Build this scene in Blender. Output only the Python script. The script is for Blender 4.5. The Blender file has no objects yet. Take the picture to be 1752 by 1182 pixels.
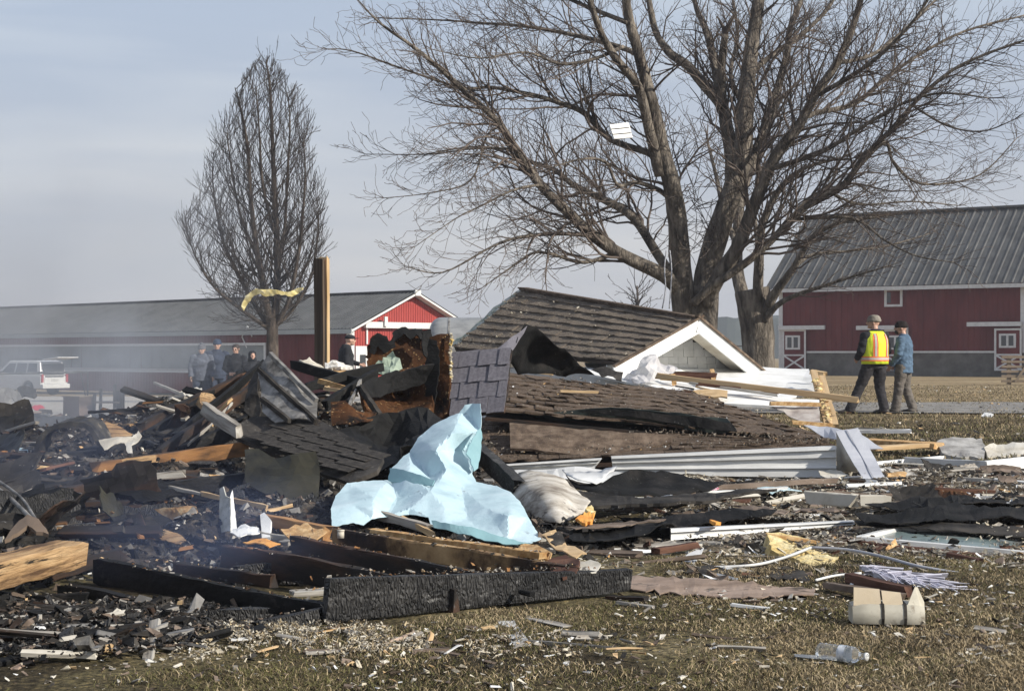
import bpy, math, random
import numpy as np
from mathutils import Vector, Matrix, noise, geometry
R = math.radians
SC = bpy.context.scene
COL = SC.collection
rnd = random.Random(11)

# ------------------------------------------------------------- camera, sky, sun
EYE, F, CX, HZ = 1.15, 2800.0, 876.0, 606.0
cam = bpy.data.objects.new('camera', bpy.data.cameras.new('camera'))
COL.objects.link(cam)
cam.location = (0, 0, EYE); cam.rotation_euler = (R(90), 0, 0)
cam.data.sensor_width = 36; cam.data.lens = 36 * F / 1752
cam.data.shift_y = (HZ - 591) / 1752
cam.data.clip_start = 0.1; cam.data.clip_end = 4000
SC.camera = cam
SUN = Vector((0.88, -0.475, 0.0)).normalized()
ELEV = R(29)
sd = Vector((SUN.x * math.cos(ELEV), SUN.y * math.cos(ELEV), math.sin(ELEV)))
sl = bpy.data.lights.new('sun', 'SUN'); sl.energy = 5.0; sl.angle = R(0.7); sl.color = (1.0, 0.94, 0.84)
so = bpy.data.objects.new('sun', sl); COL.objects.link(so)
so.rotation_euler = sd.to_track_quat('Z', 'Y').to_euler()
W = bpy.data.worlds.new('World'); SC.world = W; W.use_nodes = True
nt = W.node_tree; nt.nodes.clear()
def N(t, kind, **kw):
    n = t.nodes.new(kind)
    for k, v in kw.items(): setattr(n, k, v)
    return n
wo = N(nt, 'ShaderNodeOutputWorld'); bg = N(nt, 'ShaderNodeBackground')
sk = N(nt, 'ShaderNodeTexSky', sky_type='NISHITA', sun_disc=False)
sk.sun_elevation = ELEV; sk.sun_rotation = math.atan2(sd.x, sd.y)
sk.air_density = 1.0; sk.dust_density = 0.6; sk.ozone_density = 1.0
tc = N(nt, 'ShaderNodeTexCoord'); sx = N(nt, 'ShaderNodeSeparateXYZ')
nt.links.new(tc.outputs['Generated'], sx.inputs[0])
# thin high overcast: the sky's own colour blended with a grey veil, thicker towards the horizon, with faint streaks
ve = N(nt, 'ShaderNodeValToRGB')
e = ve.color_ramp.elements
e[0].position = 0.0; e[0].color = (4.35, 4.35, 4.62, 1); e[1].position = 0.6; e[1].color = (3.6, 4.1, 5.2, 1)
for p_, c_ in ((0.07, (4.35, 4.50, 4.95, 1)), (0.2, (4.25, 4.85, 5.75, 1))):
    q = e.new(p_); q.color = c_
nt.links.new(sx.outputs['Z'], ve.inputs[0])
mp = N(nt, 'ShaderNodeMapping'); mp.inputs['Scale'].default_value = (2.2, 2.2, 13)
nt.links.new(tc.outputs['Generated'], mp.inputs[0])
cn = N(nt, 'ShaderNodeTexNoise'); cn.inputs['Scale'].default_value = 1.6; cn.inputs['Detail'].default_value = 5; cn.inputs['Distortion'].default_value = 0.5
nt.links.new(mp.outputs[0], cn.inputs[0])
cr = N(nt, 'ShaderNodeValToRGB'); cr.color_ramp.elements[0].position = 0.42; cr.color_ramp.elements[0].color = (0.93, 0.94, 0.97, 1)
cr.color_ramp.elements[1].position = 0.72; cr.color_ramp.elements[1].color = (1.22, 1.17, 1.10, 1)
nt.links.new(cn.outputs[0], cr.inputs[0])
mu = N(nt, 'ShaderNodeMix', data_type='RGBA', blend_type='MULTIPLY'); mu.inputs[0].default_value = 1
nt.links.new(ve.outputs[0], mu.inputs[6]); nt.links.new(cr.outputs[0], mu.inputs[7])
mx = N(nt, 'ShaderNodeMix', data_type='RGBA'); mx.inputs[0].default_value = 0.88
nt.links.new(sk.outputs[0], mx.inputs[6]); nt.links.new(mu.outputs[2], mx.inputs[7])
nt.links.new(mx.outputs[2], bg.inputs[0]); bg.inputs[1].default_value = 0.106
nt.links.new(bg.outputs[0], wo.inputs[0])
SC.view_settings.view_transform = 'Standard'; SC.view_settings.look = 'None'
SC.view_settings.exposure = 0.22; SC.view_settings.gamma = 1
SC.view_settings.use_curve_mapping = False
SC.cycles.use_denoising = True
SC.cycles.max_bounces = 8; SC.cycles.transparent_max_bounces = 16
SC.cycles.volume_step_rate = 1.0; SC.cycles.volume_max_steps = 128

# ------------------------------------------------------------- placing
def smooth(a, b, x):
    t = min(1, max(0, (x - a) / (b - a))); return t * t * (3 - 2 * t)
def gz(x, y):                                   # lie of the land: it falls away to the back left
    if y < 12: return 0.0
    r = x / y
    w = smooth(0.01, -0.13, r)
    return -w * 0.0160 * max(0, y - 19) * smooth(17, 30, y)
def at(px, py, d): return Vector(((px - CX) / F * d, d, EYE + (HZ - py) / F * d))
def on(px, d, h=0.0):
    x = (px - CX) / F * d
    return Vector((x, d, gz(x, d) + h))
def fd(py): return EYE * F / (py - HZ)          # distance of level ground seen at that row

def tag(o, label=None, cat=None, group=None, kind=None):
    if label: o['label'] = label
    if cat: o['category'] = cat
    if group: o['group'] = group
    if kind: o['kind'] = kind
    return o
def empty(name, loc, label, cat, group=None, rz=0):
    o = bpy.data.objects.new(name, None); COL.objects.link(o)
    o.location = loc; o.rotation_euler = (0, 0, rz); o.empty_display_size = 0.2
    return tag(o, label, cat, group)

# ------------------------------------------------------------- mesh builder
class MB:
    def __init__(s): s.v = []; s.f = []; s.m = []
    def add(s, vs, fs, mi=0):
        b = len(s.v); s.v.extend([tuple(v) for v in vs])
        for f in fs: s.f.append(tuple(b + i for i in f)); s.m.append(mi)
    def box(s, c, sz, M=None, mi=0, j=0.0):
        x, y, z = sz[0] / 2, sz[1] / 2, sz[2] / 2
        vs = [Vector((a * x + rnd.uniform(-j, j), b * y + rnd.uniform(-j, j), d * z + rnd.uniform(-j, j))) for a in (-1, 1) for b in (-1, 1) for d in (-1, 1)]
        if M is not None: vs = [M @ v for v in vs]
        c = Vector(c)
        s.add([v + c for v in vs], [(0, 1, 3, 2), (4, 6, 7, 5), (0, 4, 5, 1), (2, 3, 7, 6), (0, 2, 6, 4), (1, 5, 7, 3)], mi)
    def bar(s, p0, p1, w, t, up=(0, 0, 1), mi=0):     # w along up, t across
        p0 = Vector(p0); p1 = Vector(p1); d = p1 - p0
        M = frame(d, up); L = d.length
        s.box((p0 + p1) / 2, (L, t, w), M, mi)
    def loft(s, rings, cap=True, mi=0):               # rings: lists of points, same count
        n = len(rings[0]); vs = [p for r in rings for p in r]; fs = []
        for i in range(len(rings) - 1):
            for k in range(n):
                a = i * n + k; b = i * n + (k + 1) % n
                fs.append((a, b, b + n, a + n))
        if cap:
            fs.append(tuple(range(n - 1, -1, -1))); m = (len(rings) - 1) * n
            fs.append(tuple(m + k for k in range(n)))
        s.add(vs, fs, mi)
    def tube(s, pts, rad, n=8, mi=0, cap=True, jit=0):
        pts = [Vector(p) for p in pts]; rings = []; prev = None
        for i, p in enumerate(pts):
            d = (pts[min(i + 1, len(pts) - 1)] - pts[max(i - 1, 0)]).normalized()
            if prev is None:
                a = d.orthogonal().normalized()
            else:
                a = (prev - d * prev.dot(d)); a = a.normalized() if a.length > 1e-6 else d.orthogonal().normalized()
            prev = a; b = d.cross(a); r = rad[i] if hasattr(rad, '__len__') else rad
            rx, ry = r if hasattr(r, '__len__') else (r, r)
            rings.append([p + a * (rx * (1 + rnd.uniform(-jit, jit)) * math.cos(2 * math.pi * k / n)) + b * (ry * (1 + rnd.uniform(-jit, jit)) * math.sin(2 * math.pi * k / n)) for k in range(n)])
        s.loft(rings, cap, mi)
    def build(s, name, mats, parent=None, smooth_=False):
        me = bpy.data.meshes.new(name)
        me.from_pydata(s.v, [], s.f)
        if not isinstance(mats, (list, tuple)): mats = [mats]
        for m in mats: me.materials.append(m)
        if len(mats) > 1: me.polygons.foreach_set('material_index', s.m)
        if smooth_: me.polygons.foreach_set('use_smooth', [True] * len(me.polygons))
        me.update()
        return link(name, me, parent)
def link(name, me, parent=None, local=False):
    o = bpy.data.objects.new(name, me); COL.objects.link(o)
    if parent is not None:
        o.parent = parent
        if not local: o.matrix_parent_inverse = mw(parent).inverted()
    return o
def mw(o):
    M = Matrix.LocRotScale(o.location, o.rotation_euler, o.scale)
    if o.parent is not None: M = mw(o.parent) @ o.matrix_parent_inverse @ M
    return M
def frame(d, up=(0, 0, 1)):
    x = Vector(d).normalized(); up = Vector(up)
    y = up.cross(x)
    if y.length < 1e-4: y = Vector((0, 1, 0)).cross(x)
    y.normalize(); z = x.cross(y)
    return Matrix((x, y, z)).transposed()

# ------------------------------------------------------------- materials
MATS = {}
def M(name, cols, scale=4, stretch=(1, 1, 1), rough=0.85, bump=0.3, bscale=None, detail=7, metal=0, flecks=None,
      crackle=None, lo=0.36, hi=0.64, spec=0.3, dist=0.002, rand=0.0, trans=0, alpha=None, sub=None, second=None):
    m = bpy.data.materials.new(name); m.use_nodes = True; t = m.node_tree; L = t.links
    b = t.nodes['Principled BSDF']
    tc = N(t, 'ShaderNodeTexCoord'); mp = N(t, 'ShaderNodeMapping')
    mp.inputs['Scale'].default_value = stretch
    L.new(tc.outputs['Object'], mp.inputs[0])
    no = N(t, 'ShaderNodeTexNoise'); no.inputs['Scale'].default_value = scale; no.inputs['Detail'].default_value = detail
    no.inputs['Roughness'].default_value = 0.62
    L.new(mp.outputs[0], no.inputs[0])
    cr = N(t, 'ShaderNodeValToRGB'); el = cr.color_ramp.elements
    n = len(cols)
    while len(el) < n: el.new(0.5)
    for i, c in enumerate(cols):
        el[i].position = lo + (hi - lo) * i / max(1, n - 1); el[i].color = (*c, 1)
    L.new(no.outputs[0], cr.inputs[0]); out = cr.outputs[0]
    if second:                                         # (colour, scale, threshold, width)
        n2 = N(t, 'ShaderNodeTexNoise'); n2.inputs['Scale'].default_value = second[1]; n2.inputs['Detail'].default_value = 8; n2.inputs['Roughness'].default_value = 0.68
        L.new(mp.outputs[0], n2.inputs[0])
        mr = N(t, 'ShaderNodeMapRange'); mr.inputs[1].default_value = second[2]; mr.inputs[2].default_value = second[2] + second[3]
        L.new(n2.outputs[0], mr.inputs[0])
        mxx = N(t, 'ShaderNodeMix', data_type='RGBA'); L.new(mr.outputs[0], mxx.inputs[0]); L.new(out, mxx.inputs[6]); mxx.inputs[7].default_value = (*second[0], 1)
        out = mxx.outputs[2]
    if flecks:                                         # (colour, scale, threshold)
        n3 = N(t, 'ShaderNodeTexNoise'); n3.inputs['Scale'].default_value = flecks[1]; n3.inputs['Detail'].default_value = 3
        L.new(tc.outputs['Object'], n3.inputs[0])
        mr = N(t, 'ShaderNodeMapRange'); mr.inputs[1].default_value = flecks[2]; mr.inputs[2].default_value = flecks[2] + 0.05
        L.new(n3.outputs[0], mr.inputs[0])
        mxx = N(t, 'ShaderNodeMix', data_type='RGBA'); L.new(mr.outputs[0], mxx.inputs[0]); L.new(out, mxx.inputs[6]); mxx.inputs[7].default_value = (*flecks[0], 1)
        out = mxx.outputs[2]
    if rand:
        oi = N(t, 'ShaderNodeObjectInfo'); mr = N(t, 'ShaderNodeMapRange'); mr.inputs[3].default_value = 1 - rand; mr.inputs[4].default_value = 1 + rand
        L.new(oi.outputs['Random'], mr.inputs[0])
        hs = N(t, 'ShaderNodeHueSaturation'); L.new(mr.outputs[0], hs.inputs['Value']); L.new(out, hs.inputs['Color']); out = hs.outputs[0]
    L.new(out, b.inputs['Base Color'])
    b.inputs['Roughness'].default_value = rough; b.inputs['Metallic'].default_value = metal
    b.inputs['Specular IOR Level'].default_value = spec
    if trans: b.inputs['Transmission Weight'].default_value = trans
    if alpha is not None: b.inputs['Alpha'].default_value = alpha
    if sub: b.inputs['Subsurface Weight'].default_value = sub; b.inputs['Subsurface Radius'].default_value = (0.02, 0.02, 0.02)
    if bump:
        nb = N(t, 'ShaderNodeTexNoise'); nb.inputs['Scale'].default_value = bscale or scale * 6; nb.inputs['Detail'].default_value = 6
        L.new(mp.outputs[0], nb.inputs[0]); h = nb.outputs[0]
        if crackle:                                    # (scale, weight, stretch)
            m2 = N(t, 'ShaderNodeMapping'); m2.inputs['Scale'].default_value = crackle[2]
            L.new(tc.outputs['Object'], m2.inputs[0])
            nd = N(t, 'ShaderNodeTexNoise'); nd.inputs['Scale'].default_value = crackle[0] * .4
            L.new(m2.outputs[0], nd.inputs[0])
            ad = N(t, 'ShaderNodeVectorMath', operation='MULTIPLY_ADD'); L.new(nd.outputs['Color'], ad.inputs[0]); ad.inputs[1].default_value = (.06,) * 3; L.new(m2.outputs[0], ad.inputs[2])
            vo = N(t, 'ShaderNodeTexVoronoi', feature='DISTANCE_TO_EDGE'); vo.inputs['Scale'].default_value = crackle[0]
            L.new(ad.outputs[0], vo.inputs[0])
            mr = N(t, 'ShaderNodeMapRange'); mr.inputs[2].default_value = 0.35; L.new(vo.outputs['Distance'], mr.inputs[0])
            ma = N(t, 'ShaderNodeMath', operation='MULTIPLY_ADD'); L.new(mr.outputs[0], ma.inputs[0]); ma.inputs[1].default_value = crackle[1]; L.new(h, ma.inputs[2])
            h = ma.outputs[0]
        bu = N(t, 'ShaderNodeBump'); bu.inputs['Strength'].default_value = min(1, bump); bu.inputs['Distance'].default_value = dist * 5
        L.new(h, bu.inputs['Height']); L.new(bu.outputs[0], b.inputs['Normal'])
    MATS[name] = m
    return m
G = (1, 1, 1)
CHAR = M('char', [(.008, .008, .008), (.020, .019, .018), (.05, .048, .046)], 9, (.5, 1, 1), .65, .8, 60, crackle=(62, 1.3, (1, .28, .34)), dist=.0030, second=((.20, .195, .185), 26, .60, .10), spec=.5)
CHARB = M('char_black', [(.005, .005, .005), (.012, .012, .012)], 7, (.6, 1, 1), .75, .8, 40, spec=.18, second=((.05, .045, .04), 9, .6, .15))
ASH = M('ash', [(.012, .011, .010), (.036, .031, .026), (.12, .105, .088)], 5, G, .9, 1, 30, spec=.1, flecks=((.42, .41, .40), 38, .69), dist=.008, second=((.07, .05, .035), 6, .6, .1))
SOOT = M('soot_metal', [(.10, .095, .088), (.22, .21, .195), (.33, .315, .29)], 3.5, (1, 1, 1), .55, .4, 20, second=((.03, .028, .026), 5, .5, .18), metal=.2)
SOOTD = M('soot_dark', [(.015, .014, .013), (.034, .031, .028), (.062, .056, .049)], 4, (.7, 1, 1), .8, .6, 30, second=((.07, .05, .032), 5, .6, .1), flecks=((.16, .155, .15), 45, .68), spec=.12)
SOOTO = M('soot_olive', [(.010, .010, .008), (.028, .026, .016), (.04, .036, .022)], 3, G, .5, .3, 20)
BURNT = M('burnt_wood', [(.010, .009, .008), (.05, .028, .015), (.26, .125, .045), (.40, .23, .10)], 3.2, (.35, 1.3, 1.3), .8, .6, 24, lo=.34, hi=.70)
BURNTD = M('burnt_dark', [(.010, .009, .008), (.018, .014, .012), (.06, .03, .016), (.22, .10, .04)], 3.2, (.35, 1.3, 1.3), .8, .6, 24, lo=.36, hi=.78, second=((.10, .1, .1), 30, .62, .08))
RUST = M('rust_board', [(.018, .011, .008), (.075, .032, .013), (.15, .068, .028)], 6, (1, 1, 1), .95, .8, 30, second=((.008, .007, .007), 3.0, .47, .14), flecks=((.30, .20, .10), 34, .64), spec=.1)
TAN = M('new_lumber', [(.36, .235, .115), (.50, .35, .19), (.56, .41, .24)], 5, (.25, 3, 3), .75, .3, 30)
TANO = M('osb', [(.34, .19, .08), (.46, .28, .12), (.60, .42, .22)], 22, (1, 1, 1), .8, .4, 40)
SPLIT = M('scorched_timber', [(.09, .05, .025), (.34, .21, .10), (.46, .31, .165)], 4, (.4, 4, 4), .8, .7, 14, second=((.02, .016, .012), 5, .57, .06), dist=.004)
GREYW = M('weathered_wood', [(.16, .145, .125), (.30, .275, .24), (.42, .40, .36)], 5, (.3, 4, 4), .85, .5, 24)
BROWNW = M('dark_red_wood', [(.03, .015, .010), (.075, .032, .020), (.13, .065, .042)], 5, (.3, 3, 3), .8, .5, 22)
WHITE = M('white_board', [(.62, .62, .60), (.76, .76, .74), (.80, .80, .79)], 2.2, G, .6, .12, 30, second=((.40, .37, .33), 5, .66, .1))
SIDING = M('white_metal', [(.46, .46, .45), (.62, .62, .605), (.68, .68, .66)], 2.5, (.3, 1, 1), .45, .15, 20, second=((.22, .20, .175), 7, .62, .12), spec=.5)
GREYM = M('grey_flashing', [(.30, .31, .34), (.40, .41, .45), (.48, .49, .52)], 2.5, (.3, 1, 1), .5, .15, 20, second=((.2, .18, .16), 7, .66, .08))
CREAM = M('cream_sheet', [(.42, .38, .30), (.55, .51, .43), (.60, .57, .50)], 3, G, .6, .15, 20, second=((.2, .17, .13), 6, .66, .1))
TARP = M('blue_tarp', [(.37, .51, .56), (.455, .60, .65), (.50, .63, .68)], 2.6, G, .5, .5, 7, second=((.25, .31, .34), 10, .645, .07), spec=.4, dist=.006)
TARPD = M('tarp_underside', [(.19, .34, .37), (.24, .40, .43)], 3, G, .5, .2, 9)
FELT = M('black_felt', [(.005, .005, .005), (.010, .010, .010), (.022, .020, .019)], 3, G, .85, .6, 30, flecks=((.2, .2, .19), 60, .70), spec=.12)
UNDER = M('green_underlay', [(.03, .04, .037), (.06, .075, .07)], 3, G, .7, .2, 20)
LILAC = M('lilac_shingle', [(.115, .108, .122), (.148, .140, .158), (.18, .172, .19)], 6, G, .9, .5, 80, rand=.04)
SHING = M('brown_shingle', [(.095, .074, .055), (.165, .134, .102), (.23, .19, .15)], 9, (1, 1, 1), .95, .7, 90, rand=.22, flecks=((.40, .37, .32), 42, .70), dist=.003)
SHINGD = M('dark_shingle', [(.062, .043, .030), (.118, .084, .059), (.178, .134, .098)], 9, (1, 1, 1), .95, .7, 90, rand=.22, flecks=((.42, .39, .34), 34, .715), dist=.003)
FLUFF = M('insulation_fluff', [(.30, .26, .19), (.48, .43, .33), (.60, .56, .46)], 9, G, 1, .8, 40, rand=.1)
FLUFFB = M('brown_fluff', [(.10, .085, .068), (.20, .175, .14), (.34, .31, .26)], 9, G, 1, .8, 40)
YELF = M('yellow_foam', [(.44, .31, .11), (.60, .47, .22), (.66, .57, .34)], 8, G, .9, .8, 30, dist=.006)
ORF = M('orange_scrap', [(.55, .22, .05), (.75, .38, .09)], 9, G, .9, .6, 30)
MUDP = M('muddy_board', [(.075, .055, .04), (.14, .105, .08), (.22, .17, .135)], 3, (.5, 1, 1), .9, .6, 22, flecks=((.4, .38, .34), 40, .68))
TEAL = M('teal_glass', [(.13, .17, .17), (.21, .27, .265)], 3, G, .25, .15, 20, spec=.6, second=((.30, .28, .25), 6, .56, .12))
def plain(n, c, rough=.5, metal=0, spec=.5, bump=.08):
    return M(n, [tuple(x * .9 for x in c), tuple(min(1, x * 1.08) for x in c)], 6, G, rough, bump, 30, metal=metal, spec=spec)
def glass_dark(n='dark_glass'):
    return plain(n, (.012, .015, .018), .08, spec=.8, bump=0)
DGLASS = glass_dark()
CLEAR = bpy.data.materials.new('clear_plastic'); CLEAR.use_nodes = True
_b = CLEAR.node_tree.nodes['Principled BSDF']; _b.inputs['Transmission Weight'].default_value = .92; _b.inputs['Roughness'].default_value = .12
_b.inputs['IOR'].default_value = 1.25; _b.inputs['Base Color'].default_value = (.93, .95, .96, 1)
FILM = bpy.data.materials.new('plastic_film'); FILM.use_nodes = True
_b = FILM.node_tree.nodes['Principled BSDF']; _b.inputs['Base Color'].default_value = (.62, .60, .60, 1); _b.inputs['Roughness'].default_value = .3
_b.inputs['Alpha'].default_value = .62

# ------------------------------------------------------------- debris shapes
def plank(name, label, cat, p0, p1, w, t, mat, up=(0, 0, 1), group=None, parent=None, rag=.35, seg=10, warp=.004, kind=None, taper=1.0, bow=0.0):
    p0 = Vector(p0); p1 = Vector(p1); d = p1 - p0; L = d.length
    Mx = frame(d, up).to_4x4(); Mx.translation = p0
    me = bpy.data.meshes.new(name); vs = []; fs = []
    sec = [(-1, -.86), (-1, .86), (-.9, 1), (.9, 1), (1, .86), (1, -.86), (.9, -1), (-.9, -1)]
    n = len(sec); so_ = rnd.uniform(0, 99)
    for i in range(seg + 1):
        x = L * i / seg; k = 1 + (taper - 1) * i / seg
        wob = warp * 2
        cy = noise.noise((so_, x * 1.3, 0)) * wob; cz = noise.noise((so_ + 9, x * 1.3, 0)) * wob + bow * math.sin(math.pi * i / seg)
        for j, (a, b) in enumerate(sec):
            xx = x
            if i in (0, seg): xx += (rnd.uniform(-1, 1) * rag * min(w, .16)) * (1 if i else 1)
            vs.append((xx, cy + a * t / 2 + noise.noise((x * 7, j, so_)) * warp, cz + b * w / 2 * k + noise.noise((x * 7, j + 20, so_)) * warp))
    for i in range(seg):
        for j in range(n):
            a = i * n + j; b = i * n + (j + 1) % n
            fs.append((a, a + n, b + n, b))
    fs.append(tuple(range(n))); fs.append(tuple(seg * n + j for j in range(n - 1, -1, -1)))
    me.from_pydata(vs, [], fs); me.materials.append(mat); me.update()
    o = bpy.data.objects.new(name, me); COL.objects.link(o)
    if parent is not None:
        o.parent = parent; o.matrix_local = mw(parent).inverted() @ Mx
    else:
        o.matrix_world = Mx
    if parent is None: tag(o, label, cat, group, kind)
    elif label: o['label'] = label
    return o
def inside(p, poly):
    x, y = p; c = False; n = len(poly); j = n - 1
    for i in range(n):
        xi, yi = poly[i]; xj, yj = poly[j]
        if (yi > y) != (yj > y) and x < (xj - xi) * (y - yi) / (yj - yi) + xi: c = not c
        j = i
    return c
def patch(name, label, cat, outline, mat, inner=(), step=12, amp=.02, nscale=3.0, ridge=0.0, thick=.006, rag=1.5, parent=None, group=None, smooth_=False, kind=None, power=2.5, back=None, crisp=0, folds=None, facet=False):
    """A bent or torn sheet: outline of (px, py, distance) corners, inner control points, crumple in metres along its normal."""
    pts2 = []; n = len(outline)
    for i in range(n):
        a = outline[i]; b = outline[(i + 1) % n]
        L = math.hypot(a[0] - b[0], a[1] - b[1]); k = max(1, int(L / step))
        for q in range(k):
            u = q / k; j = rag if q else rag * .3
            pts2.append((a[0] + (b[0] - a[0]) * u + rnd.uniform(-j, j), a[1] + (b[1] - a[1]) * u + rnd.uniform(-j, j), a[2] + (b[2] - a[2]) * u))
    poly = [(p[0], p[1]) for p in pts2]
    ctrl = np.array([(p[0], p[1], p[2]) for p in pts2] + [tuple(c) for c in inner])
    nb = len(pts2)
    xs = [p[0] for p in poly]; ys = [p[1] for p in poly]; allp = list(poly)
    y = min(ys) + step * .5; row = 0
    pa = np.array(poly)
    while y < max(ys):
        x = min(xs) + (step * .5 if row % 2 else step)
        while x < max(xs):
            q = (x + rnd.uniform(-.2, .2) * step, y + rnd.uniform(-.2, .2) * step)
            if inside(q, poly) and np.min(np.hypot(pa[:, 0] - q[0], pa[:, 1] - q[1])) > step * .45: allp.append(q)
            x += step
        y += step * .87; row += 1
    if len(outline) > 3:                      # smooth thin-plate depth through outline and inner points
        cc = ctrl[::2] if len(ctrl) > 240 else ctrl
        kf = lambda r: np.where(r > 1e-9, r * r * np.log(r + 1e-12), 0)
        X0 = cc[:, :2] / 100.0; n_ = len(cc); Dm = np.hypot(X0[:, None, 0] - X0[None, :, 0], X0[:, None, 1] - X0[None, :, 1])
        Pm = np.hstack([np.ones((n_, 1)), X0]); Am = np.zeros((n_ + 3, n_ + 3)); Am[:n_, :n_] = kf(Dm) + np.eye(n_) * .02; Am[:n_, n_:] = Pm; Am[n_:, :n_] = Pm.T
        sol = np.linalg.solve(Am, np.concatenate([cc[:, 2], np.zeros(3)]))
        def depth(x, y):
            r = np.hypot(X0[:, 0] - x / 100, X0[:, 1] - y / 100); return float(kf(r) @ sol[:n_] + sol[n_] + sol[n_ + 1] * x / 100 + sol[n_ + 2] * y / 100)
    else: depth = None
    if facet:                               # straight folds: flat facets between the given corners
        cp = [(q[0], q[1]) for q in outline] + [(q[0], q[1]) for q in inner]; cd = [q[2] for q in outline] + [q[2] for q in inner]
        cv, _, cf, cov, _, _ = geometry.delaunay_2d_cdt([Vector(q) for q in cp], [(i, (i + 1) % n) for i in range(n)], [], 0, 1e-4)
        cz = [cd[cov[i][0]] if cov[i] else depth(cv[i].x, cv[i].y) for i in range(len(cv))]; smooth_d = depth
        def depth(x, y):
            best = None
            for f in cf:
                a, b, c = cv[f[0]], cv[f[1]], cv[f[2]]
                den = (b.y - c.y) * (a.x - c.x) + (c.x - b.x) * (a.y - c.y)
                if abs(den) < 1e-9: continue
                u = ((b.y - c.y) * (x - c.x) + (c.x - b.x) * (y - c.y)) / den; v = ((c.y - a.y) * (x - c.x) + (a.x - c.x) * (y - c.y)) / den; w = 1 - u - v
                mn = min(u, v, w)
                if best is None or mn > best[0]: best = (mn, u, v, w, f)
                if mn >= -1e-6: break
            if best[0] < -.25: return smooth_d(x, y)
            _, u, v, w, f = best
            return .8 * (u * cz[f[0]] + v * cz[f[1]] + w * cz[f[2]]) + .2 * smooth_d(x, y)
    edges = [(i, (i + 1) % nb) for i in range(nb)]
    vv, ee, ff, ov, _, _ = geometry.delaunay_2d_cdt([Vector(p) for p in allp], edges, [], 1, 1e-4)
    P = []
    for i, v in enumerate(vv):
        src = [s_ for s_ in ov[i] if s_ < nb]
        if depth: d = depth(v.x, v.y)
        elif src: d = pts2[src[0]][2]
        else:
            w = 1 / (((ctrl[:, 0] - v.x) ** 2 + (ctrl[:, 1] - v.y) ** 2) ** (power / 2) + 1e-3)
            if len(inner): w[nb:] *= 6
            d = float((w * ctrl[:, 2]).sum() / w.sum())
        P.append(at(v.x, v.y, d))
    ff = [f for f in ff if inside(((vv[f[0]].x + vv[f[1]].x + vv[f[2]].x) / 3, (vv[f[0]].y + vv[f[1]].y + vv[f[2]].y) / 3), poly)]
    def normals(P):
        nn = [Vector((0, 0, 0)) for _ in P]
        for f in ff:
            c = (P[f[1]] - P[f[0]]).cross(P[f[2]] - P[f[0]])
            for i in f: nn[i] += c
        return [q.normalized() if q.length > 0 else Vector((0, -1, 0)) for q in nn]
    nn = normals(P); s0 = rnd.uniform(0, 50)
    FO = []
    for k in range(folds[0] if folds else 0): v_ = Vector((rnd.gauss(0, 1), rnd.gauss(0, .3), rnd.gauss(0, 1))).normalized(); FO.append((v_.x, v_.y, v_.z, folds[1] * rnd.uniform(.6, 1.5), rnd.random(), folds[2] * rnd.uniform(.5, 1.2)))
    if nn and sum(q.y for q in nn) > 0:
        ff = [tuple(reversed(f)) for f in ff]; nn = [-q for q in nn]
    Q = []
    for p, q in zip(P, nn):
        a = noise.noise(p * nscale + Vector((s0, 0, 0)))
        b = .5 - abs(noise.noise(p * nscale * .8 + Vector((0, s0, 0)))) * 2
        c = noise.noise(p * nscale * 3.1 + Vector((s0, 0, 7))) * .35
        fo = 0
        for (fx, fy, fz, lam, ph, am) in FO: tt = (p.x * fx + p.y * fy + p.z * fz) / lam + ph; tt -= math.floor(tt); fo += am * (abs(tt - .5) * 4 - 1)
        Q.append(p + q * (amp * (a + c) * 1.6 + ridge * b + fo))
    nn = normals(Q); m = len(Q)
    bk = [p - q * thick for p, q in zip(Q, nn)]
    used = set(); cnt = {}
    for f in ff:
        for i in range(3):
            e_ = (f[i], f[(i + 1) % 3]); cnt[e_] = 1
    faces = list(ff) + [tuple(i + m for i in reversed(f)) for f in ff]
    nfront = len(ff)
    for (a, b) in cnt:
        if (b, a) not in cnt: faces.append((b, a, a + m, b + m))
    c0 = sum(Q, Vector()) / m; c0.z = min(p.z for p in Q)
    if parent is not None: c0 = mw(parent).translation.copy()
    me = bpy.data.meshes.new(name)
    me.from_pydata([tuple(p - c0) for p in Q + bk], [], faces); me.materials.append(mat)
    if back is not None:
        me.materials.append(back); me.polygons.foreach_set('material_index', [0] * nfront + [1] * (len(faces) - nfront))
    if smooth_: me.polygons.foreach_set('use_smooth', [True] * len(me.polygons))
    me.update()
    if crisp: me.set_sharp_from_angle(angle=R(crisp))
    o = bpy.data.objects.new(name, me); COL.objects.link(o)
    if parent is not None: o.parent = parent; o.matrix_local = mw(parent).inverted() @ Matrix.Translation(c0)
    else: o.location = c0; tag(o, label, cat, group, kind)
    return o
_unit = {}
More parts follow.
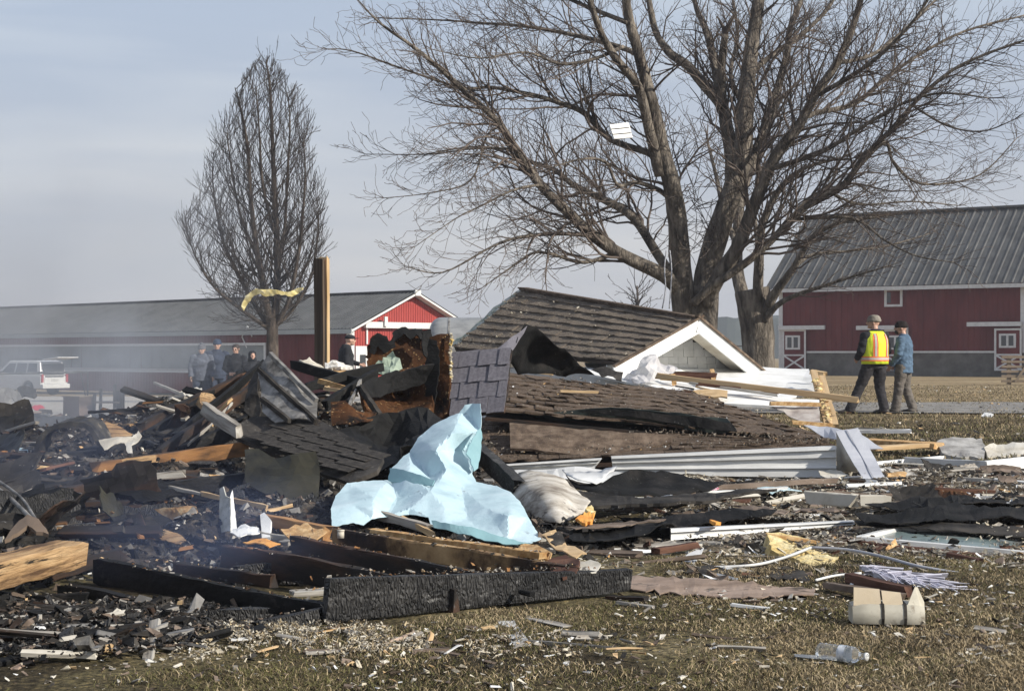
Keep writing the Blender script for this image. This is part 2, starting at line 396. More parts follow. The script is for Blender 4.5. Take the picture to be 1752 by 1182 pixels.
def slab_mesh(name, mat, var):
    k = (name, mat.name, var)
    if k not in _unit:
        vs = []; nx, ny = 3, 2
        r2 = random.Random(var * 7 + 3)
        for z in (0, 1):
            for j in range(ny + 1):
                for i in range(nx + 1):
                    lip = .12 * r2.uniform(-1, 1) if j == 0 else 0
                    vs.append((i / nx, j / ny + (.05 * r2.uniform(-1, 1) if j == 0 else 0), (z - 1) + (lip + .5 * r2.random() if j == 0 else 0)))
        fs = []; W_ = nx + 1; n = W_ * (ny + 1)
        for j in range(ny):
            for i in range(nx):
                a = j * W_ + i
                fs.append((a + n, a + 1 + n, a + 1 + W_ + n, a + W_ + n)); fs.append((a, a + W_, a + W_ + 1, a + 1))
        for i in range(nx): fs.append((i, i + 1, i + 1 + n, i + n)); a = ny * W_ + i; fs.append((a + 1, a, a + n, a + 1 + n))
        for j in range(ny): a = j * W_; fs.append((a + W_, a, a + n, a + W_ + n)); a += nx; fs.append((a, a + W_, a + W_ + n, a + n))
        me = bpy.data.meshes.new(name); me.from_pydata(vs, [], fs); me.materials.append(mat); me.update()
        _unit[k] = me
    return _unit[k]
def shingles(root, P00, P10, P11, P01, nc, nt_, mat, thick=.014, name='shingle', keep=None, warp=0, lift=.5):
    """Courses of separate shingles on the quad P00-P10 (lower edge) to P01-P11 (upper edge)."""
    P00, P10, P11, P01 = map(Vector, (P00, P10, P11, P01))
    inv = mw(root).inverted()
    def S(u, v): return P00 * (1 - u) * (1 - v) + P10 * u * (1 - v) + P11 * u * v + P01 * (1 - u) * v
    for c in range(nc):
        v0 = c / nc; v1 = (c + 1.25) / nc
        off = (c % 2) * .5 + rnd.uniform(-.1, .1)
        for k in range(-1, nt_ + 1):
            u0 = (k + off) / nt_; u1 = u0 + 1 / nt_ * .985
            u0 = max(0, u0); u1 = min(1, u1)
            if u1 - u0 < .15 / nt_: continue
            if keep and not keep((u0 + u1) / 2, (v0 + v1) / 2): continue
            a, b, d = S(u0, v0), S(u1, v0), S(u0, min(1.02, v1))
            nrm = (b - a).cross(d - a).normalized()
            w_ = noise.noise(a * 2.2 + Vector((root.location.x, 0, 0))) * warp
            a = a + nrm * (thick * (1 + lift) + rnd.uniform(0, thick * .5) + w_); b = b + nrm * (thick * (1 + lift) + rnd.uniform(0, thick * .5) + noise.noise(b * 2.2) * warp)
            d = d + nrm * (thick * .9 + noise.noise(d * 2.2) * warp)
            nrm = (b - a).cross(d - a).normalized() * thick
            Mx = Matrix(((b - a).to_4d(), (d - a).to_4d(), nrm.to_4d(), a.to_4d())).transposed()
            Mx[3] = (0, 0, 0, 1)
            o = bpy.data.objects.new(name, slab_mesh(name, mat, rnd.randrange(5))); COL.objects.link(o)
            o.parent = root; o.matrix_local = inv @ Mx
def scatter(name, label, cat, pts, size, mats, weights, aspect=(1, .5, .18), tilt=.5, lift=0.0, kind='stuff', power=2.0):
    mb = MB(); tot = sum(weights)
    for p in pts:
        s = size[0] + (size[1] - size[0]) * rnd.random() ** power
        q = rnd.random() * tot; mi = 0
        while q > weights[mi]: q -= weights[mi]; mi += 1
        E = Matrix.Rotation(rnd.uniform(0, 6.28), 3, 'Z') @ Matrix.Rotation(rnd.gauss(0, tilt), 3, 'X') @ Matrix.Rotation(rnd.gauss(0, tilt), 3, 'Y')
        a = (s * aspect[0] * rnd.uniform(.5, 1.3), s * aspect[1] * rnd.uniform(.4, 1.5), s * aspect[2] * rnd.uniform(.4, 1.6))
        mb.box(Vector(p) + Vector((0, 0, lift + a[2] * .4)), a, E, mi, j=s * .14)
    o = mb.build(name, mats); tag(o, label, cat, None, kind)
    return o
_ico = None
def clumps(name, label, cat, pts, size, mats, flat=.55, kind='stuff', parent=None):
    """Torn, lumpy wads: small jagged bodies."""
    mb = MB(); t = (1 + 5 ** .5) / 2
    iv = [Vector(v).normalized() for v in [(-1, t, 0), (1, t, 0), (-1, -t, 0), (1, -t, 0), (0, -1, t), (0, 1, t), (0, -1, -t), (0, 1, -t), (t, 0, -1), (t, 0, 1), (-t, 0, -1), (-t, 0, 1)]]
    fi = [(0, 11, 5), (0, 5, 1), (0, 1, 7), (0, 7, 10), (0, 10, 11), (1, 5, 9), (5, 11, 4), (11, 10, 2), (10, 7, 6), (7, 1, 8), (3, 9, 4), (3, 4, 2), (3, 2, 6), (3, 6, 8), (3, 8, 9), (4, 9, 5), (2, 4, 11), (6, 2, 10), (8, 6, 7), (9, 8, 1)]
    for p in pts:
        s = rnd.uniform(*size)
        E = Matrix.Rotation(rnd.uniform(0, 6.28), 3, 'Z') @ Matrix.Rotation(rnd.uniform(-.6, .6), 3, 'X')
        mb.add([Vector(p) + Vector((0, 0, s * flat * .4)) + Vector((1, rnd.uniform(.6, 1), flat)) * 0 + E @ Vector((v.x * s * rnd.uniform(.5, 1.35), v.y * s * rnd.uniform(.4, 1.1), v.z * s * flat * rnd.uniform(.4, 1.4))) for v in iv], fi, rnd.randrange(len(mats)))
    o = mb.build(name, mats, parent)
    if parent is None: tag(o, label, cat, None, kind)
    return o
# ------------------------------------------------------------- ground
def mat_ground():
    m = bpy.data.materials.new('winter_lawn'); m.use_nodes = True; t = m.node_tree; L = t.links; b = t.nodes['Principled BSDF']
    tc = N(t, 'ShaderNodeTexCoord')
    def no(sc, de=8, st=(1, 1, 1)):
        mp = N(t, 'ShaderNodeMapping'); mp.inputs['Scale'].default_value = st; L.new(tc.outputs['Object'], mp.inputs[0])
        n = N(t, 'ShaderNodeTexNoise'); n.inputs['Scale'].default_value = sc; n.inputs['Detail'].default_value = de; n.inputs['Roughness'].default_value = .65
        L.new(mp.outputs[0], n.inputs[0]); return n.outputs[0]
    def ramp(src, stops):
        r = N(t, 'ShaderNodeValToRGB'); el = r.color_ramp.elements
        while len(el) < len(stops): el.new(.5)
        for i, (p, c) in enumerate(stops): el[i].position = p; el[i].color = (*c, 1)
        L.new(src, r.inputs[0]); return r.outputs[0]
    near = ramp(no(.9), [(.35, (.024, .019, .013)), (.45, (.062, .050, .030)), (.55, (.125, .105, .056)), (.66, (.25, .205, .125))])
    fine = ramp(no(34, 9), [(.36, (.28, .28, .28)), (.55, (1.1, 1.1, 1.1)), (.66, (2.1, 1.95, 1.6))])
    mu = N(t, 'ShaderNodeMix', data_type='RGBA', blend_type='MULTIPLY'); mu.inputs[0].default_value = 1; L.new(near, mu.inputs[6]); L.new(fine, mu.inputs[7])
    far = ramp(no(.35, 8, (.35, 1.3, 1)), [(.36, (.17, .125, .068)), (.5, (.27, .205, .12)), (.64, (.36, .285, .18))])
    ff = ramp(no(5, 6, (1, .35, 1)), [(.3, (.6, .6, .58)), (.5, (1, 1, 1)), (.7, (1.35, 1.3, 1.2))])
    mf = N(t, 'ShaderNodeMix', data_type='RGBA', blend_type='MULTIPLY'); mf.inputs[0].default_value = 1; L.new(far, mf.inputs[6]); L.new(ff, mf.inputs[7])
    sp = N(t, 'ShaderNodeSeparateXYZ'); L.new(tc.outputs['Object'], sp.inputs[0])
    mr = N(t, 'ShaderNodeMapRange'); mr.inputs[1].default_value = 24; mr.inputs[2].default_value = 40; L.new(sp.outputs['Y'], mr.inputs[0])
    mx = N(t, 'ShaderNodeMix', data_type='RGBA'); L.new(mr.outputs[0], mx.inputs[0]); L.new(mu.outputs[2], mx.inputs[6]); L.new(mf.outputs[2], mx.inputs[7])
    L.new(mx.outputs[2], b.inputs['Base Color']); b.inputs['Roughness'].default_value = 1; b.inputs['Specular IOR Level'].default_value = .1
    bu = N(t, 'ShaderNodeBump'); bu.inputs['Strength'].default_value = 1; bu.inputs['Distance'].default_value = .03
    L.new(no(22, 6), bu.inputs['Height']); L.new(bu.outputs[0], b.inputs['Normal'])
    return m
LAWN = mat_ground()
def build_ground():
    ys = list(np.arange(1, 16, .12)) + list(np.arange(16, 40, .6)) + list(np.arange(40, 140, 3)) + [150, 180, 240, 330, 500, 800, 1400, 2600]
    us = list(np.linspace(-.62, .62, 90))
    us = [-9, -4, -2, -1.2, -.8] + us + [.8, 1.2, 2, 4, 9]
    vs = []; fs = []
    for y in ys:
        for u in us:
            x = u * max(y, 9) if abs(u) <= .62 else (u * max(y, 9))
            z = gz(x, y)
            if y < 40: z += (noise.noise((x * .7, y * .7, 3)) * .025 + noise.noise((x * 3, y * 3, 5)) * .012) * (1 if y < 30 else .4)
            vs.append((x, y, z))
    n = len(us)
    for j in range(len(ys) - 1):
        for i in range(n - 1):
            a = j * n + i; fs.append((a, a + 1, a + 1 + n, a + n))
    me = bpy.data.meshes.new('ground'); me.from_pydata(vs, [], fs); me.materials.append(LAWN); me.update()
    me.polygons.foreach_set('use_smooth', [True] * len(fs))
    o = link('ground', me); tag(o, 'trampled winter lawn round the wreckage', None, None, 'structure')
    # behind the camera and under it
    mb = MB(); mb.add([(-300, -300, -.03), (300, -300, -.03), (300, 1.2, -.03), (-300, 1.2, -.03)], [(0, 1, 2, 3)])
    o = mb.build('ground_behind', LAWN); tag(o, None, None, None, 'structure')
build_ground()
GRAVEL = M('gravel_drive', [(.14, .13, .12), (.21, .20, .185), (.28, .265, .24)], 3, G, .95, .6, 30, second=((.10, .085, .06), 2, .6, .12))
GRAVL = M('pale_gravel', [(.30, .27, .23), (.40, .37, .32), (.46, .43, .385)], 2, G, .95, .6, 30)
def strip(name, label, pts, mat, lift=.012):
    mb = MB()
    vs = []
    for (x0, x1, y) in pts:
        for i in range(9):
            x = x0 + (x1 - x0) * i / 8; vs.append((x, y + noise.noise((x * .3, y, 1)) * .5, gz(x, y) + lift))
    fs = [(j * 9 + i, j * 9 + i + 1, (j + 1) * 9 + i + 1, (j + 1) * 9 + i) for j in range(len(pts) - 1) for i in range(8)]
    mb.add(vs, fs); o = mb.build(name, mat); tag(o, label, None, None, 'structure')
def build_drive():
    mb = MB(); vs = []; fs = []; n = 60
    for i in range(n + 1):
        x = 2 + 40 * i / n
        for k in range(5):
            y = 31.6 + 7.0 * k / 4 - .02 * x + (noise.noise((x * .5, k, 0)) * .5 if k in (0, 4) else 0)
            vs.append((x, y, gz(x, y) + .028))
    for i in range(n):
        for k in range(4): a = i * 5 + k; fs.append((a, a + 5, a + 6, a + 1))
    mb.add(vs, fs); o = mb.build('gravel_drive', GRAVEL); tag(o, 'grey gravel drive crossing the lawn behind the two men', None, None, 'structure')
    mb = MB(); vs = []; fs = []; n = 40; ys = list(np.linspace(27, 84, 30))
    for y in ys:
        for i in range(n + 1):
            u = -.36 + .30 * i / n; x = u * y + noise.noise((y * .2, i, 0)) * .3 * (i in (0, n)); vs.append((x, y, gz(x, y) + .03))
    for j in range(len(ys) - 1):
        for i in range(n): a = j * (n + 1) + i; fs.append((a, a + 1, a + n + 2, a + n + 1))
    mb.add(vs, fs); o = mb.build('farmyard', GRAVL); tag(o, 'pale gravel yard in front of the long barn', None, None, 'structure')
build_drive()
# far wooded rise in the mist
def build_hill():
    mb = MB(); n = 260
    m = M('misty_woods', [(.035, .045, .04), (.06, .07, .06)], .05, G, 1, .3, 1)
    rows = [(420, 0), (430, 1), (520, 1.15)]
    vs = []; fs = []
    for (y, k) in rows:
        for i in range(n + 1):
            x = -260 + 560 * i / n
            h = (3 + 9.5 * smooth(-20, 80, x) + 3 * noise.noise((x * .02, 0, 0)) + 1.3 * noise.noise((x * .17, 3, 0)) + .9 * noise.noise((x * .6, 3, 0))) * k
            vs.append((x, y + noise.noise((x * .1, y, 2)) * 4, -3 + h + 3 * (k > 0)))
    for j in range(len(rows) - 1):
        for i in range(n): a = j * (n + 1) + i; fs.append((a, a + 1, a + n + 2, a + n + 1))
    mb.add(vs, fs); o = mb.build('hills', m); tag(o, 'far wooded rise fading in the mist', None, None, 'structure')
build_hill()

# ------------------------------------------------------------- rubble beds
CH = [(0,1120,6.3),(0,1075,6.9),(200,1095,6.6),(400,1080,6.85),(560,1068,7.0),(800,1043,7.4),(1070,1016,7.9),
 (60,960,8.5),(0,1010,7.75),(200,985,8.2),(200,900,9.9),(100,850,11),(300,850,10.9),(200,790,12.4),(0,800,12),(60,772,13.3),(0,770,13.5),
 (430,655,16),(385,672,16),(340,694,15.6),(280,722,15.2),(220,744,14.8),(520,715,14.5),(600,790,12.6),(700,705,16.5),(690,745,14.6),(600,690,17),(480,810,12.2),(650,860,11),
 (770,835,11.9),(400,880,10),(500,940,8.9),(700,950,8.9),(900,960,8.9),(750,835,11.2),(850,890,10.3),(800,905,9.8)]
CW = [at(*c) for c in CH]
for (x, y, z) in [(-1.35,6.75,.04),(-1.7,6.6,.05),(-2.0,6.8,.06),(-2.3,6.5,.05),(-1.6,6.3,.03),(-2.0,6.25,.03),(.3,12,.0),(0,13.5,.0),(-.2,15,0),(.6,11,0),(-.3,17,0),(.2,19,0),(1,15,0),(-9,16.5,.02),(-5,17,.03),(-3.5,19,.1),(-1.5,21,.15),(0,20,.12),(1.2,13,.02),(1.4,10.5,.0),(1.2,8.8,0),(-8,13,.2),(-8,9,.05),(-6,7,0),(-9,20,0),(-4,22,-.05),(0,23,0)]:
    CW.append(Vector((x, y, z)))
CWa = np.array([tuple(c) for c in CW])
def mound(x, y):
    w = 1 / (((CWa[:, 0] - x) ** 2 + (CWa[:, 1] - y) ** 2) ** 1.6 + 1e-3)
    return float((w * CWa[:, 2]).sum() / w.sum())
def mound_n(x, y):
    z = mound(x, y)
    e = min(1, max(0, (z - .01) / .12))
    z -= (.035 + .035 * smooth(9.6, 8.8, y) * smooth(-2.4, -1.9, x)) * smooth(7.1, 7.9, y) - .03 * smooth(7.6, 7.0, y) * smooth(-.9, -1.3, x)
    return z + .02 + (noise.noise((x * 1.7, y * 1.7, 0)) * .09 + noise.noise((x * 5, y * 5, 2)) * .05 + noise.noise((x * 14, y * 14, 4)) * .022) * (.25 + .75 * e) - .03 * (1 - e)
def FR(x): return 6.95 + max(0, x + .8) * .62 - .80 * smooth(.85, 1.5, -x)
def build_heap():
    vs = []; fs = []; xs = np.arange(-8.6, 1.35, .065); ys = np.arange(6.0, 21, .075)
    for y in ys:
        for x in xs:
            ex = min(1, (x + 8.6) / .5, (1.35 - x) / .5, (21 - y) / 1.2)
            # front edge follows the frame
            fr = FR(x) + .12 * noise.noise((x * 2, 0, 0))
            ef = min(1, (y - fr) / .35)
            vs.append((x, y, mound_n(x, y) * max(0, min(ex, 1)) - .12 * (1 - max(0, min(ex, 1))) - .15 * (1 - max(0, ef))))
    n = len(xs)
    for j in range(len(ys) - 1):
        for i in range(n - 1): a = j * n + i; fs.append((a, a + 1, a + n + 1, a + n))
    me = bpy.data.meshes.new('ash_heap'); me.from_pydata(vs, [], fs); me.materials.append(ASH); me.update()
    o = link('ash_heap', me); tag(o, 'heaped black ash and charred rubble of the burnt house', 'rubble', None, 'stuff')
build_heap()
def rub(x, y):      # low bed of torn insulation and splinters on the right
    e = smooth(8.3 + .25 * (x - 1), 9.6 + .25 * (x - 1), y) * smooth(17.2, 15.2, y) * smooth(.5, 1.3, x)
    return -.06 + e * (.085 + noise.noise((x * 1.1, y * 1.1, 8)) * .07 + noise.noise((x * 4, y * 4, 8)) * .05 + noise.noise((x * 11, y * 11, 8)) * .025)
RUBM = M('torn_rubble', [(.040, .031, .020), (.105, .083, .054), (.20, .165, .115)], 6, G, 1, 1, 30, flecks=((.5, .47, .42), 26, .64), dist=.01)
def build_rub():
    vs = []; fs = []; xs = np.arange(.2, 7.2, .06); ys = np.arange(7.8, 17.6, .07)
    for y in ys:
        for x in xs: vs.append((x, y, rub(x, y)))
    n = len(xs)
    for j in range(len(ys) - 1):
        for i in range(n - 1): a = j * n + i; fs.append((a, a + 1, a + n + 1, a + n))
    me = bpy.data.meshes.new('rubble_bed'); me.from_pydata(vs, [], fs); me.materials.append(RUBM); me.update()
    o = link('rubble_bed', me); tag(o, 'low litter of torn insulation and splinters across the right side', 'rubble', None, 'stuff')
build_rub()

# ------------------------------------------------------------- grass blades
STRAW = M('dead_grass', [(.27, .205, .12), (.46, .37, .23)], 3, G, .9, 0)
OLIVE = M('olive_grass', [(.075, .072, .026), (.16, .148, .058)], 3, G, .9, 0)
BRGR = M('brown_grass', [(.06, .045, .026), (.14, .108, .062)], 3, G, .9, 0)
def grass(name, label, n, y0, y1, hgt, wid, seed, xlo=-.33, xhi=.33, bias=2.0):
    r = np.random.RandomState(seed)
    y = y0 + (y1 - y0) * r.rand(n * 2) ** 1.25; x = y * (xlo + (xhi - xlo) * r.rand(n * 2))
    # patchy: keep by low-frequency noise, keep off the heaps
    keep = []
    for i in range(n * 2):
        a = noise.noise((x[i] * .9, y[i] * .9, 1)) + .6 * noise.noise((x[i] * 3, y[i] * 3, 2))
        if a + (x[i] / y[i]) * .8 < r.rand() * .8 - .62: continue
        fr = FR(x[i]) - .1 + .15 * noise.noise((x[i] * 5, y[i] * 5, 0))
        if y[i] > fr and x[i] < .75 and y[i] < 21: continue
        if y[i] > 9.3 + .25 * (x[i] - 1) and .5 < x[i] < 7 and y[i] < 16.8: continue
        keep.append(i)
    keep = np.array(keep[:n]); x = x[keep]; y = y[keep]; n = len(keep)
    z = np.array([gz(a, b) + (noise.noise((a * .7, b * .7, 3)) * .025 + noise.noise((a * 3, b * 3, 5)) * .012) - .004 for a, b in zip(x, y)])
    th = r.rand(n) * 6.283; h = hgt * (.35 + r.rand(n) ** 1.7 * 1.0); lean = r.rand(n) * 1.5 + .25; la = r.rand(n) * 6.283
    wx = np.cos(th) * wid * .5; wy = np.sin(th) * wid * .5
    tip = np.stack([x + np.cos(la) * lean * h, y + np.sin(la) * lean * h, z + h * .9], 1)
    mid = np.stack([x + np.cos(la) * lean * h * .35, y + np.sin(la) * lean * h * .35, z + h * .62], 1)
    A = np.stack([x - wx, y - wy, z], 1); B = np.stack([x + wx, y + wy, z], 1)
    C = mid.copy(); C[:, 0] += wx * .8; C[:, 1] += wy * .8; D = mid.copy(); D[:, 0] -= wx * .8; D[:, 1] -= wy * .8
    V = np.stack([A, B, C, D, tip], 1).reshape(-1, 3)
    me = bpy.data.meshes.new(name)
    me.vertices.add(len(V)); me.vertices.foreach_set('co', V.ravel())
    base = np.arange(n)[:, None] * 5
    loops = np.concatenate([base + np.array([[0, 1, 2, 3]]), base + np.array([[3, 2, 4]])], 1).ravel()
    me.loops.add(len(loops)); me.loops.foreach_set('vertex_index', loops.astype(np.int32))
    ls = np.stack([np.arange(n) * 7, np.arange(n) * 7 + 4], 1).ravel()
    me.polygons.add(2 * n); me.polygons.foreach_set('loop_start', ls.astype(np.int32))
    for m in (STRAW, OLIVE, BRGR): me.materials.append(m)
    ch = np.array([noise.noise((a * 1.3, b * 1.3, 6)) for a, b in zip(x, y)]) + (x / y) * .9
    q = r.rand(n); mi = np.where(q < .16 + ch * .6, 0, np.where(q < .56, 1, 2))
    me.polygons.foreach_set('material_index', np.repeat(mi, 2).astype(np.int32))
    me.update(calc_edges=True); me.validate()
    o = link(name, me); tag(o, label, 'grass', None, 'stuff')
grass('grass', 'short dead and olive grass of the foreground lawn', 230000, 4.9, 11.5, .017, .0040, 3)
grass('lawn_grass', 'dry brown grass of the lawn beyond the wreckage', 45000, 16, 60, .055, .014, 5, xlo=.03, xhi=.34)

grass('straw_tufts', 'longer straw-coloured grass tufts in the foreground', 16000, 5.0, 9.6, .026, .0034, 9)
_t = bpy.data.objects['straw_tufts'].data
_t.polygons.foreach_set('material_index', [0] * len(_t.polygons))
# ------------------------------------------------------------- trees
BARK = M('maple_bark', [(.050, .042, .034), (.125, .106, .086), (.24, .208, .170)], 7, (1, 1, .28), .95, 1, 26, dist=.012, second=((.27, .25, .21), 9, .62, .1))
BARKD = M('dark_bark', [(.028, .022, .018), (.062, .048, .038), (.11, .088, .07)], 9, (1, 1, .35), .95, .8, 30, dist=.005)
TWIG = M('twigs', [(.070, .055, .046), (.15, .120, .10)], 3, G, .9, 0)
TWIGP = M('dark_twigs', [(.026, .021, .018), (.060, .048, .040)], 3, G, .9, 0)
class Segs:
    """Many tapered three- or four-sided twigs gathered fast into one mesh."""
    def __init__(s): s.ch = []
    def add(s, pts, rads, n=3): s.ch.append((pts, rads, n))
    def build(s, name, mat, parent):
        V = []; Fq = []; b = 0
        for pts, rads, n in s.ch:
            k = len(pts)
            prev = None
            for i in range(k):
                d = pts[min(i + 1, k - 1)] - pts[max(i - 1, 0)]
                if d.length < 1e-9: d = Vector((0, 0, 1))
                d.normalize()
                a = d.orthogonal().normalized() if prev is None else (prev - d * prev.dot(d)).normalized()
                prev = a; c = d.cross(a)
                for q in range(n):
                    t = 6.2832 * q / n; p = pts[i] + (a * math.cos(t) + c * math.sin(t)) * rads[i]
                    V.append((p.x, p.y, p.z))
            for i in range(k - 1):
                for q in range(n):
                    e = b + i * n + q; g = b + i * n + (q + 1) % n
                    Fq.append((e, g, g + n, e + n))
            b += k * n
        me = bpy.data.meshes.new(name); me.from_pydata(V, [], Fq); me.materials.append(mat)
        me.polygons.foreach_set('use_smooth', [True] * len(Fq)); me.update()
        return link(name, me, parent)
def rv(s=1.0): return Vector((rnd.gauss(0, s), rnd.gauss(0, s), rnd.gauss(0, s)))
def catmull(pts, rad, sub):
    P = []; Rr = []
    n = len(pts)
    for i in range(n - 1):
        p0, p1, p2, p3 = pts[max(i - 1, 0)], pts[i], pts[i + 1], pts[min(i + 2, n - 1)]
        for k in range(sub):
            t = k / sub
            P.append(.5 * ((2 * p1) + (p2 - p0) * t + (2 * p0 - 5 * p1 + 4 * p2 - p3) * t * t + (3 * p1 - p0 - 3 * p2 + p3) * t ** 3))
            Rr.append(rad[i] + (rad[i + 1] - rad[i]) * t)
    P.append(pts[-1]); Rr.append(rad[-1]); return P, Rr
def trunk_mesh(name, paths, mat, parent, n=14, knob=.10, flare=0):
    """limbs as one body of tapered, knobbly tubes"""
    out = []
    for j, (pts, rad) in enumerate(paths):
        P, Rr = catmull(pts, rad, 5); s0 = rnd.uniform(0, 50)
        mb = MB(); prev = None; rings = []
        nn = n if Rr[0] > .09 else 8
        for i, p in enumerate(P):
            d = (P[min(i + 1, len(P) - 1)] - P[max(i - 1, 0)]).normalized()
            a = Vector((0, 1, 0)) if prev is None else prev
            a = (a - d * a.dot(d)).normalized(); prev = a; c = d.cross(a); ring = []
            for k in range(nn):
                t = 6.2832 * k / nn; dr = a * math.cos(t) + c * math.sin(t)
                q = 1 + knob * noise.noise(Vector((s0, t * 1.6, i * .35))) + knob * .7 * noise.noise(p * 2.2 + dr * 1.5)
                if flare and j == 0: q *= 1 + flare * max(0, 1 - (p.z - P[0].z) / .9) ** 2 * (1 + .35 * math.cos(t * 5 + s0))
                ring.append(p + dr * Rr[i] * q)
            rings.append(ring)
        mb.loft(rings); out.append(mb.build(name if j == 0 else 'limb', mat, parent, True))
    return out
def grow(S, p, d, L, r, lvl, upb, spread, dens, minr, wig=.16, env=None, vol=None):
    seg = max(3, int(L / (.22 if lvl > 1 else .28))); sl_ = L / seg
    pts = [p.copy()]; rads = [r]; dd = d.normalized()
    kids = []
    curve = rv(.05)
    for i in range(1, seg + 1):
        dd = (dd + rv(wig) + curve + Vector((0, 0, upb * (i / seg)))).normalized()
        p = p + dd * sl_
        if env is not None and not env(p): break
        pts.append(p.copy()); rads.append(max(minr, r * (1 - .8 * i / seg)))
        kids.append((p.copy(), dd.copy(), i / seg, rads[-1]))
    if len(pts) < 2: return
    S.add(pts, rads, 4 if r > .02 else 3)
    if lvl <= 0: return
    num = max(1, int(L * dens)); side = rnd.choice((-1, 1))
    for k in range(num):
        f = (k + .6 + rnd.uniform(-.3, .3)) / num
        if f < .12: continue
        q = kids[min(len(kids) - 1, int(f * len(kids)))]
        ax = rv().normalized(); ax = (ax - q[1] * ax.dot(q[1])).normalized()
        nd = (q[1] * math.cos(spread) + ax * math.sin(spread) * side * rnd.uniform(.7, 1.2)); side = -side
        ln = L * rnd.uniform(.30, .62) * (1.12 - .62 * f)
        if ln < .12: ln = rnd.uniform(.12, .25)
        grow(S, q[0], nd, ln, q[3] * .62, lvl - 1, upb * 1.1, spread, dens * 1.35, minr, wig, env)

def limb(px, d0, d1, w0, w1, gamma=1.0):
    n = len(px); pts = []; rad = []
    for i, (x, y) in enumerate(px):
        t = i / (n - 1); d = d0 + (d1 - d0) * t; pts.append(at(x, y, d)); rad.append((w0 + (w1 - w0) * t ** gamma) * .77 / 2 / F * d)
    return pts, rad
def sprout(S, pts, rad, every, lfac, lmin, lmax, lvl, upb, spread, dens, minr, t0=.1, wig=.16, both=None):
    P, Rr = catmull(pts, rad, 6); tot = 0; acc = 0; side = 1
    Ls = [0]
    for i in range(1, len(P)): Ls.append(Ls[-1] + (P[i] - P[i - 1]).length)
    tot = Ls[-1]
    for i in range(1, len(P)):
        acc += Ls[i] - Ls[i - 1]
        if Ls[i] / tot < t0: acc = 0; continue
        while acc > every:
            acc -= every * rnd.uniform(.7, 1.3)
            t = Ls[i] / tot; d = (P[i] - P[i - 1]).normalized()
            ax = Vector((rnd.gauss(0, 1), rnd.gauss(0, .75), rnd.gauss(0, 1))); ax = (ax - d * ax.dot(d)).normalized()
            ang = rnd.uniform(.5, 1.0) * spread * 1.25
            nd = d * math.cos(ang) + ax * math.sin(ang)
            ln = min(lmax, max(lmin, (tot * (1.08 - t)) * lfac * rnd.uniform(.55, 1.25)))
            grow(S, P[i], nd, ln, min(Rr[i] * .5, .010 + ln * .012), lvl, upb, spread, dens, minr, wig)
    # the tip goes on as twigs
    for k in range(3):
        grow(S, P[-1], (P[-1] - P[-3]).normalized() + rv(.35), rnd.uniform(.25, .6), Rr[-1], min(lvl, 2), upb, spread, dens, minr, wig)

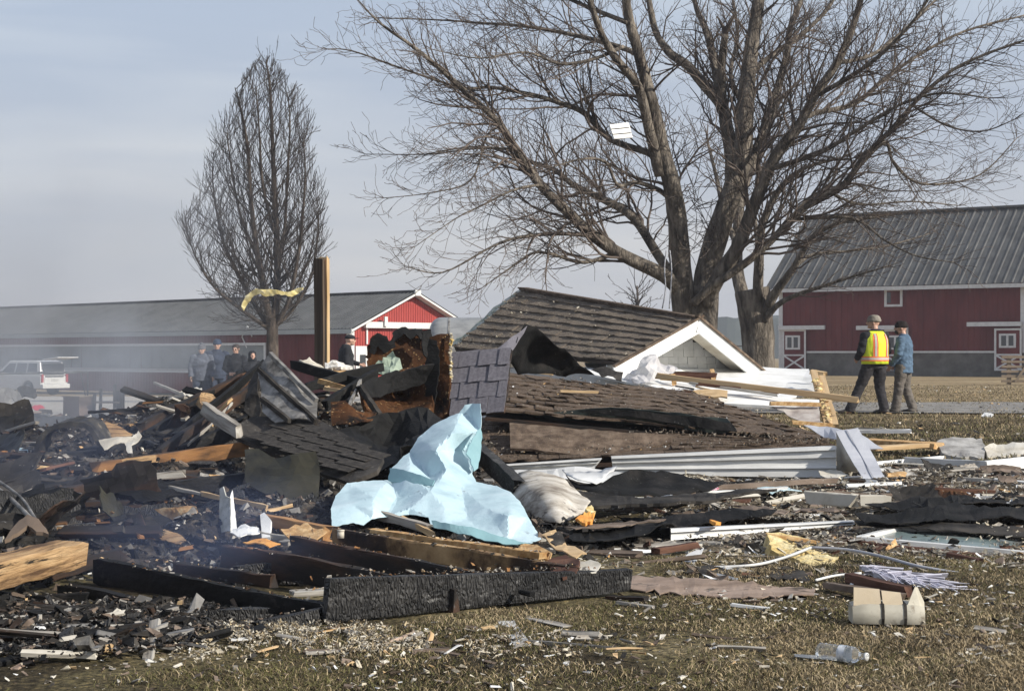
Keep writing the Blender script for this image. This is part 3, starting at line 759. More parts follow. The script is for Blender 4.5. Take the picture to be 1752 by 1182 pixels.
def maple():
    base = on(1194, 32.2)
    root = empty('maple_tree', base, 'huge bare spreading tree with thick forked trunk behind the fallen shingled roofs', 'tree')
    D = 32.2
    paths = [
     ([on(1194, D, -.2)] + [at(x, y, D) for x, y in ((1193, 620), (1190, 560), (1190, 520), (1192, 490))], [.50, .45, .44, .43, .36]),
     limb([(1172, 560), (1166, 480), (1162, 430), (1158, 370), (1150, 320), (1135, 265), (1124, 215), (1112, 165), (1095, 100), (1078, 40), (1066, -30), (1050, -110)], D - .2, D - 1.6, 54, 14),
     limb([(1204, 560), (1208, 490), (1218, 433), (1243, 355), (1268, 275), (1276, 179), (1282, 108), (1294, 32), (1304, -60), (1310, -140)], D, D + .6, 62, 20),
     limb([(1130, 300), (1110, 220), (1092, 150), (1056, 103), (1030, 60), (1014, 15), (990, -60)], D - .8, D - 2.6, 26, 10),
     limb([(1252, 330), (1252, 270), (1243, 217), (1234, 180), (1200, 140), (1176, 112), (1145, 90), (1122, 55), (1110, 0), (1095, -70)], D + .3, D + 1.5, 34, 10),
     limb([(1235, 190), (1230, 150), (1216, 80), (1205, 45), (1190, 8), (1180, -60)], D + .6, D + 2.2, 24, 8),
     limb([(1236, 185), (1235, 110), (1241, 58)], D + .6, D + .2, 22, 15),
     limb([(1205, 520), (1232, 470), (1262, 422), (1292, 346), (1325, 271), (1366, 217), (1395, 162), (1432, 108), (1460, 43), (1480, -30), (1495, -100)], D - .4, D - 2.2, 36, 10),
     limb([(1266, 300), (1292, 262), (1318, 190), (1346, 97), (1352, 49), (1370, 0), (1390, -70)], D + .1, D + 2, 24, 8),
     limb([(1165, 500), (1136, 471), (1079, 444), (1022, 409), (969, 361), (921, 312), (886, 260), (850, 207), (806, 167), (754, 119), (705, 79), (650, 40), (612, 0)], D - .3, D - 3, 34, 2.5),
     limb([(1150, 470), (1128, 440), (1084, 374), (1035, 343), (982, 317), (947, 290), (894, 273), (824, 251), (727, 264)], D + .2, D + 2.6, 24, 2),
     limb([(1122, 275), (1110, 262), (1044, 238), (1000, 194), (956, 176), (912, 163), (842, 150), (789, 150), (692, 119), (604, 88), (560, 84)], D - .5, D - 2.2, 18, 1.6),
     limb([(1098, 105), (1080, 88), (1022, 70), (956, 55), (886, 44), (824, 40), (758, 35), (648, 31)], D - 1, D + 1.5, 14, 2),
     limb([(1120, 170), (1088, 165), (1018, 163), (975, 185)], D - .5, D + 1.4, 10, 3),
     limb([(1156, 350), (1128, 326), (1088, 312), (1057, 317), (1035, 277), (991, 273), (930, 292)], D - .2, D - 2.5, 13, 2.5),
     limb([(1055, 432), (1000, 449), (947, 436), (912, 433), (868, 462), (824, 493)], D - .7, D - 2.3, 11, 2),
     limb([(1012, 403), (956, 400), (894, 405), (842, 422), (758, 466), (694, 456)], D - 1, D - 3.2, 11, 1.5),
     limb([(890, 262), (877, 255), (806, 255), (736, 264), (626, 264)], D - 1.9, D - .6, 7, 1.5),
     limb([(930, 322), (921, 317), (877, 326), (824, 352), (780, 374), (710, 422)], D - 1.8, D - 3.6, 8, 1.5),
     limb([(862, 215), (833, 233), (806, 308), (736, 330), (657, 339)], D - 2, D - 2.6, 6, 1.4),
     limb([(1185, 520), (1222, 487), (1254, 466), (1303, 428), (1352, 379), (1390, 346), (1444, 314), (1476, 271), (1520, 227), (1568, 173), (1623, 125), (1677, 97), (1752, 70), (1820, 50)], D - .6, D - 3, 20, 4),
     limb([(1322, 268), (1334, 250), (1379, 200), (1460, 179), (1514, 135), (1568, 97), (1650, 54), (1752, 27)], D - .9, D + 2, 16, 4),
     limb([(1318, 292), (1325, 287), (1406, 260), (1460, 227), (1541, 179), (1610, 160), (1690, 168)], D - .8, D - 3, 14, 3),
     limb([(1470, 285), (1514, 244), (1530, 281), (1574, 314), (1650, 309), (1693, 287), (1740, 236)], D - 1.6, D + .5, 9, 2),
     limb([(1350, 380), (1379, 374), (1460, 374), (1514, 411), (1568, 438), (1633, 449)], D - 1, D - 2.8, 10, 2),
     limb([(1394, 165), (1440, 140), (1500, 100), (1560, 40), (1600, -20)], D - 1.4, D - 3, 12, 5),
     limb([(1432, 108), (1500, 90), (1580, 20), (1640, -40)], D - 1.6, D + .5, 11, 4),
     limb([(1280, 130), (1320, 95), (1370, 60), (1420, 10), (1450, -60)], D + .4, D + 2.5, 14, 6),
     limb([(1276, 190), (1250, 130), (1262, 60), (1250, -20)], D + .4, D + 3, 12, 6),
     limb([(1066, 80), (1020, 100), (960, 110), (900, 90), (820, 100), (740, 85)], D - 1.4, D - 3.5, 9, 2),
     limb([(1075, 40), (1000, 10), (930, -20), (850, -40)], D - 1.4, D - .4, 12, 4),
     limb([(1330, 400), (1400, 330), (1470, 350), (1560, 345), (1640, 352)], D + .2, D + 2, 9, 2),
     limb([(1560, 180), (1620, 215), (1680, 225), (1735, 205)], D - 1.8, D - 3, 6, 2),
    ]
    trunk_mesh('trunk', paths, BARK, root, flare=.12)
    S = Segs()
    for i, (pts, rad) in enumerate(paths[1:]):
        t0 = .30 if i < 3 else .12
        thin = rad[0] < .13
        sprout(S, pts, rad, .12 if thin else .17, .42, .5, 2.3, 2, .065, .60, 4.5, .0044, t0=t0, wig=.17)
    # twisted water shoots on the trunk
    for (x, y) in ((1150, 300), (1190, 330), (1215, 420), (1160, 380), (1140, 250), (1255, 280), (1120, 200), (1230, 400), (1175, 350), (1290, 330)):
        for k in range(7):
            grow(S, at(x + rnd.uniform(-8, 8), y + rnd.uniform(-30, 30), D - .5), rv() + Vector((0, -.4, .2)), rnd.uniform(.5, 1.3), .012, 1, .03, .8, 4, .006, .25)
    S.build('crown', TWIG, root)
    return root
maple()
def maple2():
    D = 37
    root = empty('maple_tree', on(1298, D), 'bare tree with a single pale trunk nearer the red barn, second of the two', 'tree')
    paths = [
     ([on(1302, D, -.2), at(1299, 640, D), at(1297, 580, D), at(1292, 530, D), at(1286, 495, D)], [.44, .38, .36, .40, .38]),
     limb([(1280, 530), (1262, 470), (1262, 400), (1270, 330), (1300, 260), (1330, 180)], D, D + 1.4, 34, 8),
     limb([(1296, 530), (1298, 460), (1303, 390), (1330, 330), (1372, 290), (1440, 270)], D - .2, D - 1.8, 26, 5),
     limb([(1306, 545), (1325, 503), (1357, 460), (1390, 406), (1440, 380), (1500, 372)], D - .2, D - 2, 24, 5),
     limb([(1308, 548), (1327, 525), (1352, 509), (1400, 492), (1466, 471), (1520, 455)], D - .3, D - 2, 17, 3),
     limb([(1262, 420), (1240, 370), (1225, 300), (1210, 240)], D + .2, D + 2, 16, 5),
     limb([(1300, 430), (1290, 350), (1310, 270)], D, D + 2, 14, 4),
     limb([(1330, 500), (1380, 440), (1450, 430), (1520, 420), (1590, 400)], D - .4, D + .8, 10, 2),
    ]
    trunk_mesh('trunk', paths, BARK, root, flare=.25)
    S = Segs()
    for pts, rad in paths[1:]: sprout(S, pts, rad, .16, .45, .5, 2.2, 2, .06, .62, 4.2, .0050, t0=.3, wig=.17)
    S.build('crown', TWIG, root)
maple2()
def pear():
    D = 60; b = on(467, D)
    root = empty('pear_tree', b, 'bare upright egg-shaped tree standing in front of the long barn', 'tree')
    def env(p):
        x = CX + F * p.x / p.y; y = HZ - F * (p.z - EYE) / p.y
        t = (y - 95) / (600 - 95)
        if t < 0: return rnd.random() < .3
        if t > .98: return False
        T = ((0, 10), (.08, 46), (.2, 78), (.35, 98), (.5, 120), (.64, 130), (.75, 122), (.88, 84), (1, 30)); w = 30
        for (a, wa), (b_, wb) in zip(T, T[1:]):
            if a <= t <= b_: w = wa + (wb - wa) * (t - a) / (b_ - a)
        w *= 1 + .22 * noise.noise((y * .022, 3 if x > 448 else 8, 0)) + .12 * noise.noise((y * .07, 3 if x > 448 else 8, 5))
        c = 455 - 22 * smooth(.15, .6, t)
        return abs(x - c) < w * rnd.uniform(.85, 1.2)
    def L(px, w0, w1, dd): return limb(px, D, D + dd, w0, w1)
    paths = [
     ([on(466, D, -.2), at(466, 600, D), at(466, 560, D), at(467, 545, D)], [.26, .23, .21, .19]),
     L([(468, 560), (474, 500), (474, 420), (470, 330), (466, 240), (462, 150), (455, 104)], 20, 3, .6),
     L([(464, 560), (452, 500), (440, 430), (430, 350), (424, 260), (414, 195), (402, 150)], 18, 2, -1.2),
     L([(461, 560), (438, 525), (408, 470), (384, 420), (372, 370), (364, 310), (366, 262)], 12, 1.6, 1.2),
     L([(462, 565), (420, 535), (370, 495), (340, 450), (324, 410), (316, 375)], 9, 1.4, -1.5),
     L([(470, 555), (492, 520), (508, 450), (518, 370), (522, 290), (518, 230)], 12, 1.6, -1.3),
     L([(470, 560), (500, 530), (530, 480), (540, 430), (545, 380), (543, 345)], 9, 1.4, 1.4),
     L([(472, 470), (486, 400), (492, 300), (496, 210), (492, 160)], 9, 2, 1.6),
     L([(440, 440), (412, 370), (396, 290), (388, 220)], 8, 2, 2.2),
     L([(470, 400), (450, 320), (444, 230), (438, 150)], 8, 2, -1.8),
    ]
    trunk_mesh('trunk', paths, BARKD, root, n=10, knob=.07)
    S = Segs()
    for i, (pts, rad) in enumerate(paths[1:]):
        P, Rr = catmull(pts, rad, 8)
        for j in range(6, len(P)):
            for _ in range(2):
                az = rnd.uniform(0, 6.283); d = Vector((math.cos(az), math.sin(az) * .8, rnd.uniform(.7, 1.7)))
                t = j / len(P)
                grow(S, P[j], d, rnd.uniform(.9, 3.4) * (1.15 - .45 * t), max(.013, Rr[j] * .33), 2, .24, .30, 1.9, .0068, .09, env)
    for k in range(44):       # low skirt of thin sweeping branches
        az = rnd.uniform(0, 6.283); d = Vector((math.cos(az), math.sin(az), rnd.uniform(-.05, .5)))
        grow(S, at(467, rnd.uniform(500, 560), D), d, rnd.uniform(1.4, 3.2), .020, 2, .10, .55, 2.4, .0076, .10, env)
    S.build('crown', TWIGP, root)
pear()
def far_tree(px, py, d, h, label):
    root = empty('bare_tree', on(px, d), label, 'tree')
    p = on(px, d); mb = MB(); mb.tube([p, p + Vector((.1, 0, h * .4)), p + Vector((0, 0, h * .8))], [.16, .12, .05], 8); mb.build('trunk', BARKD, root, True)
    S = Segs()
    for k in range(26):
        f = rnd.uniform(.3, .8); az = rnd.uniform(0, 6.28)
        grow(S, p + Vector((0, 0, h * f)), Vector((math.cos(az), math.sin(az), rnd.uniform(.5, 1.6))), h * .32 * rnd.uniform(.5, 1.1), .04, 2, .1, .5, 1.3, .014, .12)
    S.build('crown', TWIGP, root)
far_tree(1090, 560, 95, 6.4, 'slender bare tree in the distance just above the broken roof ridge')
# ------------------------------------------------------------- barns
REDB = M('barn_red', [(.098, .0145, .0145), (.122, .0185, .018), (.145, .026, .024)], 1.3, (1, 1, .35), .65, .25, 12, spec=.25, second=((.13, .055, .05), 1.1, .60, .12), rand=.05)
REDSUN = M('barn_red_sunlit', [(.30, .042, .036), (.36, .055, .045)], 1.3, G, .55, .1, 12)  # the same barn red lightened, sunlight on the gable put into the colour
ROOFG = M('grey_roof_metal', [(.046, .049, .049), (.066, .069, .069), (.085, .088, .087)], 1.2, (1, 1, 1), .5, .1, 10, rand=.06)
ROOFD = M('barn_roof_metal', [(.052, .052, .050), (.072, .072, .069), (.092, .092, .088)], 1.2, (1, 1, 1), .5, .1, 10, rand=.07)
TRIM = plain('white_trim', (.62, .62, .61), .6)
CURT = M('grey_curtain', [(.20, .215, .215), (.28, .295, .29)], 1.2, (.3, 1, 1), .7, .4, 8)
STONE = M('concrete_base', [(.085, .08, .072), (.12, .115, .104), (.16, .15, .14)], 1.5, G, .9, .4, 14)
PANE = plain('window_pane', (.05, .055, .06), .15, spec=.7)
def ribbed(name, parent, org, ud, vd, length, hfn, pitch, depth, mat, panel, base=lambda u: 0.0, ribw=.25, rows=1):
    """standing-rib sheets side by side: each sheet its own part"""
    org = Vector(org); ud = Vector(ud).normalized(); vd = Vector(vd).normalized(); nn = ud.cross(vd).normalized()
    n = max(1, round(length / panel)); w = length / n
    for i in range(n):
        us = []; u = i * w + .004; end = (i + 1) * w - .004
        prof = []
        k = int(u / pitch)
        while True:
            a = k * pitch
            for (x, h) in ((a, 0), (a + pitch * (1 - ribw), 0), (a + pitch * (1 - ribw * .7), 1), (a + pitch * (1 - ribw * .3), 1)):
                if u <= x <= end: prof.append((x, h))
            k += 1
            if a > end: break
        prof = [(u, 0)] + [q for q in prof if q[0] > u + 1e-3 and q[0] < end - 1e-3] + [(end, 0)]
        mb = MB(); vs = []; j = rnd.uniform(0, .004)
        for (x, h) in prof:
            for q in range(rows + 1):
                b = base(x); t = hfn(x); vv = b + (t - b) * q / rows
                vs.append(org + ud * x + vd * vv + nn * (h * depth + j))
        R_ = rows + 1
        fs = [(c * R_ + q, (c + 1) * R_ + q, (c + 1) * R_ + q + 1, c * R_ + q + 1) for c in range(len(prof) - 1) for q in range(rows)]
        m = len(vs)
        vs += [p - nn * .03 for p in vs]
        fs += [tuple(x + m for x in reversed(f)) for f in fs]
        c = len(prof)
        for q in range(c - 1): fs.append((q * R_ + m, (q + 1) * R_ + m, (q + 1) * R_, q * R_)); fs.append((q * R_ + rows, (q + 1) * R_ + rows, (q + 1) * R_ + rows + m, q * R_ + rows + m))
        mb.add(vs, fs); mb.build(name, mat, parent)
def bx(parent, name, org, ud, vd, u0, u1, v0, v1, off, th, mat, label=None):
    """a board lying on a wall plane: from (u0,v0) to (u1,v1), its face `off` out of the wall"""
    ud = Vector(ud).normalized(); vd = Vector(vd).normalized(); nn = ud.cross(vd).normalized(); org = Vector(org)
    mb = MB(); c = org + ud * (u0 + u1) / 2 + vd * (v0 + v1) / 2 + nn * (off - th / 2)
    mb.box(c, (abs(u1 - u0), abs(v1 - v0), th), Matrix((ud, vd, nn)).transposed())
    o = mb.build(name, mat, parent)
    if label: o['label'] = label
    return o
def bbar(parent, name, org, ud, vd, a, b, w, off, th, mat):
    ud = Vector(ud).normalized(); vd = Vector(vd).normalized(); nn = ud.cross(vd).normalized(); org = Vector(org)
    p0 = org + ud * a[0] + vd * a[1] + nn * (off - th / 2); p1 = org + ud * b[0] + vd * b[1] + nn * (off - th / 2)
    mb = MB(); mb.bar(p0, p1, w, th, vd if abs((p1 - p0).normalized().dot(vd)) < .9 else ud); return mb.build(name, mat, parent)
Z = Vector((0, 0, 1))
def red_barn():
    o0 = Vector((14.75, 90, 0)); u = Vector((.836, -.549, 0)).normalized(); v = Vector((.549, .836, 0)).normalized()
    LEN = 24; WID = 10.4; EZ = 4.86; RZ = 9.0
    root = empty('red_barn', o0, 'big red barn with grey ribbed roof, stone base and crossed white door boards', 'barn')
    def tu(px): r = (px - CX) / F; return (90 * r - 14.75) / (.836 + .549 * r)
    def zz(py, t): return EYE + (HZ - py) * (90 - .549 * t) / F
    B = o0.copy(); B.z = 0
    base_z = 1.25
    # wall boards
    ribbed('wall_panel', root, B, u, Z, LEN, lambda x: EZ, .3, .018, REDB, .9, base=lambda x: base_z)
    mb = MB(); mb.box(B + u * LEN / 2 + v * .2 + Z * (base_z / 2 - .2), (LEN, .5, base_z + .4), frame(u)); mb.build('foundation', STONE, root)
    bx(root, 'sill_board', B, u, Z, tu(1380), LEN, base_z - .03, base_z + .07, .10, .05, TRIM)
    # gable end facing left
    ribbed('gable_wall', root, B + v * WID, -v, Z, WID, lambda x: EZ + (RZ - EZ) * (1 - abs(x / (WID / 2) - 1)) - .1, .3, .018, REDB, 1.2, base=lambda x: 0)
    mb = MB(); mb.box(B + u * LEN + v * WID / 2 + Z * 2.4, (.2, WID, 4.9), frame(u)); mb.box(B + v * (WID - .1) + u * LEN / 2 + Z * 2.4, (LEN, .2, 4.8), frame(u)); mb.build('back_wall', REDB, root)
    # roof
    sl = (v * (WID / 2 + .5) + Z * (RZ - EZ + .2)); e0 = B - v * .5 - u * .6 + Z * (EZ - .12)
    ribbed('roof_panel', root, e0, u, sl, LEN + 1.2, lambda x: sl.length, .45, .045, ROOFD, 1.35, ribw=.3)
    sr = (-v * (WID / 2 + .5) + Z * (RZ - EZ + .2)); e1 = B + v * (WID + .5) + u * (LEN + .6) + Z * (EZ - .12)
    ribbed('roof_panel', root, e1, -u, sr, LEN + 1.2, lambda x: sr.length, .45, .07, ROOFD, 2.7, ribw=.3)
    rc = B + v * WID / 2 + Z * (RZ + .10)
    mb = MB(); mb.bar(rc - u * .65, rc + u * (LEN + .65), .12, .5); mb.build('ridge_cap', ROOFD, root)
    bx(root, 'fascia', B - v * .45, u, Z, -.6, LEN + .6, EZ - .34, EZ - .14, .03, .06, TRIM)
    mb = MB(); mb.bar(e0 - u * .03 - Z * .05, e0 - u * .03 + sl - Z * .05, .16, .05, Z); mb.build('rake_board', ROOFD, root)
    bx(root, 'corner_board', B, u, Z, -.06, .16, 0.2, EZ - .2, .06, .05, TRIM)
    t1 = tu(1750); bx(root, 'corner_board', B, u, Z, t1 - .1, t1 + .12, base_z, EZ - .3, .07, .05, TRIM)
    # square upper window
    a, b = tu(1514), tu(1545); z0, z1 = zz(525, a), zz(494, a)
    w = bx(root, 'window', B, u, Z, a, b, z0, z1, .05, .04, REDB)
    for q in ((a, a + .13, z0, z1), (b - .13, b, z0, z1), (a + .13, b - .13, z0, z0 + .12), (a + .13, b - .13, z1 - .12, z1)): bx(w, 'frame', B, u, Z, *q, .10, .06, TRIM)
    bx(w, 'pane', B, u, Z, a + .14, a + .34, z0 + .2, z1 - .2, .07, .03, PANE)
    # sliding doors on their tracks
    def door(pa, pb, py0, py1, win):
        a, b = tu(pa), tu(pb); z0, z1 = zz(py1, a), zz(py0, a)
        d = bx(root, 'door', B, u, Z, a, b, z0, z1, .16, .06, REDB)
        for q in ((a, a + .10, z0, z1), (b - .10, b, z0, z1), (a + .10, b - .10, z1 - .10, z1), (a + .1, b - .1, z0 + (z1 - z0) * .36, z0 + (z1 - z0) * .36 + .08), (a + .1, b - .1, z0, z0 + .09)):
            bx(d, 'frame_board', B, u, Z, *q, .195, .035, TRIM)
        m = z0 + (z1 - z0) * .36
        bbar(d, 'cross_brace', B, u, Z, (a + .1, z0 + .1), (b - .1, m), .09, .19, .028, TRIM)
        bbar(d, 'cross_brace', B, u, Z, (a + .1, m), (b - .1, z0 + .1), .09, .193, .026, TRIM)
        wa, wb = tu(win[0]), tu(win[1]); wz0, wz1 = zz(win[3], a), zz(win[2], a)
        bx(d, 'window_frame', B, u, Z, wa, wb, wz0, wz1, .19, .03, TRIM)
        mid = (wa + wb) / 2
        bx(d, 'pane', B, u, Z, wa + .12, mid - .06, wz0 + .1, wz1 - .1, .20, .012, PANE); bx(d, 'pane', B, u, Z, mid + .06, wb - .12, wz0 + .1, wz1 - .1, .20, .012, PANE)
    door(1341, 1381, 564, 634, (1346, 1371, 574, 598))
    door(1703, 1750, 562, 634, (1711, 1740, 571, 595))
    door(1515, 1556, 564, 634, (1520, 1547, 574, 598))
    for (pa, pb, py) in ((1335, 1414, 561), (1468, 1556, 561), (1657, 1751, 555)):
        a, b = tu(pa), tu(pb); z = zz(py, a); bx(root, 'door_track', B, u, Z, a, b, z - .11, z + .11, .30, .14, TRIM)
red_barn()
def gate():
    d = 62; p0 = on(1726, d); wood = plain('gate_wood', (.20, .155, .11), .9)
    root = empty('farm_gate', p0, 'weathered wooden rail gate at the barn door, cut by the right edge', 'gate')
    s = d / F; u = Vector((1, -.12, 0)).normalized()
    H = (633 - 583) * s
    for i, x in enumerate((0, 1.15)):
        mb = MB(); q = p0 + u * x; mb.box(q + Z * H / 2, (.13, .13, H), None, j=.01); mb.build('post', wood, root)
    for k in range(6):
        z = H * (.12 + k * .165); mb = MB(); mb.box(p0 + u * .9 + Z * z - Vector((0, .09, 0)), (2.4, .05, .09), frame(u), j=.006); mb.build('rail', wood, root)
    for k in range(3):
        mb = MB(); mb.bar(p0 + u * (.2 + k * .6) + Z * .1 - Vector((0, .15, 0)), p0 + u * (.8 + k * .6) + Z * H * .95 - Vector((0, .15, 0)), .09, .03); mb.build('brace', wood, root)
gate()
def yard_rail():
    d = 70; dark = plain('dark_rail', (.05, .05, .05), .6)
    root = empty('steel_fence', on(1215, d), 'dark pipe rail fence seen between the two tree trunks', 'fence')
    for x in (1232, 1255, 1278):
        mb = MB(); p = on(x, d); mb.tube([p, p + Z * 1.6], .05, 8); mb.build('post', dark, root)
    for z in (.55, .85, 1.15, 1.5):
        mb = MB(); mb.tube([on(1200, d, z), on(1290, d, z)], .03, 6); mb.build('rail', dark, root)
yard_rail()
def long_barn():
    C0 = Vector((-8.38, 85, 0)); u = Vector((-26.2, 25.5, 0)).normalized(); v = Vector((.697, .717, 0)).normalized()
    GZ = -1.15; LEN = 52; HW = 4.25; WID = 8.5; EZ = EYE + 47 * 85 / F; AZ = EYE + 106 * 88 / F
    root = empty('long_barn', C0 + Z * GZ, 'long low red barn with grey roof and curtained side behind the smoke', 'barn')
    def tu(px): r = (px - CX) / F; return (-8.38 - 85 * r) / (r * u.y - u.x)
    def dist(t): return 85 + u.y * t
    def zz(py, t): return EYE + (HZ - py) * dist(t) / F
    e = C0 + u * LEN
    tc_ = tu(457); zt = zz(590, tc_); zb = zz(632, tc_)
    # long side, seen from its outside: u runs right to left, so the face normal is taken with -u
    org = C0 + u * LEN
    X = lambda t: LEN - t
    ribbed('wall_panel', root, org + u * 0, -u, Z, LEN, lambda x: EZ, .3, .02, REDB, .9, base=lambda x: (zt if x < X(tc_) else GZ))
    ribbed('lower_wall_panel', root, org, -u, Z, X(tc_), lambda x: zb - .25, .3, .02, REDB, .9, base=lambda x: GZ)
    nfold = 40; w = X(tc_) / nfold
    for i in range(nfold):
        mb = MB(); vs = []; fs = []
        for a in range(7):
            for b in range(5):
                x = i * w + w * a / 6; z = zb + (zt - zb) * b / 4
                off = .05 + .05 * math.sin(a * 1.05 + i) * (1 - b / 5) + .05 * noise.noise((x, z * 2, 1))
                vs.append(org - u * x + Z * z + (-v) * off)
        fs = [(a * 5 + b, (a + 1) * 5 + b, (a + 1) * 5 + b + 1, a * 5 + b + 1) for a in range(6) for b in range(4)]
        mb.add(vs, fs); mb.build('curtain', CURT, root, True)
    ud = -u
    bx(root, 'curtain_rail', org, ud, Z, 0, X(tc_), zt - .02, zt + .12, .10, .08, TRIM)
    bx(root, 'sill_board', org, ud, Z, 0, X(tc_), zb - .24, zb - .10, .10, .08, TRIM)
    bx(root, 'sill_board', org, ud, Z, 0, X(tc_), zb - .08, zb - .02, .14, .08, TRIM)
    bx(root, 'post_trim', org, ud, Z, X(tc_) - .16, X(tc_), zb - .2, zt + .1, .12, .10, TRIM)
    # white diamond on the wall
    t = tu(424); c = (X(t), zz(576, t)); rr = .62
    q = [(c[0] - rr * .75, c[1]), (c[0], c[1] + rr), (c[0] + rr * .75, c[1]), (c[0] + .1, c[1] - rr)]
    bbar(root, 'diamond_mark', org, ud, Z, q[0], q[1], .07, .07, .03, TRIM); bbar(root, 'diamond_mark', org, ud, Z, q[1], q[2], .07, .073, .03, TRIM); bbar(root, 'diamond_mark', org, ud, Z, q[0], (c[0], c[1] - rr), .07, .075, .03, TRIM)
    # corner boards
    bx(root, 'corner_board', org, ud, Z, LEN - .25, LEN + .02, GZ, EZ - .1, .07, .05, TRIM)
    # gable end, sunshine painted in by the lighter red
    go = C0
    gf = lambda x: EZ + (AZ - EZ) * (1 - abs(x / HW - 1)) - .16
    ribbed('gable_panel', root, go, v, Z, WID, gf, .17, .03, REDSUN, .85, base=lambda x: GZ, ribw=.35)
    bx(root, 'corner_board', go, v, Z, 0, .2, GZ, EZ - .1, .07, .04, TRIM)
    tb = .9; bx(root, 'track_cover', go, v, Z, .8, 6.4, EZ - .05, EZ + .27, .30, .22, TRIM)
    for x in (1.0, 3.2, 5.6): bx(root, 'track_post', go, v, Z, x, x + .10, EZ - .9, EZ - .06, .10, .05, TRIM)
    d = bx(root, 'door', go, v, Z, .08 + .2, 1.25, GZ, EZ - 1.0, .09, .06, TRIM, 'white door at the barn corner')
    bx(d, 'pane', go, v, Z, .55, .95, GZ + .8, EZ - 1.45, .10, .02, PANE)
    l = bx(root, 'wall_lamp', go, v, Z, 2.0, 2.2, EZ + .05, EZ + .55, .42, .10, TRIM, 'tilted white floodlight on the gable')
    mb = MB(); mb.bar(go + v * 2.1 + Z * (EZ + .2) - u * .35, go + v * 2.1 + Z * (EZ + .35), .05, .05); mb.build('bracket', TRIM, l)
    mb = MB(); mb.box(C0 + u * LEN + v * WID / 2 + Z * .6, (.2, WID, 3.4), frame(u)); mb.box(C0 + v * (WID - .1) + u * LEN / 2 + Z * .6, (LEN, .2, 3.4), frame(u)); mb.build('back_wall', REDB, root)
    # roof
    s1 = v * (HW + .35) + Z * (AZ - EZ + .15); e0 = C0 + u * (LEN + .4) - v * .35 + Z * (EZ - .10)
    ribbed('roof_panel', root, e0, -u, s1, LEN + .9, lambda x: s1.length, .3, .035, ROOFG, .9, ribw=.25)
    s2 = -v * (HW + .35) + Z * (AZ - EZ + .15); e1 = C0 - u * .5 + v * (WID + .35) + Z * (EZ - .10)
    ribbed('roof_panel', root, e1, u, s2, LEN + .9, lambda x: s2.length, .3, .035, ROOFG, 1.8, ribw=.25)
    rc = C0 + v * HW + Z * (AZ + .07)
    mb = MB(); mb.bar(rc - u * .52, rc + u * (LEN + .4), .08, .4); mb.build('ridge_cap', ROOFG, root)
    bx(root, 'gutter', org - v * .33, ud, Z, -.4, LEN + .5, EZ - .36, EZ - .12, .06, .12, M('gutter', [(.30, .32, .32), (.36, .38, .37)], 2, G, .6, .1))
    g0 = C0 - u * .5
    for sgn, eo, sv in ((1, g0 - v * .35 + Z * (EZ - .22), s1), (-1, g0 + v * (WID + .35) + Z * (EZ - .22), s2)):
        mb = MB(); mb.bar(eo, eo + sv, .10, .05, Z); mb.build('rake_board', TRIM, root)
        mb = MB(); mb.bar(eo + u * .25 - Z * .03, eo + u * .25 + sv - Z * .03, .05, .45, Z); mb.build('soffit', TRIM, root)
    mb = MB(); mb.box(g0 + v * HW + Z * (AZ - .05), (.12, .4, .3), frame(u)); mb.build('peak_cap', TRIM, root)
long_barn()

# steel tank behind the roofs
def tank():
    d = 58; m = M('galvanised_tank', [(.22, .225, .225), (.30, .305, .30), (.36, .36, .355)], 1.5, (1, 1, 3), .4, .1, 10, metal=.3)
    c = on(800, d); r = 1.0
    root = empty('fuel_tank', c, 'rounded galvanised steel tank behind the burnt panel, below the barn gable', 'tank')
    mb = MB(); zc = 1.15 + (606 - 543) * d / F - r
    pts = []; rad = []
    x0 = (734 - CX) * d / F
    for k in range(9):
        a = math.pi / 2 * k / 8; pts.append((x0 + .5 * (1 - math.cos(math.pi / 2 - a)) * 0 + .45 * (1 - math.cos(a)), d, zc)); rad.append(max(.05, r * math.sin(a) ** .45 if a > 0 else .55))
    for x in (1.0, 2.6): pts.append((x0 + .45 + x, d, zc)); rad.append(r)
    pts.append((x0 + 3.4, d, zc)); rad.append(.6)
    mb.tube(pts, rad, 32); mb.build('shell', m, root, True)
    for x in (.7, 2.4):
        mb = MB(); mb.tube([(x0 + x, d, zc), (x0 + x + .06, d, zc)], r + .02, 32); mb.build('band', SOOT, root)
        mb = MB(); g = gz(x0 + x, d); mb.box((x0 + x, d, (g + zc - r * .6) / 2), (.15, 1.3, zc - r * .6 - g)); mb.build('saddle', STONE, root)
tank()
# ------------------------------------------------------------- people
def cloth(n, c, r=.85, b=.5): return M(n, [tuple(x * .75 for x in c), c, tuple(min(1, x * 1.25) for x in c)], 7, G, r, b, 16, dist=.006, spec=.2)
SKIN = plain('skin', (.50, .30, .22), .55)
BLACKC = cloth('black_cloth', (.020, .021, .025)); NAVYC = cloth('navy_cloth', (.035, .045, .070)); DENIM = cloth('denim', (.085, .135, .20))
GREYC = cloth('grey_jacket', (.085, .095, .12)); GTROU = cloth('grey_trousers', (.13, .115, .10)); DTROU = cloth('dark_trousers', (.032, .030, .033))
KNITG = cloth('grey_knit', (.22, .20, .17), .95, .9); KNITD = cloth('dark_knit', (.022, .017, .016), .95, .9); BROWNG = cloth('work_glove', (.10, .075, .05))
HAIR = plain('dark_hair', (.03, .02, .015), .7); BOOT = plain('boot', (.035, .028, .022), .6)
HIVIS = M('hi_vis_yellow', [(.66, .78, .03), (.78, .88, .06)], 5, G, .7, .5, 10, dist=.006)
HIOR = plain('hi_vis_orange', (.85, .17, .05), .6); SILV = plain('reflective_tape', (.50, .46, .42), .4)
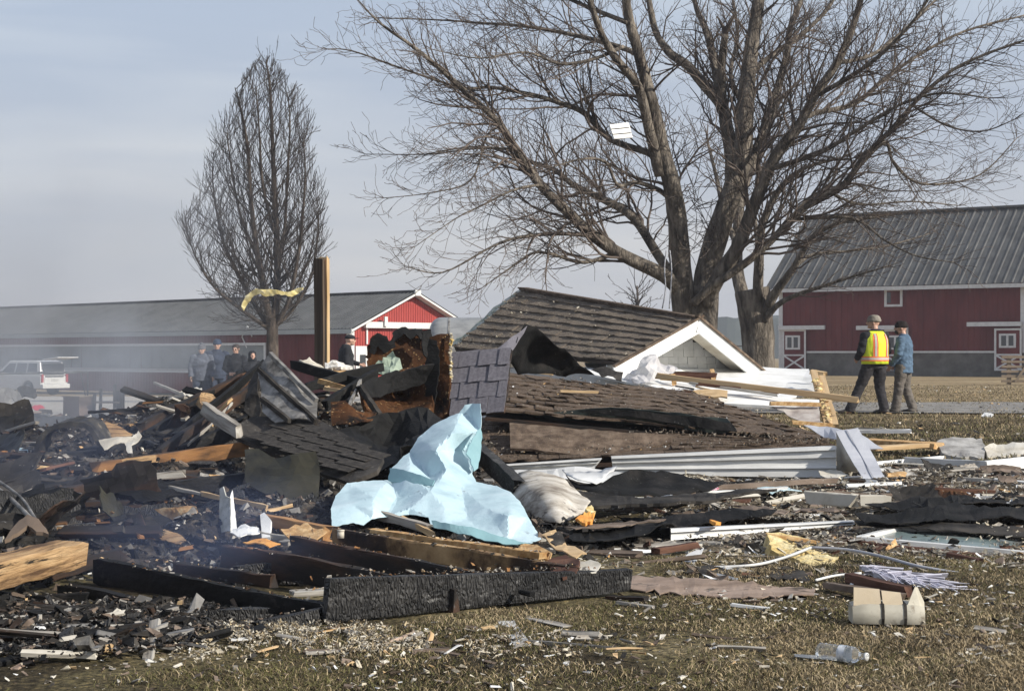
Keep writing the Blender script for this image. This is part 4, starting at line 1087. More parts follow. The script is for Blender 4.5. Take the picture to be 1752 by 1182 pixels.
def ell(c, r, n=12, m=8):
    mb = []; rings = []
    for i in range(m + 1):
        a = math.pi * i / m; rr = max(.02, math.sin(a)); z = -math.cos(a)
        rings.append([Vector((c[0] + r[0] * rr * math.cos(2 * math.pi * k / n), c[1] + r[1] * rr * math.sin(2 * math.pi * k / n), c[2] + r[2] * z)) for k in range(n)])
    return rings
def sec(pts, n=14):
    """rings from (centre, half width x, half depth y)"""
    return [[Vector((c[0] + rx * math.cos(2 * math.pi * k / n), c[1] + ry * math.sin(2 * math.pi * k / n), c[2])) for k in range(n)] for c, rx, ry in pts]
def fuse(name, mb, mat, parent, vox=.014, sm=4, wr=0.0):
    me = bpy.data.meshes.new(name); me.from_pydata(mb.v, [], mb.f); me.update()
    t = bpy.data.objects.new('tmp', me); COL.objects.link(t)
    r = t.modifiers.new('r', 'REMESH'); r.mode = 'VOXEL'; r.voxel_size = vox
    s = t.modifiers.new('s', 'SMOOTH'); s.iterations = sm; s.factor = .5
    dg = bpy.context.evaluated_depsgraph_get(); dg.update()
    m2 = bpy.data.meshes.new_from_object(t.evaluated_get(dg)); m2.name = name
    bpy.data.objects.remove(t); bpy.data.meshes.remove(me)
    if wr:
        co = np.empty(len(m2.vertices) * 3); m2.vertices.foreach_get('co', co); no = np.empty_like(co)
        m2.vertices.foreach_get('normal', no)
        co = co.reshape(-1, 3); no = no.reshape(-1, 3); s0 = rnd.uniform(0, 40)
        k = np.array([noise.noise((p[0] * 9 + s0, p[1] * 9, p[2] * 16)) + .5 * noise.noise((p[0] * 20, p[1] * 20 + s0, p[2] * 34)) for p in co])
        co += no * (k * wr)[:, None]; m2.vertices.foreach_set('co', co.ravel())
    m2.materials.clear(); m2.materials.append(mat)
    m2.polygons.foreach_set('use_smooth', [True] * len(m2.polygons)); m2.update()
    o = bpy.data.objects.new(name, m2); COL.objects.link(o); o.parent = parent; return o
def head_parts(mb, hc, yaw, tilt=0):
    """skull, jaw, nose, brow, ears round the head centre, face along yaw"""
    Rm = Matrix.Rotation(yaw, 4, 'Z') @ Matrix.Rotation(tilt, 4, 'X')
    def put(rings): mb.loft([[Vector(hc) + (Rm @ p.to_4d()).xyz for p in r] for r in rings])
    put(ell((0, -.008, .015), (.076, .096, .105))); put(ell((0, .028, -.055), (.056, .062, .062)))
    put(ell((0, .098, -.012), (.014, .022, .028))); put(ell((0, .080, .026), (.052, .014, .010)))
    put(ell((0, .078, -.058), (.026, .013, .009))); put(ell((0, .075, -.090), (.022, .020, .018)))
    for s in (-1, 1): put(ell((s * .078, -.005, -.005), (.012, .022, .034))); put(ell((s * .045, .066, -.022), (.020, .018, .020)))
    return Rm
def hand(mb, w, d, out):
    d = Vector(d).normalized(); o = Vector(out); o = (o - d * o.dot(d)).normalized(); s = d.cross(o)
    w = Vector(w)
    mb.tube([w, w + d * .04, w + d * .09], [(.022, .030), (.018, .040), (.014, .040)], 8)
    for i, ln in enumerate((.062, .074, .070, .056)):
        b = w + d * .085 + s * ((i - 1.5) * .021)
        mb.tube([b, b + d * ln * .5 + o * .006, b + d * ln * .85 + o * .022], [.0095, .009, .007], 6)
    b = w + d * .03 + s * -.036; mb.tube([b, b + d * .035 - s * .02 + o * .01, b + d * .065 - s * .018 + o * .018], [.012, .011, .009], 6)
def person(label, loc, yaw, height, pose, wear, vox=.014, group=None, lean=0.0, bulk=1.12):
    root = empty('person', loc, label, 'person', group, yaw); k = height / 1.78
    root.scale = (k * bulk, k * bulk, k)
    J = dict(hipL=(-.10, 0, .92), hipR=(.10, 0, .92), kneeL=(-.11, .03, .50), kneeR=(.11, .03, .50), ankL=(-.12, 0, .09), ankR=(.12, 0, .09),
             toeL=(-.13, .18, .03), toeR=(.13, .18, .03), shL=(-.19, 0, 1.43), shR=(.19, 0, 1.43), elL=(-.25, -.03, 1.14), elR=(.25, -.03, 1.14),
             wrL=(-.25, .08, .90), wrR=(.25, .08, .90), head=(0, .03, 1.64), hy=0.0, ht=0.0, hands=(1, 1))
    J.update(pose)
    V3 = {a: (Vector(b) if isinstance(b, tuple) and len(b) == 3 else b) for a, b in J.items()}
    hd = V3['head']
    # body: one skin from head to feet
    mb = MB(); Rm = head_parts(mb, hd, V3['hy'], V3['ht'])
    mb.tube([Vector((0, -.01, 1.42)), (Vector((0, -.01, 1.45)) + hd) / 2 + Vector((0, -.01, -.02)), hd + Vector((0, -.015, -.03))], [.065, .055, .055], 10)
    mb.loft(sec([((0, 0, .86), .14, .10), ((0, 0, .95), .165, .115), ((0, 0, 1.10), .145, .10), ((0, 0, 1.28), .17, .12), ((0, -.01, 1.40), .165, .10), ((0, -.01, 1.47), .08, .07)]))
    for s in 'LR':
        mb.tube([V3['sh' + s] * .9 + Vector((0, 0, .14)), V3['sh' + s], V3['el' + s], V3['wr' + s]], [.05, .055, .042, .030], 10)
        q = V3['wr' + s]; hand(mb, q, (q - V3['el' + s]), (-1 if s == 'R' else 1, .3, 0))
        mb.tube([V3['hip' + s], V3['knee' + s], V3['ank' + s]], [.082, .056, .042], 10)
        mb.tube([V3['ank' + s] + Vector((0, -.03, -.04)), V3['toe' + s]], [.04, .03], 8)
    fuse('body', mb, SKIN, root, vox * .8, 3)
    # trousers
    mb = MB(); mb.loft(sec([((0, 0, .82), .16, .12), ((0, 0, .95), .175, .13), ((0, 0, 1.03), .165, .12)]))
    for s in 'LR':
        a = V3['ank' + s]
        mb.tube([V3['hip' + s] + Vector((0, 0, .02)), (V3['hip' + s] + V3['knee' + s]) / 2, V3['knee' + s], (V3['knee' + s] + a) / 2, a + Vector((0, 0, .02)), a + Vector((0, .01, -.05))], [.115, .105, .085, .08, .082, .088], 12)
    fuse('trousers', mb, wear['trousers'], root, vox, 3, .010)
    for s in 'LR':
        mb = MB(); a = V3['ank' + s]; t = V3['toe' + s]; f = (t - a); f.z = 0; f.normalize()
        b = Vector((a.x, a.y, .0))
        mb.loft([[b + f * x + Vector((-f.y, f.x, 0)) * (w * math.cos(q * .6283)) + Z * (h * .5 + h * .5 * math.sin(q * .6283)) for q in range(10)] for x, w, h in ((-.085, .03, .07), (-.06, .042, .11), (.0, .045, .12), (.07, .05, .09), (.14, .052, .07), (.19, .04, .055), (.21, .02, .03))])
        mb.build('shoe', BOOT, root, True)
    # jacket
    jl = wear.get('jlen', .86); mb = MB()
    mb.loft(sec([((0, 0, jl), .205, .155), ((0, .0, .98), .20, .155), ((0, 0, 1.12), .195, .15), ((0, 0, 1.28), .215, .155), ((0, -.01, 1.40), .20, .13), ((0, -.01, 1.48), .12, .095), ((0, -.01, 1.53), .085, .08)], 18))
    for s in 'LR':
        mb.tube([V3['sh' + s] * .75 + Vector((0, 0, 1.43 * .25)), V3['sh' + s], (V3['sh' + s] + V3['el' + s]) / 2, V3['el' + s], (V3['el' + s] + V3['wr' + s]) / 2, V3['wr' + s]], [.075, .082, .074, .068, .060, .050], 12)
    fuse('jacket', mb, wear['jacket'], root, vox, 3, .012)
    if wear.get('vest'):
        mb = MB(); rings = sec([((0, 0, z), a, b) for z, a, b in ((.90, .228, .178), (.98, .222, .176), (1.12, .218, .172), (1.24, .228, .174), (1.34, .222, .165), (1.43, .185, .140), (1.49, .125, .110))], 40)
        for r in rings:
            for i, p in enumerate(r): p += Vector((p.x, p.y, 0)).normalized() * (.006 * math.sin(i * 1.9 + p.z * 8))
        n = 40; vs = [p for r in rings for p in r]; fs = []
        for i in range(len(rings) - 1):
            for q in range(n):
                a = i * n + q; b = i * n + (q + 1) % n; fs.append((a, b, b + n, a + n))
        mb.add(vs, fs); v = mb.build('vest', HIVIS, root, True); md = v.modifiers.new('s', 'SOLIDIFY'); md.thickness = .006; md.offset = 1
        def band(name, z0, z1, extra, mat):
            mb = MB(); rr = []
            def R_(z):
                T = ((.90, .228, .178), (.98, .222, .176), (1.12, .218, .172), (1.24, .228, .174), (1.34, .222, .165), (1.43, .185, .14), (1.49, .125, .11))
                for (a, b) in zip(T, T[1:]):
                    if a[0] <= z <= b[0]: t = (z - a[0]) / (b[0] - a[0]); return a[1] + (b[1] - a[1]) * t, a[2] + (b[2] - a[2]) * t
                return T[-1][1:]
            for z in (z0, z1): a, b = R_(z); rr.append(sec([((0, 0, z), a + extra, b + extra)], 40)[0])
            mb.loft(rr, cap=False); o = mb.build(name, mat, v, True); return R_
        R_ = band('tape', .955, .975, .016, HIOR); band('tape', .976, 1.015, .018, SILV); band('tape', 1.016, 1.036, .016, HIOR)
        for sx_ in (-.115, .115):
            for sy in (-1, 1):
                for (o_, w_, m_, e_) in ((0, .075, HIOR, .012), (0, .032, SILV, .015)):
                    mb = MB(); vs = []
                    for z in (1.037, 1.10, 1.16, 1.22, 1.28, 1.34, 1.40, 1.45):
                        a, b = R_(z)
                        for dx in (-w_ / 2, w_ / 2):
                            x = (sx_ + dx) * (1 if z < 1.40 else .94); y = sy * (b + e_ + .004) * math.sqrt(max(.04, 1 - (x / (a + e_)) ** 2)); vs.append((x, y, z))
                    mb.add(vs, [(i * 2, i * 2 + 1, i * 2 + 3, i * 2 + 2) for i in range(7)]); o = mb.build('tape', m_, v); md = o.modifiers.new('s', 'SOLIDIFY'); md.thickness = .003
    # head wear
    def put(rings, name, mat):
        mb = MB(); mb.loft([[hd + (Rm @ p.to_4d()).xyz for p in r] for r in rings]); return mb.build(name, mat, root, True)
    hw = wear.get('hat', 'beanie'); hm = wear.get('hatmat', KNITG)
    if hw == 'beanie':
        b = put([[Vector((.088 * r_ * math.cos(q * .3927), -.012 + .106 * r_ * math.sin(q * .3927), z)) for q in range(16)] for z, r_ in ((.018, 1.0), (.05, 1.04), (.085, .98), (.115, .82), (.135, .55), (.142, .2))], 'hat', hm)
        put([[Vector((.092 * r_ * math.cos(q * .3927), -.012 + .110 * r_ * math.sin(q * .3927), z)) for q in range(16)] for z, r_ in ((.012, 1.0), (.022, 1.05), (.05, 1.06), (.06, 1.0))], 'hat_cuff', hm)
        if wear.get('pom'): put(ell((0, -.01, .155), (.035, .035, .03)), 'pompom', hm)
    elif hw == 'cap':
        put([[Vector((.086 * r_ * math.cos(q * .3927), -.012 + .104 * r_ * math.sin(q * .3927), z)) for q in range(16)] for z, r_ in ((.035, 1.0), (.075, .98), (.105, .82), (.122, .5), (.128, .15))], 'cap', hm)
        put(ell((0, .11, .045), (.06, .07, .010)), 'brim', hm)
    elif hw == 'hood':
        put([[Vector((.105 * r_ * math.cos(q * .3927), -.04 + .115 * r_ * math.sin(q * .3927), z)) for q in range(16)] for z, r_ in ((-.14, 1.15), (-.06, 1.0), (.03, 1.0), (.09, .92), (.13, .6), (.142, .2))], 'hood', hm)
    elif hw == 'hair':
        put([[Vector((.084 * r_ * math.cos(q * .3927), -.022 + .100 * r_ * math.sin(q * .3927), z)) for q in range(16)] for z, r_ in ((-.03, .96), (.03, 1.02), (.075, 1.0), (.105, .85), (.127, .5), (.132, .15))], 'hair', HAIR)
    if wear.get('glasses'):
        for s in (-1, 1): put(ell((s * .034, .090, .004), (.025, .010, .017)), 'sunglasses', DGLASS)
    for s in (-1, 1):
        put(ell((s * .032, .078, .004), (.012, .008, .007)), 'eye', plain('eye', (.05, .04, .035), .2) if 'eye_m' not in MATS else MATS['eye_m'])
    if wear.get('beard'): put(ell((0, .062, -.075), (.052, .045, .045)), 'beard', HAIR)
    if wear.get('gloves'):
        for s in 'LR':
            mb = MB(); q = V3['wr' + s]; dd = (q - V3['el' + s]).normalized(); hand(mb, q - dd * .01, dd, (-1 if s == 'R' else 1, .3, 0))
            fuse('glove', mb, wear['gloves'], root, .011, 1)
    if wear.get('paper'):
        pass
    for c in root.children_recursive: c.matrix_parent_inverse = Matrix.Identity(4)
    return root
def gp(px, d, dz=0):
    p = on(px, d); p.z += dz; return p
YW = lambda deg: R(deg)
# man in the vest: back towards the camera, head turned to the left, feet apart
person('man in yellow hi-vis vest, grey knit hat and dark trousers, seen from behind', gp(1497, 31.6), YW(28), 1.90,
       dict(kneeL=(-.20, .12, .50), ankL=(-.37, .16, .09), toeL=(-.52, .26, .03), kneeR=(.13, .04, .50), ankR=(.15, -.05, .09), toeR=(.10, .14, .03),
            elL=(-.27, .02, 1.13), wrL=(-.20, .20, 1.0), elR=(.27, .0, 1.13), wrR=(.20, .20, 1.0), hy=R(48), head=(-.01, .03, 1.65)),
       dict(trousers=DTROU, jacket=BLACKC, vest=True, hat='beanie', hatmat=KNITG, jlen=.88), vox=.012)
person('man in blue denim jacket, dark hat and grey trousers beside the hi-vis vest', gp(1546, 31.9), YW(62), 1.80,
       dict(kneeL=(-.12, .05, .50), ankL=(-.13, .10, .09), toeL=(-.14, .28, .03), kneeR=(.13, .0, .50), ankR=(.14, -.12, .09), toeR=(.13, .06, .03),
            elL=(-.25, .02, 1.14), wrL=(-.18, .17, .92), elR=(.25, .02, 1.14), wrR=(.19, .17, .94), hy=R(20), head=(0, .05, 1.64)),
       dict(trousers=GTROU, jacket=DENIM, hat='beanie', hatmat=KNITD, jlen=.78, beard=True), vox=.012)
DL = 44
def lz(px, ytop, hgt):
    return at(px, ytop, DL).z - hgt * 1.0
def left_person(px, ytop, hgt, yaw, pose, wear, label, d=DL):
    p = on(px, d); s = hgt
    top = at(px, ytop, d).z
    k = (top - p.z) / 1.78
    person(label, p, YW(yaw), 1.78 * k, pose, wear, vox=.018)
left_person(345, 587, 1.8, 195, dict(hy=R(-28), ht=R(-14), head=(0, .06, 1.62)), dict(trousers=NAVYC, jacket=GREYC, hat='beanie', hatmat=cloth('grey_hat', (.10, .10, .11)), pom=True, jlen=.80, gloves=BROWNG), 'man in grey jacket and grey bobble hat, first of the onlookers in the smoke')
left_person(371, 580, 1.86, 205, dict(hy=R(-25), ht=R(-8)), dict(trousers=NAVYC, jacket=NAVYC, hat='beanie', hatmat=cloth('navy_hat', (.03, .045, .08)), jlen=.80), 'man in navy jacket and navy hat beside the bobble hat', 44.4)
left_person(404, 588, 1.8, 170, dict(elL=(-.26, .05, 1.14), wrL=(-.06, .26, 1.02), elR=(.26, .05, 1.14), wrR=(.06, .26, 1.02), ht=R(-8)), dict(trousers=BLACKC, jacket=BLACKC, hat='hair', glasses=True, jlen=.82), 'dark-haired man in black jacket and sunglasses among the onlookers', 43.6)
left_person(432, 600, 1.7, 190, dict(hy=R(10)), dict(trousers=BLACKC, jacket=BLACKC, hat='hood', hatmat=BLACKC, jlen=.82), 'shorter figure in a black hood beside the sooty ribbed panel', 43)
left_person(592, 570, 1.8, 285, dict(elL=(-.24, .08, 1.16), wrL=(-.12, .30, 1.08), hy=R(-10), head=(0, .09, 1.62)), dict(trousers=BLACKC, jacket=BLACKC, hat='cap', hatmat=BLACKC, jlen=.80), 'man in black jacket and cap leaning beside the upright wooden post', 41)

# ------------------------------------------------------------- white car with its tailgate open
def suv():
    d = 92; paint = plain('white_paint', (.66, .66, .64), .3, spec=.6, bump=0); tyre = plain('tyre', (.015, .015, .015), .9); rim = plain('rim', (.30, .30, .31), .35, .8)
    tail = plain('tail_light', (.35, .02, .02), .25); blk = plain('black_plastic', (.02, .02, .02), .5)
    root = empty('parked_car', on(93, d), 'white estate car with its rear hatch raised, parked in the smoke', 'car')
    root.rotation_euler = (0, 0, R(150))      # car heading +x locally, rear at x=0
    root.scale = (1.06, 1.06, 1.06)
    def part(mb, name, mat, parent=root, sm=False, bev=0):
        o = mb.build(name, mat, None, sm); o.parent = parent
        if bev: q = o.modifiers.new('b', 'BEVEL'); q.width = bev; q.segments = 2; q.limit_method = 'ANGLE'
        return o
    def ext(prof, w, ins=None):
        mb = MB(); n = len(prof); vs = []
        for s in (-1, 1):
            for i, (x, z) in enumerate(prof): vs.append((x, s * (w / 2 - (ins[i] if ins else 0)), z))
        mb.add(vs, [tuple(range(n)), tuple(range(2 * n - 1, n - 1, -1))] + [(i + n, (i + 1) % n + n, (i + 1) % n, i) for i in range(n)]); return mb
    def arch(cx):
        return [(cx + .43 * math.cos(a), .36 + .43 * math.sin(a)) for a in [math.pi * k / 8 for k in range(8, -1, -1)]]
    low = [(0, .42), (0, 1.02), (.1, 1.08), (3.4, 1.10), (4.75, 1.0), (5.0, .8), (5.05, .45), (4.6, .32)] + [(x, z) for x, z in reversed(arch(4.15))] + [(3.5, .30), (1.6, .30)] + [(x, z) for x, z in reversed(arch(.95))] + [(.3, .36)]
    part(ext(low, 1.95), 'body', paint, bev=.04)
    cab = [(.05, 1.08), (.22, 1.80), (.6, 1.86), (2.5, 1.85), (3.35, 1.12)]
    part(ext(cab, 1.86, [0, .14, .16, .16, .02]), 'cabin', paint, bev=.05)
    def win(name, pts, s):
        mb = MB()
        if 1:
            vs = []
            for (x, z) in pts:
                t = (z - 1.08) / .77; vs.append((x, s * (.93 - .14 * t + .012), z))
            vs += [(x, y - s * .03, z) for x, y, z in vs]; n = len(pts)
            mb.add(vs, [tuple(range(n)), tuple(range(2 * n - 1, n - 1, -1))] + [(i, (i + 1) % n, (i + 1) % n + n, i + n) for i in range(n)])
        return mb
    for pts in ([(.32, 1.18), (.42, 1.70), (1.02, 1.72), (1.05, 1.18)], [(1.17, 1.18), (1.15, 1.72), (1.85, 1.72), (1.92, 1.18)], [(2.04, 1.18), (1.98, 1.72), (2.45, 1.70), (3.0, 1.18)]):
        part(win('w', pts, -1), 'side_window', DGLASS); part(win('w', pts, 1), 'side_window', DGLASS)
    for cx in (.95, 4.15):
        for s in (-1, 1):
            mb = MB(); mb.tube([(cx, s * .70, .36), (cx, s * .95, .36)], .36, 24); w = part(mb, 'wheel', tyre)
            mb = MB(); mb.tube([(cx, s * .94, .36), (cx, s * .965, .36)], .22, 16); part(mb, 'rim', rim, w)
    mb = MB(); mb.box((-.08, 0, .50), (.2, 1.94, .24)); part(mb, 'bumper', paint, bev=.04)
    mb = MB(); mb.box((-.012, 0, .80), (.05, 1.45, .34)); part(mb, 'tailgate', paint, bev=.02)
    mb = MB(); mb.box((-.02, 0, .82), (.06, .5, .16)); part(mb, 'number_plate', plain('plate', (.5, .5, .48), .5))
    mb = MB(); mb.box((.06, 0, 1.40), (.10, 1.45, .56)); part(mb, 'open_boot', blk)
    for s in (-1, 1): mb = MB(); mb.box((-.01, s * .88, .92), (.08, .14, .42)); part(mb, 'tail_light', tail)
    mb = MB(); mb.bar((.15, 0, 1.90), (-1.0, 0, 2.02), .05, 1.5); part(mb, 'raised_hatch', paint, bev=.02)
    for s in (-1, 1): mb = MB(); mb.bar((.5, s * .68, 1.93), (2.3, s * .68, 1.93), .04, .04); part(mb, 'roof_rail', blk)
    mb = MB(); mb.box((2.75, 1.05, 1.20), (.12, .2, .16)); part(mb, 'door_mirror', blk)
    mb = MB(); mb.box((-.03, 0, 1.02), (.08, 1.3, .05)); part(mb, 'load_sill', blk)
suv()
# ------------------------------------------------------------- wreckage: fallen roofs
def A3(t): return at(*t)
def pl(name, label, cat, a, b, w, t, mat, **k): return plank(name, label, cat, at(*a), at(*b), w, t, mat, **k)
def back_roof():
    E1, E0, R0, R1 = at(778, 597, 26.8), at(1062, 620, 22.8), at(1192, 546, 23.4), at(895, 497, 27.5)
    E2 = at(1294, 630, 24.7); E3 = R1 + (E2 - R0)
    root = empty('fallen_gable_roof', Vector((1.5, 24, .9)), 'fallen shingled gable roof with white gable trim, behind the lower slumped roof', 'roof')
    shingles(root, E1, E0, R0, R1, 9, 15, SHING, thick=.022, warp=.02)
    mb = MB(); n1 = (E0 - E1).cross(R1 - E1).normalized()
    mb.add([E1, E0, R0, R1] + [p - n1 * .05 for p in (E1, E0, R0, R1)], [(0, 1, 2, 3), (7, 6, 5, 4), (0, 4, 5, 1), (1, 5, 6, 2), (2, 6, 7, 3), (3, 7, 4, 0)])
    n2 = (E3 - E2).cross(R0 - E2).normalized()
    if n2.z < 0: n2 = -n2
    mb.add([E2, E3, R1, R0] + [p - n2 * .05 for p in (E2, E3, R1, R0)], [(0, 1, 2, 3), (7, 6, 5, 4), (0, 4, 5, 1), (1, 5, 6, 2), (2, 6, 7, 3), (3, 7, 4, 0)])
    mb.build('roof_deck', plain('deck_edge', (.06, .045, .035), .9), root)
    shingles(root, E2 + n2 * .01, E3 + n2 * .01, R1 + n2 * .01, R0 + n2 * .01, 4, 8, SHINGD, thick=.02)
    mb = MB(); mb.bar(R0 + Z * .02, R1 + Z * .03, .05, .16); mb.build('ridge_cap', SHINGD, root)
    # white rake boards and soffit of the gable
    dn = (E2 - E0); dn.z = 0; dn.normalize(); out = Vector((dn.y, -dn.x, 0)); 
    for e_, nm in ((E0, 'rake_board'), (E2, 'rake_board')):
        d = (R0 - e_); q = Vector((0, 0, -.10))
        mb = MB(); a = e_ + q + out * .03 - d.normalized() * .12; b = R0 + q + out * .03 + d.normalized() * .02
        M_ = frame(b - a, Z); mb.box((a + b) / 2, ((b - a).length, .03, .19), M_); mb.build(nm, WHITE, root)
        mb = MB(); mb.box((a + b) / 2 - out * .17 - Z * .02, ((b - a).length, .34, .015), M_); mb.build('soffit', CREAM, root)
        mb = MB(); mb.box((a + b) / 2 + Z * .12 + out * .02, ((b - a).length + .1, .07, .03), M_); mb.build('drip_edge', SHINGD, root)
    # recessed gable wall of white shingles
    m = (E0 + E2) / 2; m.z = min(E0.z, E2.z); inn = -out * .36
    W_ = (E2 - E0).length; Hh = R0.z - m.z; rows = 6
    wm = M('white_gable_shingle', [(.56, .56, .54), (.66, .66, .64)], 5, G, .8, .3, 20, rand=.06)
    for r in range(rows):
        z0 = m.z + Hh * (r / rows) * .92 - .05; half = W_ / 2 * (1 - (r + .2) / rows) * .98; n = max(1, int(half * 2 / .2))
        for k in range(n):
            a = -half + 2 * half * k / n; b = a + 2 * half / n - .008
            mb = MB(); c = m + inn + dn * (a + b) / 2; c.z = z0 + Hh / rows * .5; mb.box(c, (b - a, .012 + .004 * (k % 2), Hh / rows * .9), frame(dn), j=.004); mb.build('shingle', wm, root)
    mb = MB(); c = m + inn * 1.1; mb.add([c - dn * W_ / 2 - Z * .1, c + dn * W_ / 2 - Z * .1, Vector((c.x, c.y, R0.z - .12))] + [c - dn * W_ / 2 - Z * .1 - out * .03, c + dn * W_ / 2 - Z * .1 - out * .03, Vector((c.x, c.y, R0.z - .12)) - out * .03], [(0, 1, 2), (5, 4, 3), (0, 3, 4, 1), (1, 4, 5, 2), (2, 5, 3, 0)]); mb.build('gable_wall', wm, root)
    # support under it: crushed walls
    mb = MB(); cc = (E0 + E1 + E2 + E3) / 4; mb.add([Vector((p.x, p.y, z)) for z in (-.3, .93) for p in (E1 + (cc - E1) * .12, E0 + (cc - E0) * .12, E2 + (cc - E2) * .12, E3 + (cc - E3) * .12)], [(3, 2, 1, 0), (4, 5, 6, 7), (0, 1, 5, 4), (1, 2, 6, 5), (2, 3, 7, 6), (3, 0, 4, 7)])
    mb.build('crushed_wall', wm, root)
    patch('torn_sheathing', None, None, [(897, 493, 27.6), (884, 499, 27.7), (845, 528, 27.6), (808, 560, 27.3), (773, 588, 27), (779, 598, 26.8), (830, 556, 27.0), (893, 502, 27.4)], M('torn_green', [(.16, .19, .16), (.26, .29, .25), (.5, .5, .47)], 9, G, .8, .6, 30), step=10, amp=.03, thick=.02, parent=root)
    P = []
    for k in range(520):
        u, v = rnd.random() ** 2.6, rnd.random() ** 1.6; p = E1 * (1 - u) * (1 - v) + E0 * u * (1 - v) + R0 * u * v + R1 * (1 - u) * v; P.append(p + n1 * .05)
    scatter('roof_litter', 'pale chips of torn insulation strewn over the back roof', 'debris', P, (.010, .042), [FLUFF, FLUFFB, SHING], [4, 6, 4], lift=.01)
back_roof()
def front_roof():
    root = empty('slumped_roof', Vector((2, 17, 0)), 'large slumped roof slope of dark brown shingles lying flat over the wreck, nearest the camera', 'roof')
    U = [at(830, 704, 16.5), at(1428, 758, 16.3), at(1195, 676, 20.2), at(866, 640, 19.2)]
    Lq = [at(816, 794, 15.5), at(1430, 766, 15.35), at(1410, 757, 16.0), at(812, 718, 17.3)]
    shingles(root, *U, 9, 17, SHINGD, thick=.018, warp=.022, lift=.3)
    shingles(root, *Lq, 6, 17, SHINGD, thick=.015, warp=.022, lift=.3)
    for q, dz in ((U, .06), (Lq, .05)):
        mb = MB(); n = 12; vs = []
        for j in range(n + 1):
            for i in range(n + 1):
                u, v = i / n, j / n; vs.append(q[0] * (1 - u) * (1 - v) + q[1] * u * (1 - v) + q[2] * u * v + q[3] * (1 - u) * v - Z * dz)
        m = len(vs); W_ = n + 1
        fs = [(j * W_ + i, j * W_ + i + 1, (j + 1) * W_ + i + 1, (j + 1) * W_ + i) for j in range(n) for i in range(n)]
        vs += [p - Z * .03 for p in vs]; fs += [tuple(x + m for x in reversed(f)) for f in fs]
        for i in range(n): fs.append((i + m, i + 1 + m, i + 1, i)); a = n * W_ + i; fs.append((a, a + 1, a + 1 + m, a + m)); fs.append((i * W_, (i + 1) * W_, (i + 1) * W_ + m, i * W_ + m)); b = i * W_ + n; fs.append((b + W_, b, b + m, b + W_ + m))
        mb.add(vs, fs); mb.build('roof_deck', BURNTD, root)
    patch('loose_underlay', None, None, [(826, 716, 16.9), (900, 711, 16.8), (1000, 700, 16.6), (1045, 697, 16.5), (1130, 704, 16.4), (1245, 716, 16.3), (1262, 734, 16.2), (1240, 742, 16.3), (1120, 727, 16.5), (1000, 719, 16.6), (900, 722, 16.8)], UNDER, step=14, amp=.03, parent=root)
    patch('gap_shade_sheet', None, None, [(985, 704, 16.5), (1050, 700, 16.45), (1190, 712, 16.3), (1252, 722, 16.2), (1262, 738, 16.1), (1180, 728, 16.3), (1080, 712, 16.4)], FELT, step=12, amp=.02, parent=root)  # black sheet painting the shade inside the open break between the slopes
    patch('torn_flap', None, None, [(872, 722, 16.4), (960, 729, 16.2), (1045, 738, 16.0), (1150, 742, 15.9), (1148, 756, 15.8), (1046, 775, 15.55), (1030, 780, 15.5), (950, 772, 15.6), (873, 766, 15.7)], SHINGD, step=16, amp=.012, thick=.025, parent=root)
    # support so the slopes rest on something
    mb = MB(); mb.add([Vector((p.x, p.y, z)) for z in (-.3, .1) for p in (Lq[0] + Vector((.3, .2, 0)), Lq[1] + Vector((-.3, .2, 0)), U[2], U[3])], [(3, 2, 1, 0), (4, 5, 6, 7), (0, 1, 5, 4), (1, 2, 6, 5), (2, 3, 7, 6), (3, 0, 4, 7)]); mb.build('crushed_framing', CHARB, root)
    P = []; Q = []
    for k in range(1500):
        q = U if rnd.random() < .45 else Lq
        u, v = rnd.random(), rnd.random(); p = q[0] * (1 - u) * (1 - v) + q[1] * u * (1 - v) + q[2] * u * v + q[3] * (1 - u) * v + Z * (.05 + noise.noise(Vector((u * 8, v * 4, 0))) * .01)
        if q is Lq and noise.noise(Vector((u * 5, v * 3, 3))) + u * .5 > .25: Q.append(p)
        P.append(p)
    scatter('shingle_litter', 'pale crumbs scattered over the slumped brown shingles', 'debris', P, (.006, .026), [FLUFFB, SHING, WHITE, TANO], [5, 7, .6, .5], lift=.008)
    scatter('torn_insulation', 'brown tufts of torn insulation on the lower roof slope', 'insulation', Q, (.008, .035), [SHINGD, FLUFFB, SHING], [2, 1, 2], aspect=(1, .4, .3), tilt=.8)
    for a, b, w, lab_ in (((905, 636, 19), (945, 640, 18.9), .03, 'short orange-tan splinter at the foot of the peaked black sheet'), ((958, 669, 17.9), (1023, 671, 17.9), .028, 'pale lath lying in the middle of the slumped brown shingles')):
        pl('splinter', lab_, 'board', a, b, w, .03, TAN)
front_roof()
